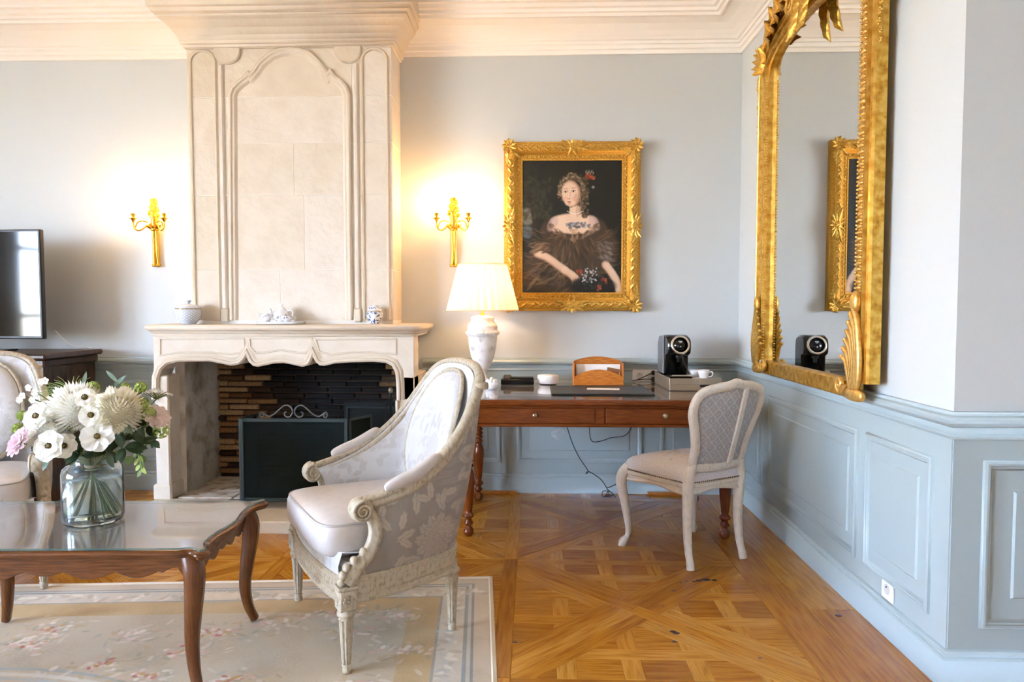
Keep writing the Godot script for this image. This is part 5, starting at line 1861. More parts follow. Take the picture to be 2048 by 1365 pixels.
# a generic dark portrait: sitter with curls, low neckline, brown gown and a posy
func portrait() -> ImageTexture:
	var W := 420
	var H := 558
	var im := Image.create(W, H, false, Image.FORMAT_RGB8)
	var nz := FastNoiseLite.new()
	nz.frequency = 0.012
	nz.fractal_octaves = 5
	for y in H:
		for x in W:
			var k := 0.5 + 0.5 * nz.get_noise_2d(x, y)
			var left := clampf(1.0 - x / 230.0, 0.0, 1.0)
			im.set_pixel(x, y, c8(18, 20, 18).lerp(c8(66, 62, 50), k * left * 0.9))
	var r := RandomNumberGenerator.new()
	r.seed = 77
	# distance at the left: sky, water, a tree
	dab(im, 20, 235, 40, 42, 0, c8(150, 150, 140), 0.7)
	dab(im, 18, 300, 36, 30, 0, c8(98, 116, 128), 0.8)
	stroke(im, [Vector2(48, 330), Vector2(50, 260), Vector2(40, 200), Vector2(48, 150)], 9, c8(48, 38, 28), 0.8)
	for i in 70:
		dab(im, r.randf_range(0, 120), r.randf_range(70, 240), 16, 9, r.randf() * PI, c8(46, 46, 34).lerp(c8(86, 82, 56), r.randf()), 0.45)
	var brown := c8(70, 54, 40)
	var skin := c8(226, 196, 168)
	var shade := c8(176, 132, 104)
	# gown: bodice, full sleeves, skirt, with strokes that follow the folds
	for e in [[212, 420, 105, 140, 0.0], [110, 395, 110, 70, -0.55], [335, 385, 78, 110, 0.25], [128, 300, 62, 66, 0.3], [308, 300, 62, 70, -0.3], [70, 480, 120, 70, 0.2], [200, 520, 150, 60, 0.0]]:
		dab(im, e[0], e[1], e[2], e[3], e[4], brown, 0.95, 0.45)
	for i in 420:
		var p := Vector2(r.randf_range(10, 400), r.randf_range(285, 540))
		var a := atan2(p.y - 235.0, p.x - 212.0)
		if p.x < 130 or p.x > 300:
			a += 0.9 * (1.0 if p.x < 200 else -1.0)
		dab(im, p.x, p.y, r.randf_range(14, 36), r.randf_range(2, 5), a + r.randf_range(-0.3, 0.3), [c8(34, 26, 20), c8(120, 94, 66), c8(92, 72, 52), c8(146, 116, 84), c8(50, 44, 40)][i % 5], 0.32)
	for i in 50:
		dab(im, r.randf_range(20, 180), r.randf_range(450, 552), r.randf_range(16, 44), r.randf_range(4, 10), r.randf_range(-0.9, -0.2), [c8(132, 112, 82), c8(50, 44, 40), c8(92, 84, 74), c8(150, 134, 104)][i % 4], 0.45)
	# neck, shoulders and bust, darker first and then lit from the left
	for pass_ in 2:
		var col := shade if pass_ == 0 else skin
		var dx := 5 if pass_ == 0 else -2
		for e in [[214, 250, 104, 34, 0.0], [160, 272, 44, 46, 0.2], [270, 272, 46, 46, -0.2], [214, 280, 74, 34, 0.0], [222, 205, 28, 46, 0.08]]:
			dab(im, e[0] + dx, e[1], e[2] - 3 * pass_, e[3] - 3 * pass_, e[4], col, 0.95, 0.5)
	dab(im, 236, 205, 12, 36, 0.1, shade, 0.45)
	for e in [[128, 266, 22, 40, 0.5], [304, 262, 22, 40, -0.5]]:
		dab(im, e[0], e[1], e[2], e[3], e[4], c8(196, 166, 160), 0.7)
	for i in 60:
		var u := r.randf()
		dab(im, lerpf(112, 318, u), 268 + 58 * sin(u * PI) + r.randf_range(-8, 12), r.randf_range(8, 18), r.randf_range(4, 9), u * PI + r.randf_range(-0.6, 0.6), [c8(104, 80, 58), c8(150, 122, 90), c8(76, 58, 42)][i % 3], 0.55)
	for i in 26:
		dab(im, r.randf_range(188, 282), r.randf_range(262, 284), 9, 6, r.randf() * PI, [c8(80, 92, 104), c8(132, 134, 142), c8(112, 100, 104)][i % 3], 0.75)
	for i in 12:
		dab(im, 218 + r.randf_range(-16, 18), 298 + r.randf_range(-8, 8), 6, 5, 0, c8(188, 152, 116), 0.7)
	# hair behind the head
	for i in 190:
		var a := r.randf() * TAU
		var rr := r.randf_range(0.5, 1.0)
		dab(im, 218 + 62 * rr * cos(a), 122 + 72 * rr * sin(a), 10, 6, a, [c8(80, 64, 46), c8(112, 92, 68), c8(50, 40, 30)][i % 3], 0.6)
	# face
	dab(im, 206, 138, 44, 60, -0.10, shade, 0.95, 0.3)
	dab(im, 201, 138, 41, 57, -0.10, skin, 0.95, 0.5)
	dab(im, 203, 172, 27, 24, 0, skin, 0.8, 0.6)
	dab(im, 230, 158, 14, 26, -0.1, shade, 0.4)
	dab(im, 181, 160, 12, 12, 0, c8(222, 158, 138), 0.45)
	dab(im, 219, 160, 12, 12, 0, c8(216, 152, 132), 0.45)
	for ex in [[183, 131], [216, 128]]:
		dab(im, ex[0], ex[1], 12, 6, -0.06, shade, 0.6)
		dab(im, ex[0], ex[1] + 1, 8, 3.4, -0.06, c8(224, 210, 196), 0.8)
		dab(im, ex[0] - 1, ex[1] + 1, 3.6, 3.6, 0, c8(42, 32, 26), 0.95)
		dab(im, ex[0], ex[1] - 3, 10, 2, -0.1, c8(92, 66, 50), 0.7)
		dab(im, ex[0], ex[1] - 13, 13, 2.4, -0.12, c8(132, 100, 76), 0.5)
	stroke(im, [Vector2(203, 134), Vector2(200, 148), Vector2(197, 157)], 3.5, shade, 0.25)
	dab(im, 196, 146, 3, 14, 0.1, c8(240, 214, 188), 0.5)
	dab(im, 197, 160, 9, 3.6, 0, c8(178, 124, 100), 0.6)
	dab(im, 197, 173, 11, 3.4, 0.05, c8(162, 78, 70), 0.8)
	dab(im, 198, 178, 8, 3.2, 0, c8(196, 116, 102), 0.7)
	dab(im, 199, 185, 8, 3, 0, shade, 0.4)
	# curls round the face
	for i in 190:
		var a := lerpf(-PI * 1.12, 0.75, r.randf())
		var rr := r.randf_range(0.92, 1.26)
		dab(im, 207 + 47 * rr * cos(a), 128 + 60 * rr * sin(a), 6.5, 4, a + 1.2, [c8(134, 112, 86), c8(98, 80, 58), c8(64, 52, 38), c8(166, 144, 114)][i % 4], 0.65)
	for i in 50:
		dab(im, r.randf_range(252, 278), r.randf_range(130, 238), 8, 6, r.randf() * PI, [c8(98, 80, 58), c8(62, 50, 36), c8(126, 106, 80)][i % 3], 0.65)
	# flowers in the hair
	for i in 16:
		dab(im, 284 + r.randf_range(-18, 20), 66 + r.randf_range(-10, 10), 9, 6, r.randf() * PI, [c8(170, 62, 36), c8(196, 92, 56), c8(128, 42, 28), c8(120, 72, 40)][i % 4], 0.7)
	for i in 6:
		dab(im, 268 + i * 6, 46 + (i % 2) * 7, 3, 8, 0.2, c8(196, 192, 176), 0.7)
	dab(im, 298, 112, 8, 7, 0, c8(186, 182, 180), 0.7)
	for i in 19:
		var u := i / 18.0
		dab(im, lerpf(190, 256, u), 212 + 12 * sin(u * PI), 2.6, 2.6, 0, c8(230, 220, 204), 0.8)
	# arms: dark edge, body, light; hands with separate fingers
	for pass_ in 3:
		var col: Color = [shade, skin, c8(236, 210, 184)][pass_]
		var w: float = [21.0, 18.0, 8.0][pass_]
		var k: float = [0.5, 0.45, 0.12][pass_]
		var dy: float = [3.0, 0.0, -5.0][pass_]
		stroke(im, spline([Vector2(62, 388 + dy), Vector2(108, 408 + dy), Vector2(150, 438 + dy), Vector2(188, 466 + dy)], 6), w, col, k)
		stroke(im, spline([Vector2(176, 458 + dy), Vector2(204, 476 + dy), Vector2(224, 492 + dy)], 6), w * 0.95, col, k)
		stroke(im, spline([Vector2(352, 436 + dy), Vector2(378, 470 + dy), Vector2(400, 508 + dy), Vector2(414, 558 + dy)], 6), w, col, k)
	for f in [[228, 490, 238, 516], [220, 496, 228, 528], [211, 498, 216, 526], [232, 484, 244, 504]]:
		stroke(im, [Vector2(f[0] + 2, f[1]), Vector2(f[2] + 2, f[3])], 5, shade, 0.5)
		stroke(im, [Vector2(f[0], f[1]), Vector2(f[2], f[3])], 4.2, skin, 0.6)
	for i in 60:
		dab(im, r.randf_range(40, 110), r.randf_range(346, 388), 18, 4, -0.4 + r.randf_range(-0.3, 0.3), [c8(126, 98, 70), c8(84, 64, 46), c8(156, 126, 92)][i % 3], 0.4)
		dab(im, r.randf_range(322, 384), r.randf_range(345, 425), 14, 6, 0.7 + r.randf_range(-0.4, 0.4), [c8(118, 114, 114), c8(88, 70, 54), c8(140, 132, 126)][i % 3], 0.35)
	# posy on a dark ground
	dab(im, 296, 528, 110, 44, 0, c8(18, 22, 25), 0.9)
	for i in 70:
		dab(im, 288 + r.randf_range(-52, 54), 490 + r.randf_range(-42, 50), 8, 3.5, r.randf() * PI, [c8(40, 48, 36), c8(66, 72, 52)][i % 2], 0.6)
	for i in 44:
		dab(im, 284 + r.randf_range(-30, 32), 482 + r.randf_range(-30, 34), 5, 4, r.randf() * PI, [c8(198, 194, 196), c8(156, 160, 176), c8(222, 216, 208)][i % 3], 0.75)
	for p in [[346, 508], [330, 538], [242, 470]]:
		for i in 8:
			dab(im, p[0] + r.randf_range(-10, 10), p[1] + r.randf_range(-9, 9), 8, 6, r.randf() * PI, [c8(150, 58, 36), c8(182, 88, 54), c8(110, 40, 28)][i % 3], 0.65)
	# brushwork: soften the marks a little
	im.resize(W / 2, H / 2, Image.INTERPOLATE_LANCZOS)
	im.resize(W, H, Image.INTERPOLATE_CUBIC)
	im.generate_mipmaps()
	return ImageTexture.create_from_image(im)

# ---------------------------------------------------------------- wall sconces
func sconces() -> void:
	var o := thing("wall_sconce", "gilt two-candle wall sconce lit between fireplace hood and portrait", "wall lamp", Vector3(-0.525, 1.52, BACK), 0.0, "lit gilt sconces either side of the fireplace")
	var g: Material = M.brass
	var s := S.new()
	for sx in [-1, 1]:
		s.tube([Vector3(sx * 0.013, 0.0, 0.020), Vector3(sx * 0.013, 0.03, 0.022), Vector3(sx * 0.010, 0.10, 0.024), Vector3(sx * 0.010, 0.24, 0.028)], 0.0105, 10, [1.3, 0.9, 1.0, 1.25])
		s.lathe([Vector2(0.0, 0.0), Vector2(0.015, 0.0), Vector2(0.016, 0.012), Vector2(0.012, 0.020), Vector2(0.0, 0.021)], 12, Vector3(sx * 0.013, -0.002, 0.02))
	s.box(Vector3(0, 0.12, 0.008), Vector3(0.03, 0.22, 0.012), 0.004)
	build(s, "backplate", g, o)
	s = S.new()
	s.lathe([Vector2(0.0, 0.235), Vector2(0.024, 0.235), Vector2(0.028, 0.245), Vector2(0.022, 0.255), Vector2(0.026, 0.27), Vector2(0.022, 0.30), Vector2(0.030, 0.33), Vector2(0.026, 0.345), Vector2(0.0, 0.35)], 14, Vector3(0, 0, 0.032))
	for k in 8:
		var a := TAU * k / 8
		acanthus(s, Vector3(0.012 * cos(a), 0.25, 0.036 + 0.008 * sin(a)), Vector3(cos(a), 0.5, 0.4 * sin(a)), Vector3(0, 0, 1), 0.045, 0.022, 0.3, 3)
	build(s, "knot", g, o)
	s = S.new()
	var r := RandomNumberGenerator.new()
	r.seed = 3
	for k in 16:
		var u := k / 15.0
		var x := (0.030 if k % 2 else -0.030) * (1.1 - u * 0.75) * (1.0 if k % 3 else 0.3)
		var p := Vector3(x, 0.33 + 0.115 * u, 0.034 + r.randf_range(-0.004, 0.012))
		s.tube([Vector3(0, 0.30, 0.03), p.lerp(Vector3(0, 0.31, 0.03), 0.4), p], 0.0025, 5)
		for q in 5:
			var a := TAU * q / 5 + k
			s.ball(p + Vector3(0.009 * cos(a), 0.009 * sin(a), 0.0), Vector3(0.0065, 0.0065, 0.004), 6, 4)
		s.ball(p + Vector3(0, 0, 0.004), Vector3(0.004, 0.004, 0.004), 6, 4)
	build(s, "flower_spray", g, o)
	var wax := mat("candle_wax", c8(240, 222, 205), 0.6)
	var fl := mat("flame_glass", c8(255, 240, 215), 0.4)
	fl.emission_enabled = true
	fl.emission = Color(1.0, 0.86, 0.66)
	fl.emission_energy_multiplier = 6.0
	for sx in [-1, 1]:
		s = S.new()
		s.tube(spline([Vector3(sx * 0.012, 0.29, 0.036), Vector3(sx * 0.040, 0.262, 0.062), Vector3(sx * 0.070, 0.234, 0.086), Vector3(sx * 0.092, 0.240, 0.098), Vector3(sx * 0.102, 0.262, 0.102), Vector3(sx * 0.104, 0.29, 0.102)], 5), 0.0055, 8)
		s.tube(spline([Vector3(sx * 0.094, 0.252, 0.098), Vector3(sx * 0.082, 0.285, 0.092), Vector3(sx * 0.058, 0.297, 0.078), Vector3(sx * 0.030, 0.290, 0.06)], 4), 0.0048, 7, [])
		s.lathe([Vector2(0.006, 0.285), Vector2(0.010, 0.296), Vector2(0.016, 0.305), Vector2(0.027, 0.309), Vector2(0.027, 0.312), Vector2(0.012, 0.314), Vector2(0.010, 0.320), Vector2(0.013, 0.326), Vector2(0.013, 0.336), Vector2(0.017, 0.340), Vector2(0.017, 0.343), Vector2(0.0, 0.343)], 16, Vector3(sx * 0.104, 0, 0.102))
		var arm := build(s, "arm", g, o)
		s = S.new()
		s.lathe([Vector2(0.0085, 0.341), Vector2(0.0085, 0.385), Vector2(0.0, 0.386)], 12, Vector3(sx * 0.104, 0, 0.102))
		build(s, "candle", wax, arm)
		s = S.new()
		s.lathe([Vector2(0.005, 0.386), Vector2(0.012, 0.398), Vector2(0.015, 0.412), Vector2(0.012, 0.430), Vector2(0.005, 0.450), Vector2(0.0, 0.458)], 12, Vector3(sx * 0.104, 0, 0.102))
		build(s, "flame_bulb", fl, arm)
		var l := OmniLight3D.new()
		l.name = "candle_light"
		l.light_color = Color(1.0, 0.78, 0.52)
		l.light_energy = SCONCE
		l.light_size = 0.015
		l.omni_range = 12.0
		l.omni_attenuation = 2.0
		l.shadow_enabled = true
		l.position = Vector3(sx * 0.104, 0.415, 0.102)
		arm.add_child(l)
	copy(o, "gilt two-candle wall sconce lit between television and fireplace hood", Vector3(-2.535, 1.525, BACK))

const SCONCE := 0.026

# ---------------------------------------------------------------- television and its cabinet
func television_corner() -> void:
	var c := thing("carved_cabinet", "dark carved oak cabinet against the back wall below the television", "cabinet", Vector3(-3.49, 0, -4.325))
	var w := 1.20
	var dpt := 0.545
	var s := S.new()
	s.box(Vector3(0, 0.955, 0.005), Vector3(w + 0.02, 0.034, dpt + 0.02), 0.01)
	build(s, "top", M.dark_oak, c)
	s = S.new()
	s.box(Vector3(0, 0.915, 0), Vector3(w - 0.03, 0.046, dpt - 0.02), 0.008)
	build(s, "frieze", M.dark_oak, c)
	s = S.new()
	s.box(Vector3(0, 0.47, -0.01), Vector3(w - 0.07, 0.85, dpt - 0.05), 0.004)
	build(s, "body", M.dark_oak, c)
	s = S.new()
	s.box(Vector3(0, 0.03, 0), Vector3(w - 0.02, 0.06, dpt - 0.01), 0.006)
	build(s, "plinth", M.dark_oak, c)
	for k in 2:
		s = S.new()
		var x := -0.27 + 0.54 * k
		s.box(Vector3(x, 0.46, 0.255), Vector3(0.50, 0.76, 0.024), 0.005)
		var d := build(s, "door", M.dark_oak, c)
		s = S.new()
		s.xf.origin = Vector3(x, 0.46, 0.267)
		s.mould(rect(-0.22, -0.35, 0.22, 0.35), true, [Vector2(0, 0), Vector2(0.006, 0.012), Vector2(0.02, 0.014), Vector2(0.028, 0.0)])
		s.mould(rect(-0.14, -0.26, 0.14, 0.26), true, [Vector2(0, 0), Vector2(0.006, 0.010), Vector2(0.018, 0.008), Vector2(0.024, 0.0)])
		build(s, "door_panel", M.dark_oak, d)
		s = S.new()
		for i in 19:
			for e in [-0.19, 0.19]:
				s.box(Vector3(x + e, 0.14 + i * 0.0355, 0.274), Vector3(0.03, 0.018, 0.016), 0.005)
		for i in 12:
			s.box(Vector3(x - 0.19 + i * 0.0345, 0.815, 0.274), Vector3(0.014, 0.034, 0.016), 0.004)
		build(s, "carving", M.dark_oak, d).set_meta("kind", "stuff")
	var tv := thing("television", "black flat-screen television standing on the dark carved cabinet", "television", Vector3(-3.63, 0.972, -4.32), -0.077)
	s = S.new()
	s.box(Vector3(0, 0.42, 0), Vector3(1.18, 0.68, 0.035), 0.006)
	build(s, "casing", M.black_satin, tv)
	s = S.new()
	s.box(Vector3(0, 0.422, 0.0175), Vector3(1.155, 0.65, 0.003), 0.001)
	build(s, "screen", M.screen_black, tv)
	s = S.new()
	s.box(Vector3(0, 0.05, 0), Vector3(0.08, 0.10, 0.03), 0.006)
	build(s, "neck", M.black_satin, tv)
	s = S.new()
	s.box(Vector3(0, 0.006, 0.0), Vector3(0.62, 0.012, 0.22), 0.005)
	build(s, "stand", M.black_gloss, tv)
	var p := ony(8, 690, 0.972)
	var b := thing("set_top_box", "small black box lying on the cabinet in front of the television", "box", Vector3(p.x - 0.03, 0.972, -4.14))
	s = S.new()
	s.box(Vector3(0, 0.012, 0), Vector3(0.20, 0.024, 0.12), 0.006)
	build(s, "case", M.black_gloss, b)
	s = S.new()
	s.box(Vector3(-0.03, 0.0125, 0.0605), Vector3(0.06, 0.010, 0.002))
	build(s, "display", M.black_satin, b)
	s = S.new()
	s.tube(spline([Vector3(-3.08, 1.10, -4.42), Vector3(-3.03, 1.00, -4.50), Vector3(-2.99, 0.985, -4.58), Vector3(-2.96, 0.978, -4.60)], 5), 0.003, 6)
	tag(build(s, "television_cable", M.white_plastic), "thin white cable running down behind the television", "cable")

# ---------------------------------------------------------------- on the desk
func desk_things() -> void:
	var Y := 0.7595
	# lamp
	var la := thing("table_lamp", "lit white marble urn lamp with pleated cream shade on the desk", "lamp", Vector3(-0.315, Y, -4.365))
	var s := S.new()
	s.box(Vector3(0, 0.012, 0), Vector3(0.13, 0.024, 0.13), 0.004)
	s.lathe([Vector2(0.0, 0.022), Vector2(0.056, 0.022), Vector2(0.056, 0.038), Vector2(0.034, 0.050), Vector2(0.026, 0.079), Vector2(0.030, 0.102), Vector2(0.048, 0.124), Vector2(0.072, 0.181), Vector2(0.086, 0.249), Vector2(0.090, 0.299), Vector2(0.092, 0.312), Vector2(0.100, 0.319), Vector2(0.104, 0.330), Vector2(0.100, 0.341), Vector2(0.092, 0.350), Vector2(0.094, 0.364), Vector2(0.090, 0.382), Vector2(0.078, 0.395), Vector2(0.070, 0.409), Vector2(0.074, 0.420), Vector2(0.066, 0.434), Vector2(0.0, 0.441)], 28)
	build(s, "urn", M.marble, la)
	s = S.new()
	for k in 20:
		var a := TAU * k / 20
		s.ball(Vector3(0.096 * cos(a), 0.332, 0.096 * sin(a)), Vector3(0.012, 0.010, 0.012), 6, 4)
	build(s, "garland", M.marble, la).set_meta("kind", "stuff")
	s = S.new()
	s.lathe([Vector2(0.0, 0.438), Vector2(0.018, 0.438), Vector2(0.016, 0.448), Vector2(0.007, 0.452), Vector2(0.007, 0.60), Vector2(0.0, 0.60)], 12)
	build(s, "stem", M.brass, la)
	var sh := mat("shade_silk", c8(250, 240, 220), 0.8)
	sh.backlight_enabled = true
	sh.backlight = Color(0.95, 0.90, 0.80)
	var rows := []
	for i in 240:
		var a := TAU * i / 240
		var row := PackedVector3Array()
		for j in 7:
			var u := j / 6.0
			var r := lerpf(0.222, 0.150, u) + 0.0055 * cos(a * 30) * lerpf(1.0, 0.6, u)
			row.append(Vector3(r * cos(a), lerpf(0.470, 0.755, u), r * sin(a)))
		rows.append(row)
	s = S.new()
	s.grid(rows, true, false)
	var shade := build(s, "shade", sh, la)
	for e in [[0.223, 0.472], [0.151, 0.754]]:
		var ring := []
		for i in 48:
			ring.append(Vector3(e[0] * cos(TAU * i / 48), e[1], e[0] * sin(TAU * i / 48)))
		s = S.new()
		s.tube(ring, 0.0045, 6, [], true)
		build(s, "shade_trim", sh, shade)
	var bm := mat("bulb_glow", c8(255, 240, 215), 0.4)
	bm.emission_enabled = true
	bm.emission = Color(1.0, 0.86, 0.66)
	bm.emission_energy_multiplier = 4.0
	s = S.new()
	s.ball(Vector3(0, 0.61, 0), Vector3(0.030, 0.038, 0.030), 14, 10)
	build(s, "bulb", bm, la)
	var l := OmniLight3D.new()
	l.name = "lamp_light"
	l.light_color = Color(1.0, 0.80, 0.56)
	l.light_energy = LAMP_LIGHT
	l.light_size = 0.03
	l.omni_range = 12.0
	l.omni_attenuation = 2.0
	l.shadow_enabled = true
	l.position = Vector3(0, 0.61, 0)
	la.add_child(l)
	# black box with a small brown block on it
	var bx := thing("black_desk_box", "flat black lacquer box with small brown block on top beside the lamp", "box", Vector3(-0.098, Y, -4.455))
	s = S.new()
	s.box(Vector3(0, 0.018, 0), Vector3(0.21, 0.034, 0.11), 0.004)
	build(s, "case", M.black_gloss, bx)
	s = S.new()
	s.box(Vector3(0.02, 0.040, -0.01), Vector3(0.165, 0.010, 0.07), 0.003)
	build(s, "lid", M.black_satin, bx)
	s = S.new()
	s.box(Vector3(-0.065, 0.047, 0.01), Vector3(0.05, 0.026, 0.045), 0.007)
	build(s, "block", mat("brown_block", c8(92, 72, 54), 0.5), bx)
	# small white ornament half hidden by the armchair
	var wh := thing("white_trinket_dish", "small white knobbly china dish at the foot of the lamp", "dish", Vector3(-0.250, Y, -4.225))
	s = S.new()
	s.lathe([Vector2(0.0, 0.0), Vector2(0.035, 0.0), Vector2(0.042, 0.02), Vector2(0.040, 0.036), Vector2(0.0, 0.038)], 18)
	build(s, "dish", M.porcelain, wh)
	s = S.new()
	for k in 7:
		var a := TAU * k / 7
		s.ball(Vector3(0.026 * cos(a), 0.042, 0.026 * sin(a)), Vector3(0.012, 0.014, 0.012), 8, 6)
	s.ball(Vector3(0, 0.052, 0), Vector3(0.014, 0.016, 0.014), 8, 6)
	build(s, "knobs", M.porcelain, wh).set_meta("kind", "stuff")
	# white round box
	var rb := thing("round_white_box", "low round white box on a dark foot between black box and letter rack", "box", Vector3(0.097, Y, -4.47))
	s = S.new()
	s.lathe([Vector2(0.0, 0.006), Vector2(0.064, 0.006), Vector2(0.068, 0.010), Vector2(0.068, 0.052), Vector2(0.064, 0.058), Vector2(0.0, 0.060)], 36)
	build(s, "body", M.white_plastic, rb)
	s = S.new()
	s.lathe([Vector2(0.0, 0.0), Vector2(0.054, 0.0), Vector2(0.054, 0.007), Vector2(0.0, 0.007)], 28)
	build(s, "foot", M.black_satin, rb)
	# letter rack
	var lr := thing("letter_rack", "honey-coloured wooden letter rack with curved fronts standing on the desk", "letter rack", Vector3(0.413, Y, -4.455))
	for q in [[0.0, 0.175, 0.145, -0.055], [0.0, 0.098, 0.052, 0.045]]:
		var pl := PackedVector2Array([Vector2(-0.152, 0.0), Vector2(0.152, 0.0), Vector2(0.152, q[2])])
		for i in 21:
			var u := 1.0 - i / 10.0
			pl.append(Vector2(0.152 * u, q[2] + (q[1] - q[2]) * (1.0 - u * u)))
		s = S.new()
		s.extrude(pl, q[3] - 0.004, q[3] + 0.004, 0.001)
		build(s, "panel", M.honey_wood, lr)
	for sx in [-1, 1]:
		s = S.new()
		s.box(Vector3(sx * 0.154, 0.068, -0.005), Vector3(0.008, 0.136, 0.11), 0.002)
		build(s, "side", M.honey_wood, lr)
	s = S.new()
	s.box(Vector3(0, 0.004, -0.004), Vector3(0.31, 0.008, 0.118), 0.002)
	build(s, "base", M.honey_wood, lr)
	for k in 2:
		s = S.new()
		s.box(Vector3(0.0, 0.0, 0.0), Vector3(0.276, 0.112, 0.003))
		var en := tag(build(s, "envelope", M.paper), ["white envelope at the back of the letter rack", "white envelope at the front of the letter rack"][k], "envelope", "letters in the rack")
		en.position = Vector3(0.413 + 0.004 * k, Y + 0.070 + 0.0 * k, -4.482 + 0.012 * k)
		en.rotation.x = -0.08
	var lf := thing("leaflet", "small printed leaflet with brown picture in the letter rack", "leaflet", Vector3(0.505, Y + 0.066, -4.440))
	lf.rotation = Vector3(-0.1, 0, -0.18)
	s = S.new()
	s.box(Vector3.ZERO, Vector3(0.085, 0.085, 0.002))
	build(s, "sheet", M.paper, lf)
	s = S.new()
	s.box(Vector3(0.0, 0.022, 0.0012), Vector3(0.08, 0.034, 0.001))
	build(s, "print", mat("brown_print", c8(150, 104, 62), 0.6), lf)
	s = S.new()
	s.box(Vector3(0.0, -0.018, 0.0012), Vector3(0.08, 0.018, 0.001))
	build(s, "print", mat("grey_print", c8(128, 132, 160), 0.6), lf)
	# desk pad and note
	var dp := thing("desk_pad", "black leather desk pad lying on the desk glass", "desk pad", Vector3(0.392, Y, -4.10))
	s = S.new()
	s.box(Vector3(0, 0.004, 0), Vector3(0.575, 0.007, 0.41), 0.003)
	build(s, "pad", mat("leather", c8(40, 42, 41), 0.45), dp)
	s = S.new()
	s.xf = Transform3D(Basis(Vector3(1, 0, 0), Vector3(0, 0, 1), Vector3(0, 1, 0)), Vector3.ZERO)
	s.mould(rect(-0.28, -0.197, 0.28, 0.197), true, [Vector2(0, 0.0075), Vector2(0.001, 0.0085), Vector2(0.002, 0.0075)])
	build(s, "stitching", M.black_satin, dp)
	s = S.new()
	s.box(Vector3.ZERO, Vector3(0.19, 0.0016, 0.085))
	var nt := tag(build(s, "note_card", M.paper), "white note card lying on the black desk pad", "card")
	nt.position = Vector3(0.415, Y + 0.0085, -4.13)
	nt.rotation.y = -0.12
	# capsule tray, coffee machine, cups
	var tr := thing("coffee_tray", "bronze-coloured metal tray box carrying the coffee machine and cups", "tray", Vector3(0.947, Y, -4.335), 0.02)
	s = S.new()
	s.box(Vector3(0, 0.020, 0), Vector3(0.305, 0.04, 0.455), 0.004)
	for e in [[Vector3(0, 0.057, 0.224), Vector3(0.305, 0.036, 0.006)], [Vector3(0, 0.057, -0.224), Vector3(0.305, 0.036, 0.006)], [Vector3(0.150, 0.057, 0), Vector3(0.006, 0.036, 0.442)], [Vector3(-0.150, 0.057, 0), Vector3(0.006, 0.036, 0.442)]]:
		s.box(e[0], e[1], 0.002)
	build(s, "body", M.bronze_tray, tr)
	s = S.new()
	s.box(Vector3(0.085, 0.030, 0.2285), Vector3(0.12, 0.012, 0.003), 0.001)
	build(s, "drawer_slot", M.black_satin, tr)
	s = S.new()
	s.box(Vector3(0.0, 0.058, 0.2285), Vector3(0.035, 0.006, 0.003), 0.001)
	build(s, "name_plate", M.chrome, tr)
	var cm := thing("coffee_machine", "black capsule coffee machine with chrome dial standing on the bronze tray", "coffee machine", Vector3(0.890, Y + 0.0405, -4.40), 0.10)
	var side := PackedVector2Array()
	for q in spline([Vector2(-0.115, 0.03), Vector2(-0.118, 0.20), Vector2(-0.095, 0.262), Vector2(-0.03, 0.278), Vector2(0.045, 0.276), Vector2(0.085, 0.255), Vector2(0.098, 0.21), Vector2(0.090, 0.165), Vector2(0.070, 0.150)], 5):
		side.append(q)
	side.append_array(PackedVector2Array([Vector2(0.045, 0.146), Vector2(0.036, 0.03)]))
	s = S.new()
	s.xf = Transform3D(Basis(Vector3(0, 0, 1), Vector3(0, 1, 0), Vector3(-1, 0, 0)), Vector3.ZERO)
	s.extrude(side, 0.0, 0.072, 0.014, true)
	s.extrude(side, 0.0, -0.072, 0.014, true)
	build(s, "body", M.black_gloss, cm)
	s = S.new()
	s.xf = Transform3D(Basis(Vector3(0, 0, 1), Vector3(0, 1, 0), Vector3(-1, 0, 0)), Vector3.ZERO)
	s.extrude(PackedVector2Array([Vector2(-0.12, 0.035), Vector2(-0.12, 0.22), Vector2(-0.095, 0.268), Vector2(0.0, 0.275), Vector2(0.0, 0.035)]), 0.070, 0.079, 0.006)
	build(s, "side_panel", mat("grey_gloss", c8(92, 96, 98), 0.2), cm)
	s = S.new()
	s.box(Vector3(0, 0.015, 0.0), Vector3(0.145, 0.030, 0.25), 0.008)
	build(s, "base", M.black_gloss, cm)
	s = S.new()
	s.box(Vector3(0, 0.034, 0.085), Vector3(0.115, 0.008, 0.085), 0.003)
	s.box(Vector3(0, 0.030, 0.1265), Vector3(0.13, 0.007, 0.004), 0.001)
	build(s, "drip_tray", M.chrome, cm)
	s = S.new()
	s.xf = Transform3D(Basis(Vector3.RIGHT, PI / 2 - 0.22), Vector3(0.0, 0.218, 0.090))
	s.lathe([Vector2(0.046, 0.0), Vector2(0.058, 0.002), Vector2(0.060, 0.012), Vector2(0.054, 0.018), Vector2(0.046, 0.016)], 40)
	var ring := build(s, "dial_ring", M.chrome, cm)
	s = S.new()
	s.xf = Transform3D(Basis(Vector3.RIGHT, PI / 2 - 0.22), Vector3(0.0, 0.218, 0.090))
	s.lathe([Vector2(0.047, 0.0), Vector2(0.046, 0.014), Vector2(0.0, 0.016)], 36)
	build(s, "dial_face", M.black_gloss, ring)
	s = S.new()
	for e in [[0.0, 0.020, 0.022, 0.005], [0.0, 0.012, 0.012, 0.003], [0.0, -0.012, 0.006, 0.006]]:
		s.xf = Transform3D(Basis(Vector3.RIGHT, -0.22), Vector3(0.0, 0.218, 0.090)) * Transform3D(Basis(), Vector3(e[0], e[1], 0.0165))
		s.box(Vector3.ZERO, Vector3(e[2], e[3], 0.001))
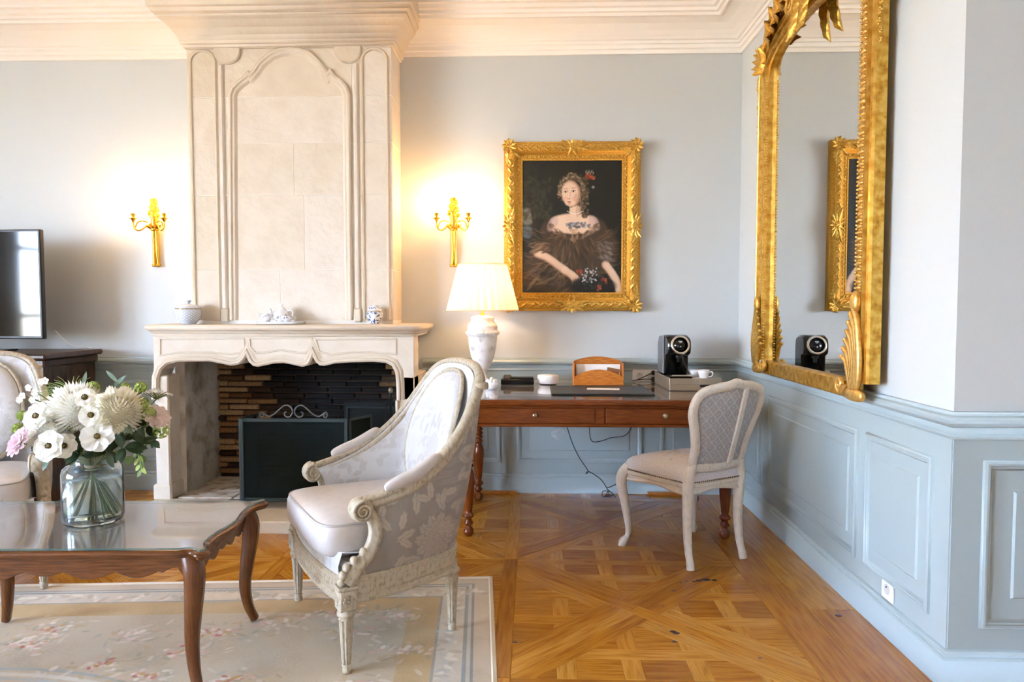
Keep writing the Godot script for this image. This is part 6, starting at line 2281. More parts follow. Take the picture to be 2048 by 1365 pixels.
	build(s, "dial_marks", mat("pale_print", c8(190, 194, 196), 0.5), ring).set_meta("kind", "stuff")
	s = S.new()
	s.lathe([Vector2(0.0, 0.112), Vector2(0.010, 0.112), Vector2(0.012, 0.135), Vector2(0.020, 0.140), Vector2(0.020, 0.155), Vector2(0.0, 0.155)], 14, Vector3(0, 0, 0.070))
	build(s, "spout", M.black_satin, cm)
	for k in 2:
		var cp := thing("espresso_cup", ["white espresso cup on its saucer beside the coffee machine", "white espresso cup tipped behind the cup on the saucer"][k], "cup", Vector3([1.040, 1.010][k], Y + [0.0515, 0.044][k], [-4.285, -4.40][k]), [-0.5, 1.2][k], "espresso cups on the tray")
		s = S.new()
		s.lathe([Vector2(0.0, 0.0), Vector2(0.018, 0.0), Vector2(0.020, 0.004), Vector2(0.028, 0.018), Vector2(0.033, 0.040), Vector2(0.036, 0.058), Vector2(0.034, 0.058), Vector2(0.030, 0.038), Vector2(0.024, 0.014), Vector2(0.0, 0.008)], 26)
		build(s, "bowl", M.porcelain, cp)
		s = S.new()
		s.tube(spline([Vector3(0.031, 0.046, 0), Vector3(0.050, 0.048, 0), Vector3(0.056, 0.034, 0), Vector3(0.046, 0.020, 0), Vector3(0.028, 0.018, 0)], 5), 0.0035, 7)
		build(s, "handle", M.porcelain, cp)
	var sau := thing("saucer", "white saucer under the espresso cup on the tray", "saucer", Vector3(1.040, Y + 0.0405, -4.285))
	s = S.new()
	s.lathe([Vector2(0.0, 0.0), Vector2(0.024, 0.0), Vector2(0.040, 0.006), Vector2(0.060, 0.016), Vector2(0.060, 0.018), Vector2(0.038, 0.011), Vector2(0.022, 0.011), Vector2(0.0, 0.010)], 32)
	build(s, "plate", M.porcelain, sau)
	s = S.new()
	var rim := []
	for i in 32:
		rim.append(Vector3(0.060 * cos(TAU * i / 32), 0.017, 0.060 * sin(TAU * i / 32)))
	s.tube(rim, 0.0014, 5, [], true)
	build(s, "rim", M.porcelain, sau)

const LAMP_LIGHT := 0.018

# ---------------------------------------------------------------- on the mantel
func blue_china(seed_: int, dense: float, basket: bool) -> ImageTexture:
	var W := 256
	var im := Image.create(W, 128, false, Image.FORMAT_RGB8)
	im.fill(c8(232, 236, 240))
	var r := RandomNumberGenerator.new()
	r.seed = seed_
	if basket:
		for y in 128:
			for x in W:
				var a := absf(fposmod((x + y * 1.3) / 14.0, 1.0) - 0.5)
				var b := absf(fposmod((x - y * 1.3) / 14.0 + 40.0, 1.0) - 0.5)
				if a < 0.12 or b < 0.12:
					im.set_pixel(x, y, c8(176, 190, 206))
	else:
		for i in int(140 * dense):
			dab(im, r.randf() * W, r.randf_range(20, 108), r.randf_range(4, 9), r.randf_range(2, 5), r.randf() * PI, [c8(44, 70, 132), c8(82, 110, 164), c8(36, 52, 104)][i % 3], 0.9)
	return ImageTexture.create_from_image(im)

func mantel_things() -> void:
	var Y := 1.1455
	var s := S.new()
	# basket-pattern jar at the left end
	var p := onz(377, 648, -4.29)
	var j := thing("lidded_bowl", "round pale blue basket-patterned china bowl with lid on the mantel", "bowl", Vector3(p.x, Y, -4.29))
	var m1 := mat("basket_china", c8(255, 255, 255), 0.15)
	m1.albedo_texture = blue_china(2, 1.0, true)
	s.lathe([Vector2(0.0, 0.0), Vector2(0.044, 0.0), Vector2(0.046, 0.006), Vector2(0.062, 0.022), Vector2(0.074, 0.05), Vector2(0.077, 0.076), Vector2(0.074, 0.092)], 36)
	build(s, "body", m1, j)
	s = S.new()
	s.lathe([Vector2(0.074, 0.092), Vector2(0.0755, 0.095), Vector2(0.074, 0.098)], 36)
	build(s, "rim_line", mat("dull_gold", c8(150, 128, 88), 0.35, 0.6), j)
	s = S.new()
	s.lathe([Vector2(0.075, 0.098), Vector2(0.072, 0.106), Vector2(0.056, 0.118), Vector2(0.032, 0.124), Vector2(0.0, 0.126)], 36)
	s.xf = Transform3D()
	var lid := build(s, "lid", m1, j)
	s = S.new()
	s.lathe([Vector2(0.0, 0.122), Vector2(0.014, 0.124), Vector2(0.010, 0.132), Vector2(0.018, 0.138), Vector2(0.020, 0.144), Vector2(0.010, 0.150), Vector2(0.0, 0.151)], 16)
	build(s, "finial", m1, lid)
	# small ginger jar at the right
	p = onz(750, 648, -4.33)
	var g := thing("ginger_jar", "small blue and white flowered ginger jar with lid on the mantel", "jar", Vector3(p.x, Y, -4.33))
	var m2 := mat("blue_white_china", c8(255, 255, 255), 0.15)
	m2.albedo_texture = blue_china(5, 1.0, false)
	s = S.new()
	s.lathe([Vector2(0.0, 0.0), Vector2(0.030, 0.0), Vector2(0.032, 0.004), Vector2(0.044, 0.026), Vector2(0.051, 0.050), Vector2(0.050, 0.066), Vector2(0.043, 0.078)], 32)
	build(s, "body", m2, g)
	s = S.new()
	s.lathe([Vector2(0.043, 0.078), Vector2(0.046, 0.080), Vector2(0.043, 0.083)], 32)
	build(s, "rim_line", M.dull_gold, g)
	s = S.new()
	s.lathe([Vector2(0.043, 0.083), Vector2(0.042, 0.092), Vector2(0.034, 0.102), Vector2(0.026, 0.106), Vector2(0.030, 0.112), Vector2(0.026, 0.118), Vector2(0.0, 0.119)], 32)
	build(s, "lid", m2, g)
	# tea set on its tray
	var flo := mat("flowered_china", c8(255, 255, 255), 0.12)
	var im := Image.create(256, 128, false, Image.FORMAT_RGB8)
	im.fill(c8(240, 241, 243))
	var r := RandomNumberGenerator.new()
	r.seed = 8
	for i in 16:
		var q := Vector2(r.randf() * 256, r.randf_range(20, 110))
		for k in 6:
			dab(im, q.x + r.randf_range(-6, 6), q.y + r.randf_range(-4, 4), 3.5, 2.5, r.randf() * PI, [c8(124, 126, 156), c8(166, 160, 184), c8(138, 148, 146)][k % 3], 0.8)
	flo.albedo_texture = ImageTexture.create_from_image(im)
	var tp := onz(562, 650, -4.30)
	var ty := thing("tea_tray", "small white oval china tray under the tea set on the mantel", "tray", Vector3(tp.x, Y, -4.30))
	s = S.new()
	s.pad(Vector3(0, 0.006, 0), Vector3(0.150, 0.006, 0.075), 0.5, 0.7, 36, 8)
	build(s, "dish", M.porcelain, ty)
	s = S.new()
	var rim := []
	for i in 40:
		var a := TAU * i / 40
		rim.append(Vector3(0.146 * signf(cos(a)) * pow(absf(cos(a)), 0.7), 0.013, 0.072 * signf(sin(a)) * pow(absf(sin(a)), 0.7)))
	s.tube(rim, 0.004, 6, [], true)
	build(s, "rim", M.porcelain, ty)
	var YT := Y + 0.0125
	var po := thing("teapot", "white flowered china teapot on the mantel tea tray", "teapot", Vector3(tp.x - 0.005, YT, -4.318))
	s = S.new()
	s.lathe([Vector2(0.0, 0.0), Vector2(0.026, 0.0), Vector2(0.030, 0.006), Vector2(0.046, 0.026), Vector2(0.049, 0.045), Vector2(0.040, 0.066), Vector2(0.026, 0.078), Vector2(0.0, 0.080)], 30)
	build(s, "body", flo, po)
	s = S.new()
	s.lathe([Vector2(0.027, 0.078), Vector2(0.022, 0.088), Vector2(0.008, 0.095), Vector2(0.005, 0.101), Vector2(0.010, 0.108), Vector2(0.006, 0.114), Vector2(0.0, 0.115)], 20)
	build(s, "lid", flo, po)
	s = S.new()
	s.tube(spline([Vector3(-0.040, 0.030, 0), Vector3(-0.058, 0.040, 0), Vector3(-0.064, 0.064, 0), Vector3(-0.074, 0.082, 0)], 5), 0.009, 8, [])
	build(s, "spout", flo, po)
	s = S.new()
	s.tube(spline([Vector3(0.038, 0.064, 0), Vector3(0.060, 0.074, 0), Vector3(0.076, 0.058, 0), Vector3(0.066, 0.036, 0), Vector3(0.046, 0.028, 0)], 5), 0.005, 8)
	build(s, "handle", flo, po)
	var cu := thing("teacup", "white flowered teacup in front of the teapot on the mantel", "cup", Vector3(tp.x + 0.052, YT, -4.256))
	s = S.new()
	s.lathe([Vector2(0.0, 0.0), Vector2(0.018, 0.0), Vector2(0.022, 0.006), Vector2(0.034, 0.024), Vector2(0.040, 0.040), Vector2(0.038, 0.040), Vector2(0.030, 0.022), Vector2(0.0, 0.008)], 28)
	build(s, "bowl", flo, cu)
	s = S.new()
	s.tube(spline([Vector3(0.036, 0.032, 0), Vector3(0.050, 0.036, 0), Vector3(0.056, 0.024, 0), Vector3(0.044, 0.012, 0), Vector3(0.028, 0.012, 0)], 5), 0.003, 7)
	build(s, "handle", flo, cu)
	var cr := thing("creamer", "little white flowered milk jug at the left of the mantel tea tray", "jug", Vector3(tp.x - 0.088, YT, -4.285))
	s = S.new()
	s.lathe([Vector2(0.0, 0.0), Vector2(0.018, 0.0), Vector2(0.028, 0.014), Vector2(0.030, 0.026), Vector2(0.022, 0.042), Vector2(0.024, 0.054), Vector2(0.021, 0.054), Vector2(0.018, 0.040), Vector2(0.0, 0.036)], 24)
	build(s, "body", flo, cr)
	s = S.new()
	s.tube(spline([Vector3(-0.020, 0.048, 0), Vector3(-0.038, 0.054, 0), Vector3(-0.044, 0.036, 0), Vector3(-0.026, 0.018, 0)], 5), 0.003, 7)
	build(s, "handle", flo, cr)

# ---------------------------------------------------------------- sockets, plugs, cables
func socket(called: String, label: String, t: Transform3D, w: float, holes: int) -> Node3D:
	var o := thing(called, label, "socket")
	o.transform = t
	var s := S.new()
	s.box(Vector3(0, 0, 0.005), Vector3(w, 0.082, 0.010), 0.003)
	build(s, "plate", M.white_plastic, o)
	for k in holes:
		s = S.new()
		s.xf = Transform3D(Basis(Vector3.RIGHT, PI / 2), Vector3((k - (holes - 1) / 2.0) * 0.07, 0, 0.0102))
		s.lathe([Vector2(0.021, 0.0), Vector2(0.020, 0.001), Vector2(0.018, 0.0005), Vector2(0.0, 0.0003)], 20)
		build(s, "recess", mat("socket_grey", c8(206, 204, 198), 0.5), o)
		s = S.new()
		s.xf = Transform3D(Basis(Vector3.RIGHT, PI / 2), Vector3((k - (holes - 1) / 2.0) * 0.07, 0.009, 0.0105))
		s.lathe([Vector2(0.0, 0.0), Vector2(0.0028, 0.0), Vector2(0.0026, 0.004), Vector2(0.0, 0.004)], 8)
		build(s, "earth_pin", M.black_satin, o)
	return o

func sockets_and_cables() -> void:
	socket("wall_socket", "white square socket low on the blue panelled right wall", Transform3D(Basis(Vector3(0, 0, 1), Vector3(0, 1, 0), Vector3(-1, 0, 0)), Vector3(RIGHT - 0.004, 0.178, -2.655)), 0.082, 1)
	socket("wall_socket", "white double socket above the desk beside the coffee tray", Transform3D(Basis(), Vector3(0.745, 0.795, BACK + 0.004)), 0.165, 2)
	for k in 2:
		var pl := thing("power_plug", ["black plug in the upper part of the desk socket", "black plug in the lower part of the desk socket"][k], "plug", Vector3(0.80, 0.815 - 0.042 * k, BACK + 0.014), 0.0, "plugs in the desk socket")
		var s := S.new()
		s.xf = Transform3D(Basis(Vector3.RIGHT, PI / 2), Vector3.ZERO)
		s.lathe([Vector2(0.0, 0.0), Vector2(0.016, 0.0), Vector2(0.017, 0.012), Vector2(0.013, 0.034), Vector2(0.0, 0.036)], 16)
		build(s, "body", M.black_satin, pl)
		s = S.new()
		s.box(Vector3(0.022, 0, 0.016), Vector3(0.03, 0.011, 0.014), 0.003)
		build(s, "grip", M.black_satin, pl)
		s = S.new()
		s.tube(spline([Vector3(0.79, 0.815 - 0.042 * k, BACK + 0.045), Vector3(0.76, 0.808 - 0.03 * k, BACK + 0.07), Vector3(0.72, 0.79 - 0.012 * k, BACK + 0.08), Vector3(0.68, 0.772, BACK + 0.075), Vector3(0.655, 0.766, BACK + 0.065)], 6), 0.003, 6)
		tag(build(s, "plug_cord", M.black_satin), ["black cord curving from the upper desk plug", "black cord curving from the lower desk plug"][k], "cord", "cords from the desk plugs")
	var z := BACK + 0.10
	var path := []
	for q in [[1134, 855], [1146, 890], [1160, 918], [1176, 942], [1172, 948], [1178, 944], [1200, 958], [1213, 976], [1218, 990], [1206, 993], [1206, 983], [1222, 985], [1232, 996]]:
		path.append(onz(q[0], q[1], z))
	var s := S.new()
	s.tube(spline(path, 5), 0.0032, 6)
	var dark := mat("dark_cord", c8(58, 54, 46), 0.6)
	tag(build(s, "floor_cable", dark), "long dark cable hanging from the desk down to the floor", "cable")
	path = []
	for q in [[1216, 984], [1210, 994], [1226, 990], [1214, 978], [1222, 974], [1246, 962], [1256, 955]]:
		path.append(onz(q[0], q[1], z + 0.02))
	s = S.new()
	s.tube(spline(path, 5), 0.0030, 6)
	tag(build(s, "looped_cable", dark), "short looped cable lying against the foot of the wall", "cable")
	path = []
	for q in [[1179, 852], [1180, 872], [1186, 884], [1205, 882], [1222, 876], [1246, 873], [1258, 864], [1264, 853]]:
		path.append(onz(q[0], q[1], z - 0.03))
	s = S.new()
	s.tube(spline(path, 5), 0.0030, 6)
	tag(build(s, "sagging_cable", dark), "dark cable sagging in a curve under the desk drawers", "cable")
	s = S.new()
	var r := RandomNumberGenerator.new()
	r.seed = 6
	var b := onz(1116, 862, -4.3)
	path = []
	for k in 40:
		var a := k * 0.9
		path.append(b + Vector3(0.030 * cos(a) + 0.012 * sin(k * 0.37), 0.026 * sin(a) - 0.022 + 0.010 * cos(k * 0.53), 0.015 * sin(a * 0.6)))
	s.tube(spline(path, 4), 0.0012, 5)
	tag(build(s, "wire_bundle", mat("clear_wire", c8(214, 216, 214), 0.3)), "tangled bundle of white wire hanging under the desk", "wire")
	for k in 2:
		s = S.new()
		var e: Array = [[-0.53, -0.105], [0.765, 1.02]][k]
		s.box(Vector3((e[0] + e[1]) / 2, 0.010, BACK + 0.045), Vector3(e[1] - e[0], 0.019, 0.036), 0.003)
		tag(build(s, "floor_strip", M.honey_wood), ["oak strip on the floor at the wall behind the desk's lamp end", "oak strip on the floor at the wall behind the small chair"][k], "strip", "oak strips along the baseboard")

# ---------------------------------------------------------------- vase of flowers
var vase_at: Vector3
var tie_at: Vector3

var bunch: Node3D

func part_of_bunch(called: String, label: String) -> Node3D:
	var o := holder(called, bunch)
	o.set_meta("label", label)
	return o

func leaf_blade(s: S, o: Vector3, dir: Vector3, nrm: Vector3, l: float, w: float, bend := 0.2, cup := 0.15, n := 6) -> void:
	dir = dir.normalized()
	nrm = nrm - dir * nrm.dot(dir)
	nrm = nrm.normalized() if nrm.length() > 0.01 else dir.cross(Vector3.RIGHT).normalized()
	var side := dir.cross(nrm)
	var rows := []
	for i in n + 1:
		var u := float(i) / n
		var wd := w * 0.5 * pow(sin(clampf(u * 0.96 + 0.03, 0.0, 1.0) * PI), 0.8)
		var c := o + dir * (l * u * (1.0 - 0.25 * bend * u)) - nrm * (l * bend * u * u)
		rows.append(PackedVector3Array([c + side * wd + nrm * (wd * cup), c, c - side * wd + nrm * (wd * cup)]))
	s.grid(rows)

# petal: rounded, cupped, with a ruffled rim
func petal_blade(s: S, o: Vector3, dir: Vector3, nrm: Vector3, l: float, w: float, lift: float, ruffle := 0.1) -> void:
	dir = dir.normalized()
	nrm = (nrm - dir * nrm.dot(dir)).normalized()
	var side := dir.cross(nrm)
	var rows := []
	for i in 6:
		var u := i / 5.0
		var wd := w * 0.5 * sin(clampf(0.12 + u * 0.72, 0, 1) * PI * 0.86)
		var row := PackedVector3Array()
		for j in 5:
			var v := (j - 2) / 2.0
			var len := l * u * (1.0 - 0.16 * v * v * u)
			row.append(o + dir * len + side * (wd * v) + nrm * (lift * l * u * (1.0 - 0.55 * u) + 0.12 * w * v * v + ruffle * w * u * u * sin(v * 5.0 + l * 900.0)))
		rows.append(row)
	s.grid(rows)

func stem_for(o: Node3D, head: Vector3, m: Material, r := 0.0022, down := true) -> void:
	# from the head down through the tie and out to the floor of the vase
	var d := head - tie_at
	var low := vase_at + Vector3(-d.x, 0, -d.z).normalized() * minf(0.072, 0.03 + 0.25 * Vector2(d.x, d.z).length()) + Vector3(0, 0.016, 0)
	var through := tie_at + Vector3(d.x, 0, d.z).normalized() * 0.012
	var s := S.new()
	var pts := [head, head.lerp(through, 0.5) + Vector3(0, 0.01, 0), through]
	if down:
		pts.append(low)
	s.tube(spline(pts, 5), r, 6)
	build(s, "stem", m, o)

func facing(p: Vector3) -> Vector3:
	# flowers look away from the tie, and a little up
	return ((p - tie_at).normalized() + Vector3(0, 0.15, 0.35)).normalized()

func bouquet() -> void:
	var b := ony(188, 1042, 0.4885)
	vase_at = Vector3(b.x, 0.4885, b.z)
	tie_at = vase_at + Vector3(0.0, 0.195, 0.0)
	var v := thing("glass_vase", "clear glass bottle vase with short neck on the coffee table", "vase", vase_at)
	var s := S.new()
	s.lathe([Vector2(0.0, 0.0), Vector2(0.086, 0.0), Vector2(0.095, 0.006), Vector2(0.098, 0.02), Vector2(0.098, 0.175), Vector2(0.094, 0.192), Vector2(0.082, 0.203), Vector2(0.066, 0.208), Vector2(0.062, 0.214), Vector2(0.062, 0.240), Vector2(0.066, 0.247), Vector2(0.064, 0.250), Vector2(0.059, 0.246), Vector2(0.0585, 0.214), Vector2(0.063, 0.204), Vector2(0.080, 0.199), Vector2(0.091, 0.189), Vector2(0.0945, 0.173), Vector2(0.0945, 0.022), Vector2(0.090, 0.012), Vector2(0.0, 0.012)], 48)
	build(s, "glass", M.vase_glass, v)
	s = S.new()
	s.lathe([Vector2(0.0, 0.0125), Vector2(0.089, 0.0125), Vector2(0.0938, 0.022), Vector2(0.0938, 0.150), Vector2(0.0, 0.150)], 48)
	build(s, "water", M.water, v)
	bunch = thing("flower_bouquet", "raffia-tied bunch of white chrysanthemums, open white flowers and greenery in the glass vase", "bouquet")
	var tw := part_of_bunch("twine_tie", "band of raffia round the stems")
	tw.position = tie_at
	for k in 4:
		s = S.new()
		var ring := []
		for i in 20:
			var a := TAU * i / 20
			ring.append(Vector3(0.024 * cos(a), -0.004 + 0.003 * k + 0.001 * sin(a * 3), 0.024 * sin(a)))
		s.tube(ring, 0.0018, 5, [], true)
		build(s, "strand", mat("raffia", c8(206, 186, 148), 0.8) if not M.has("raffia") else M.raffia, tw)
	var green := mat("stem_green", c8(104, 128, 70), 0.6)
	var dark := mat("dark_leaf", c8(44, 66, 42), 0.5)
	var grey := mat("grey_leaf", c8(118, 138, 122), 0.55)
	var lime := mat("lime_green", c8(166, 186, 92), 0.6)
	for m in [green, dark, grey, lime]:
		m.backlight_enabled = true
		m.backlight = Color(0.25, 0.30, 0.12)
	var white := mat("white_petal", c8(250, 248, 242), 0.6)
	var cream := mat("cream_petal", c8(248, 240, 216), 0.6)
	var pink := mat("pink_petal", c8(228, 186, 204), 0.6)
	var blush := mat("blush_petal", c8(236, 210, 204), 0.6)
	for m in [white, cream, pink, blush]:
		m.backlight_enabled = true
		m.backlight = Color(0.9, 0.9, 0.86)
	var eye := mat("flower_eye", c8(122, 104, 34), 0.7)
	var dk := mat("dark_eye", c8(60, 48, 26), 0.7)
	var z0 := vase_at.z
	# chrysanthemums
	var mums := [[150, 815, 0.08, 0.094, white, "large white shaggy chrysanthemum at the top left of the bouquet"], [236, 820, 0.10, 0.086, cream, "large cream shaggy chrysanthemum at the top right of the bouquet"], [112, 862, 0.10, 0.066, white, "white shaggy chrysanthemum between the wide-open white flowers"]]
	for q in mums:
		var p := onz(q[0], q[1], z0 + q[2])
		var o := part_of_bunch("chrysanthemum", q[5])
		var n := facing(p)
		s = S.new()
		var N := 430
		var side := n.cross(Vector3.UP).normalized()
		var up := side.cross(n)
		for i in N:
			var u := (i + 0.5) / N
			var th := acos(1.0 - 1.62 * u)
			var ph := i * 2.39996
			var d := n * cos(th) + (side * cos(ph) + up * sin(ph)) * sin(th)
			var R: float = q[3] * (0.92 + 0.08 * sin(i * 12.9))
			var core: Vector3 = p - n * q[3] * 0.12
			# petals leave the heart outwards and hook back towards the crown
			var dir := (d + (side * cos(ph) + up * sin(ph)) * 0.35).normalized()
			leaf_blade(s, core + d * R * 0.50, dir, n if th > 0.2 else up, R * 0.50, R * 0.15, -0.45, 0.6, 4)
		build(s, "petals", q[4], o).set_meta("kind", "stuff")
		s = S.new()
		s.ball(p - n * q[3] * 0.12, Vector3.ONE * q[3] * 0.74, 16, 10)
		build(s, "heart", q[4], o)
		stem_for(o, p - n * 0.02, green, 0.003)
	# wide open white flowers with dark eyes
	var lis := [[76, 834, 0.14, 0.050, "open white flower with dark eye at the far left of the bouquet"], [196, 874, 0.17, 0.054, "open white flower with dark eye low over the vase neck"], [101, 893, 0.17, 0.054, "open white flower with yellow eye low at the bouquet's left"], [172, 797, 0.17, 0.034, "small cream bloom between the two large chrysanthemums"], [184, 832, 0.17, 0.040, "white rose-like bloom below the cream chrysanthemum"], [132, 893, 0.15, 0.044, "white bloom beside the low open white flower"]]
	for q in lis:
		var p := onz(q[0], q[1], z0 + q[2])
		var o := part_of_bunch("lisianthus", q[4])
		var n := (facing(p) + Vector3(0, 0, 0.7)).normalized()
		var side := n.cross(Vector3.UP).normalized()
		var up := side.cross(n)
		for ring in [[6, 1.0, 0.22, 0.0], [5, 0.72, 0.6, 0.5]]:
			if ring[1] < 1.0 and q[0] in [78, 196, 102]:
				continue
			for k in ring[0]:
				var a: float = TAU * k / ring[0] + ring[3] + q[0]
				s = S.new()
				petal_blade(s, p, side * cos(a) + up * sin(a), n, q[3] * ring[1], q[3] * 1.05 * ring[1], ring[2] * 1.4, 0.07)
				build(s, "petal", white if q[0] != 166 else cream, o)
		s = S.new()
		s.pad(p + n * 0.004, Vector3(0.010, 0.010, 0.010), 1, 1, 12, 8)
		build(s, "eye", eye, o)
		s = S.new()
		for k in 9:
			var a := TAU * k / 9
			var e := p + n * 0.014 + (side * cos(a) + up * sin(a)) * 0.008
			s.tube([p, e], 0.001, 4)
			s.ball(e, Vector3.ONE * 0.0022, 6, 4)
		build(s, "stamens", dk, o).set_meta("kind", "stuff")
		stem_for(o, p - n * 0.01, green, 0.0022)
	# pink dahlias
	for q in [[42, 886, 0.16, 0.056, pink, "pale pink dahlia at the outer left of the bouquet"], [312, 836, 0.05, 0.050, blush, "blush pink dahlia at the outer right of the bouquet"], [76, 872, 0.12, 0.056, white, "white dahlia tucked behind the pink one"]]:
		var p := onz(q[0], q[1], z0 + q[2])
		var o := part_of_bunch("dahlia", q[5])
		var n := facing(p)
		var side := n.cross(Vector3.UP).normalized()
		var up := side.cross(n)
		s = S.new()
		for ring in [[12, 1.0, 0.1], [10, 0.82, 0.5], [8, 0.62, 0.9], [6, 0.42, 1.4]]:
			for k in ring[0]:
				var a: float = TAU * k / ring[0] + ring[1] * 5.0
				petal_blade(s, p, (side * cos(a) + up * sin(a)) + n * ring[2] * 0.6, n, q[3] * ring[1], q[3] * 0.5 * ring[1], 0.3, 0.04)
		build(s, "petals", q[4], o).set_meta("kind", "stuff")
		stem_for(o, p - n * 0.01, green, 0.0024)
	# small white blossoms on a branching sprig
	var o1 := part_of_bunch("blossom_sprig", "sprig of small white blossoms at the upper left of the bouquet")
	var root := onz(118, 835, z0)
	for q in [[46, 792], [58, 776], [70, 786], [84, 764], [92, 762], [66, 800], [40, 800]]:
		var p := onz(q[0], q[1], z0 + 0.02)
		s = S.new()
		s.tube(spline([root, root.lerp(p, 0.5) + Vector3(0.01, 0.012, 0), p], 4), 0.0014, 5)
		build(s, "twig", green, o1)
		s = S.new()
		for k in 5:
			var a = TAU * k / 5 + q[0]
			petal_blade(s, p, Vector3(cos(a), sin(a), 0.2), Vector3(-0.2, 0.1, 1), 0.014, 0.014, 0.2, 0.0)
		build(s, "blossom", white, o1)
	stem_for(o1, root, green, 0.002)
	# fan of fine grass
	var o2 := part_of_bunch("grass_tuft", "fan of fine green grass arching over the back of the bouquet")
	s = S.new()
	var r := RandomNumberGenerator.new()
	r.seed = 22
	var g0 := onz(150, 815, z0 - 0.04)
	for i in 90:
		var a := lerpf(0.15, 2.75, r.randf())
		var l := r.randf_range(0.09, 0.155)
		var d := Vector3(cos(a) * 0.9 - 0.15, sin(a), r.randf_range(-0.4, 0.2))
		s.tube(spline([g0, g0 + d * l * 0.6, g0 + d * l + Vector3(cos(a) * 0.03, -0.035, 0)], 4), 0.0007, 4)
	build(s, "blades", mat("grass_green", c8(138, 160, 84), 0.6), o2).set_meta("kind", "stuff")
	stem_for(o2, g0, green, 0.002)
	# long pale bracts at the top
	for q in [[212, 742, 236, 765, 0.0, "narrow silver-green leaf standing up at the top of the bouquet"], [250, 752, 225, 775, 0.0, "narrow silver-green leaf leaning right at the top of the bouquet"], [172, 745, 165, 775, 0.02, "thin pale leaf rising from the grass of the bouquet"]]:
		var p := onz(q[0], q[1], z0 - 0.02)
		var e := onz(q[2], q[3], z0 - 0.02)
		var o := part_of_bunch("upright_leaf", q[5])
		s = S.new()
		leaf_blade(s, e, p - e, Vector3(0.3, 0.2, 1), (p - e).length() * 1.05, 0.014, 0.05)
		build(s, "blade", grey, o)
		stem_for(o, e, green, 0.0015, false)
	# umbel
	var o3 := part_of_bunch("umbel_flower", "lacy white umbel flower at the upper right of the bouquet")
	var uc := onz(312, 800, z0 - 0.01)
	s = S.new()
	var s2 := S.new()
	for i in 46:
		var a := i * 2.39996
		var rr := 0.046 * sqrt((i + 0.5) / 46.0)
		var p := uc + Vector3(rr * cos(a) * 1.05 + 0.006, 0.034 - rr * 0.35 + 0.012 * sin(a), rr * sin(a))
		s.tube([uc, uc.lerp(p, 0.6) + Vector3(0, 0.004, 0), p], 0.0006, 4)
		for k in 4:
			s2.ball(p + Vector3(r.randf_range(-0.004, 0.004), r.randf_range(-0.002, 0.004), r.randf_range(-0.004, 0.004)), Vector3.ONE * 0.0026, 5, 4)
	build(s, "rays", green, o3).set_meta("kind", "stuff")
	build(s2, "florets", mat("umbel_white", c8(232, 228, 214), 0.7), o3).set_meta("kind", "stuff")
	stem_for(o3, uc, green, 0.0018)
	# green clustered heads
	for q in [[281, 776, 0.020, 0.0, "round lime green flower head at the top right of the bouquet"], [250, 777, 0.018, -0.02, "lime green flower head behind the cream chrysanthemum"], [186, 775, 0.020, 0.02, "pale green bud cluster between the two large chrysanthemums"], [284, 810, 0.026, 0.05, "lime green flower cluster beside the cream chrysanthemum"], [298, 828, 0.024, 0.06, "lime green flower cluster left of the blush dahlia"], [322, 862, 0.028, 0.03, "lime green flower cluster at the lower right of the bouquet"], [140, 846, 0.030, 0.10, "olive green bud cluster under the white chrysanthemum"], [36, 858, 0.018, 0.05, "pale green buds at the outer left of the bouquet"], [45, 832, 0.016, 0.04, "pale green buds above the pink dahlia"]]:
		var p := onz(q[0], q[1], z0 + q[3])
		var o := part_of_bunch("green_cluster", q[4])
		s = S.new()
		for i in 34:
			var u := (i + 0.5) / 34.0
			var th := acos(1.0 - 2.0 * u)
			var ph := i * 2.39996
			var d := Vector3(sin(th) * cos(ph), cos(th), sin(th) * sin(ph))
			for k in 3:
				var a := TAU * k / 3 + i
				var sd := d.cross(Vector3(0.3, 1, 0.2)).normalized()
				petal_blade(s, p + d * q[2] * 0.8, sd * cos(a) + d.cross(sd) * sin(a) + d * 0.4, d, 0.009, 0.009, 0.2, 0.0)
		build(s, "florets", lime, o).set_meta("kind", "stuff")
		stem_for(o, p, green, 0.0018, false)
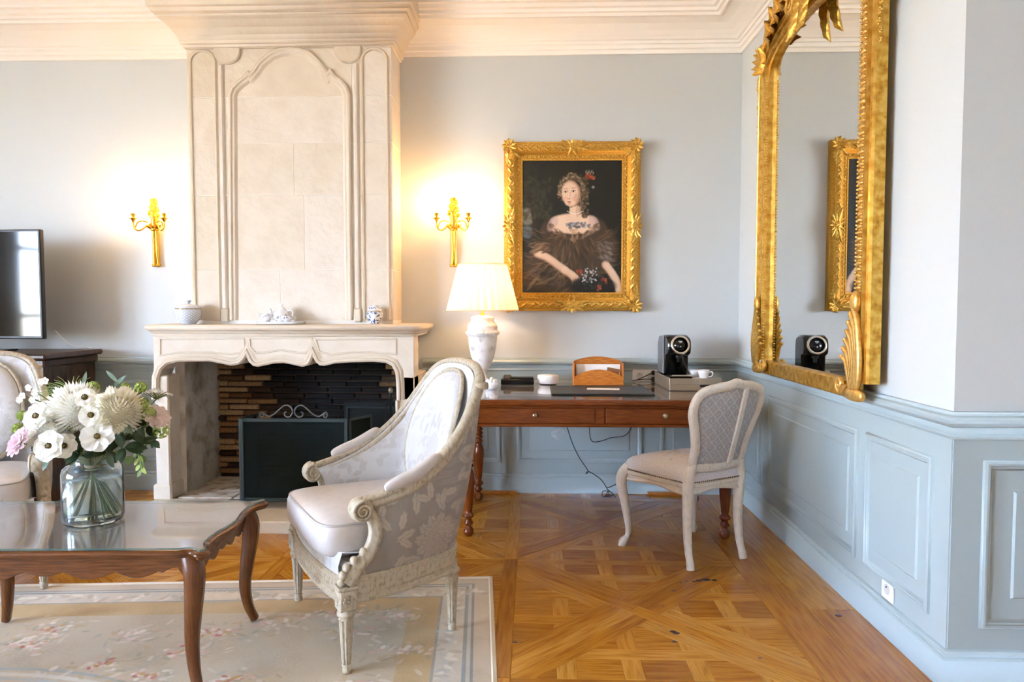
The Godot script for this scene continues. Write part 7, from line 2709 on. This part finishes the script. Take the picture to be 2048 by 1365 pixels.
	# leafy sprigs: dark filling leaves and grey eucalyptus
	var sprigs := [[150, 880, 0.07, dark, 40], [225, 870, 0.06, dark, 44], [265, 860, 0.05, dark, 40], [250, 895, 0.09, dark, 40], [215, 905, 0.08, dark, 34], [160, 905, 0.08, dark, 34], [130, 870, 0.05, dark, 36], [285, 885, 0.06, dark, 34], [190, 850, 0.02, dark, 40], [300, 850, 0.03, dark, 30], [100, 915, 0.06, grey, 30], [255, 850, 0.11, grey, 26], [310, 880, 0.05, dark, 26], [70, 905, 0.05, dark, 26], [275, 912, 0.05, green, 30], [235, 850, 0.09, dark, 34], [170, 870, 0.10, dark, 36]]
	var where := ["beside the olive buds", "under the cream chrysanthemum", "below the lime clusters", "over the right side of the vase", "above the vase neck", "left of the vase neck", "under the white chrysanthemum", "at the right edge above the vase", "deep in the middle", "behind the blush dahlia", "below the low white flowers", "in front of the cream chrysanthemum", "hanging at the far right", "below the pink dahlia", "drooping right of the vase", "right of the low white flower", "left of the low white flower"]
	for i in sprigs.size():
		var q: Array = sprigs[i]
		var p := onz(q[0], q[1], z0 + q[2])
		var o := part_of_bunch("leaf_sprig", "%s leaf sprig %s in the bouquet" % ["dark green" if q[3] == dark else ("grey-green" if q[3] == grey else "light green"), where[i]])
		var out := (p - tie_at)
		out = (out.normalized() + Vector3(0, -0.15, 0.2)).normalized()
		stem_for(o, p, green, 0.0018, i % 3 == 0)
		for k in 7:
			var a := k * 2.2 + i
			var side := out.cross(Vector3.UP).normalized()
			var d := out * 0.45 + (side * cos(a) + side.cross(out) * sin(a))
			s = S.new()
			leaf_blade(s, p - out * 0.012 * (k % 3), d, Vector3(0, 0.6, 0.8), q[4] * 0.00172 * (0.8 + 0.3 * r.randf()), q[4] * 0.00068, 0.18)
			build(s, "leaf", q[3], o)
	# trailing leaf at the lower right
	var o4 := part_of_bunch("trailing_sprig", "light green sprig trailing down at the right of the vase")
	var t0 := onz(262, 890, z0 + 0.03)
	var pts := [t0, onz(275, 905, z0 + 0.05), onz(282, 922, z0 + 0.06), onz(284, 940, z0 + 0.06)]
	s = S.new()
	s.tube(spline(pts, 5), 0.0012, 5)
	build(s, "twig", green, o4)
	for k in 7:
		var p: Vector3 = pts[1].lerp(pts[3], k / 6.0)
		s = S.new()
		leaf_blade(s, p, Vector3(0.7 if k % 2 else -0.6, -0.9, 0.3), Vector3(0, 0.3, 1), 0.032, 0.014, 0.2)
		build(s, "leaf", lime if k % 3 else green, o4)
	stem_for(o4, t0, green, 0.0015)
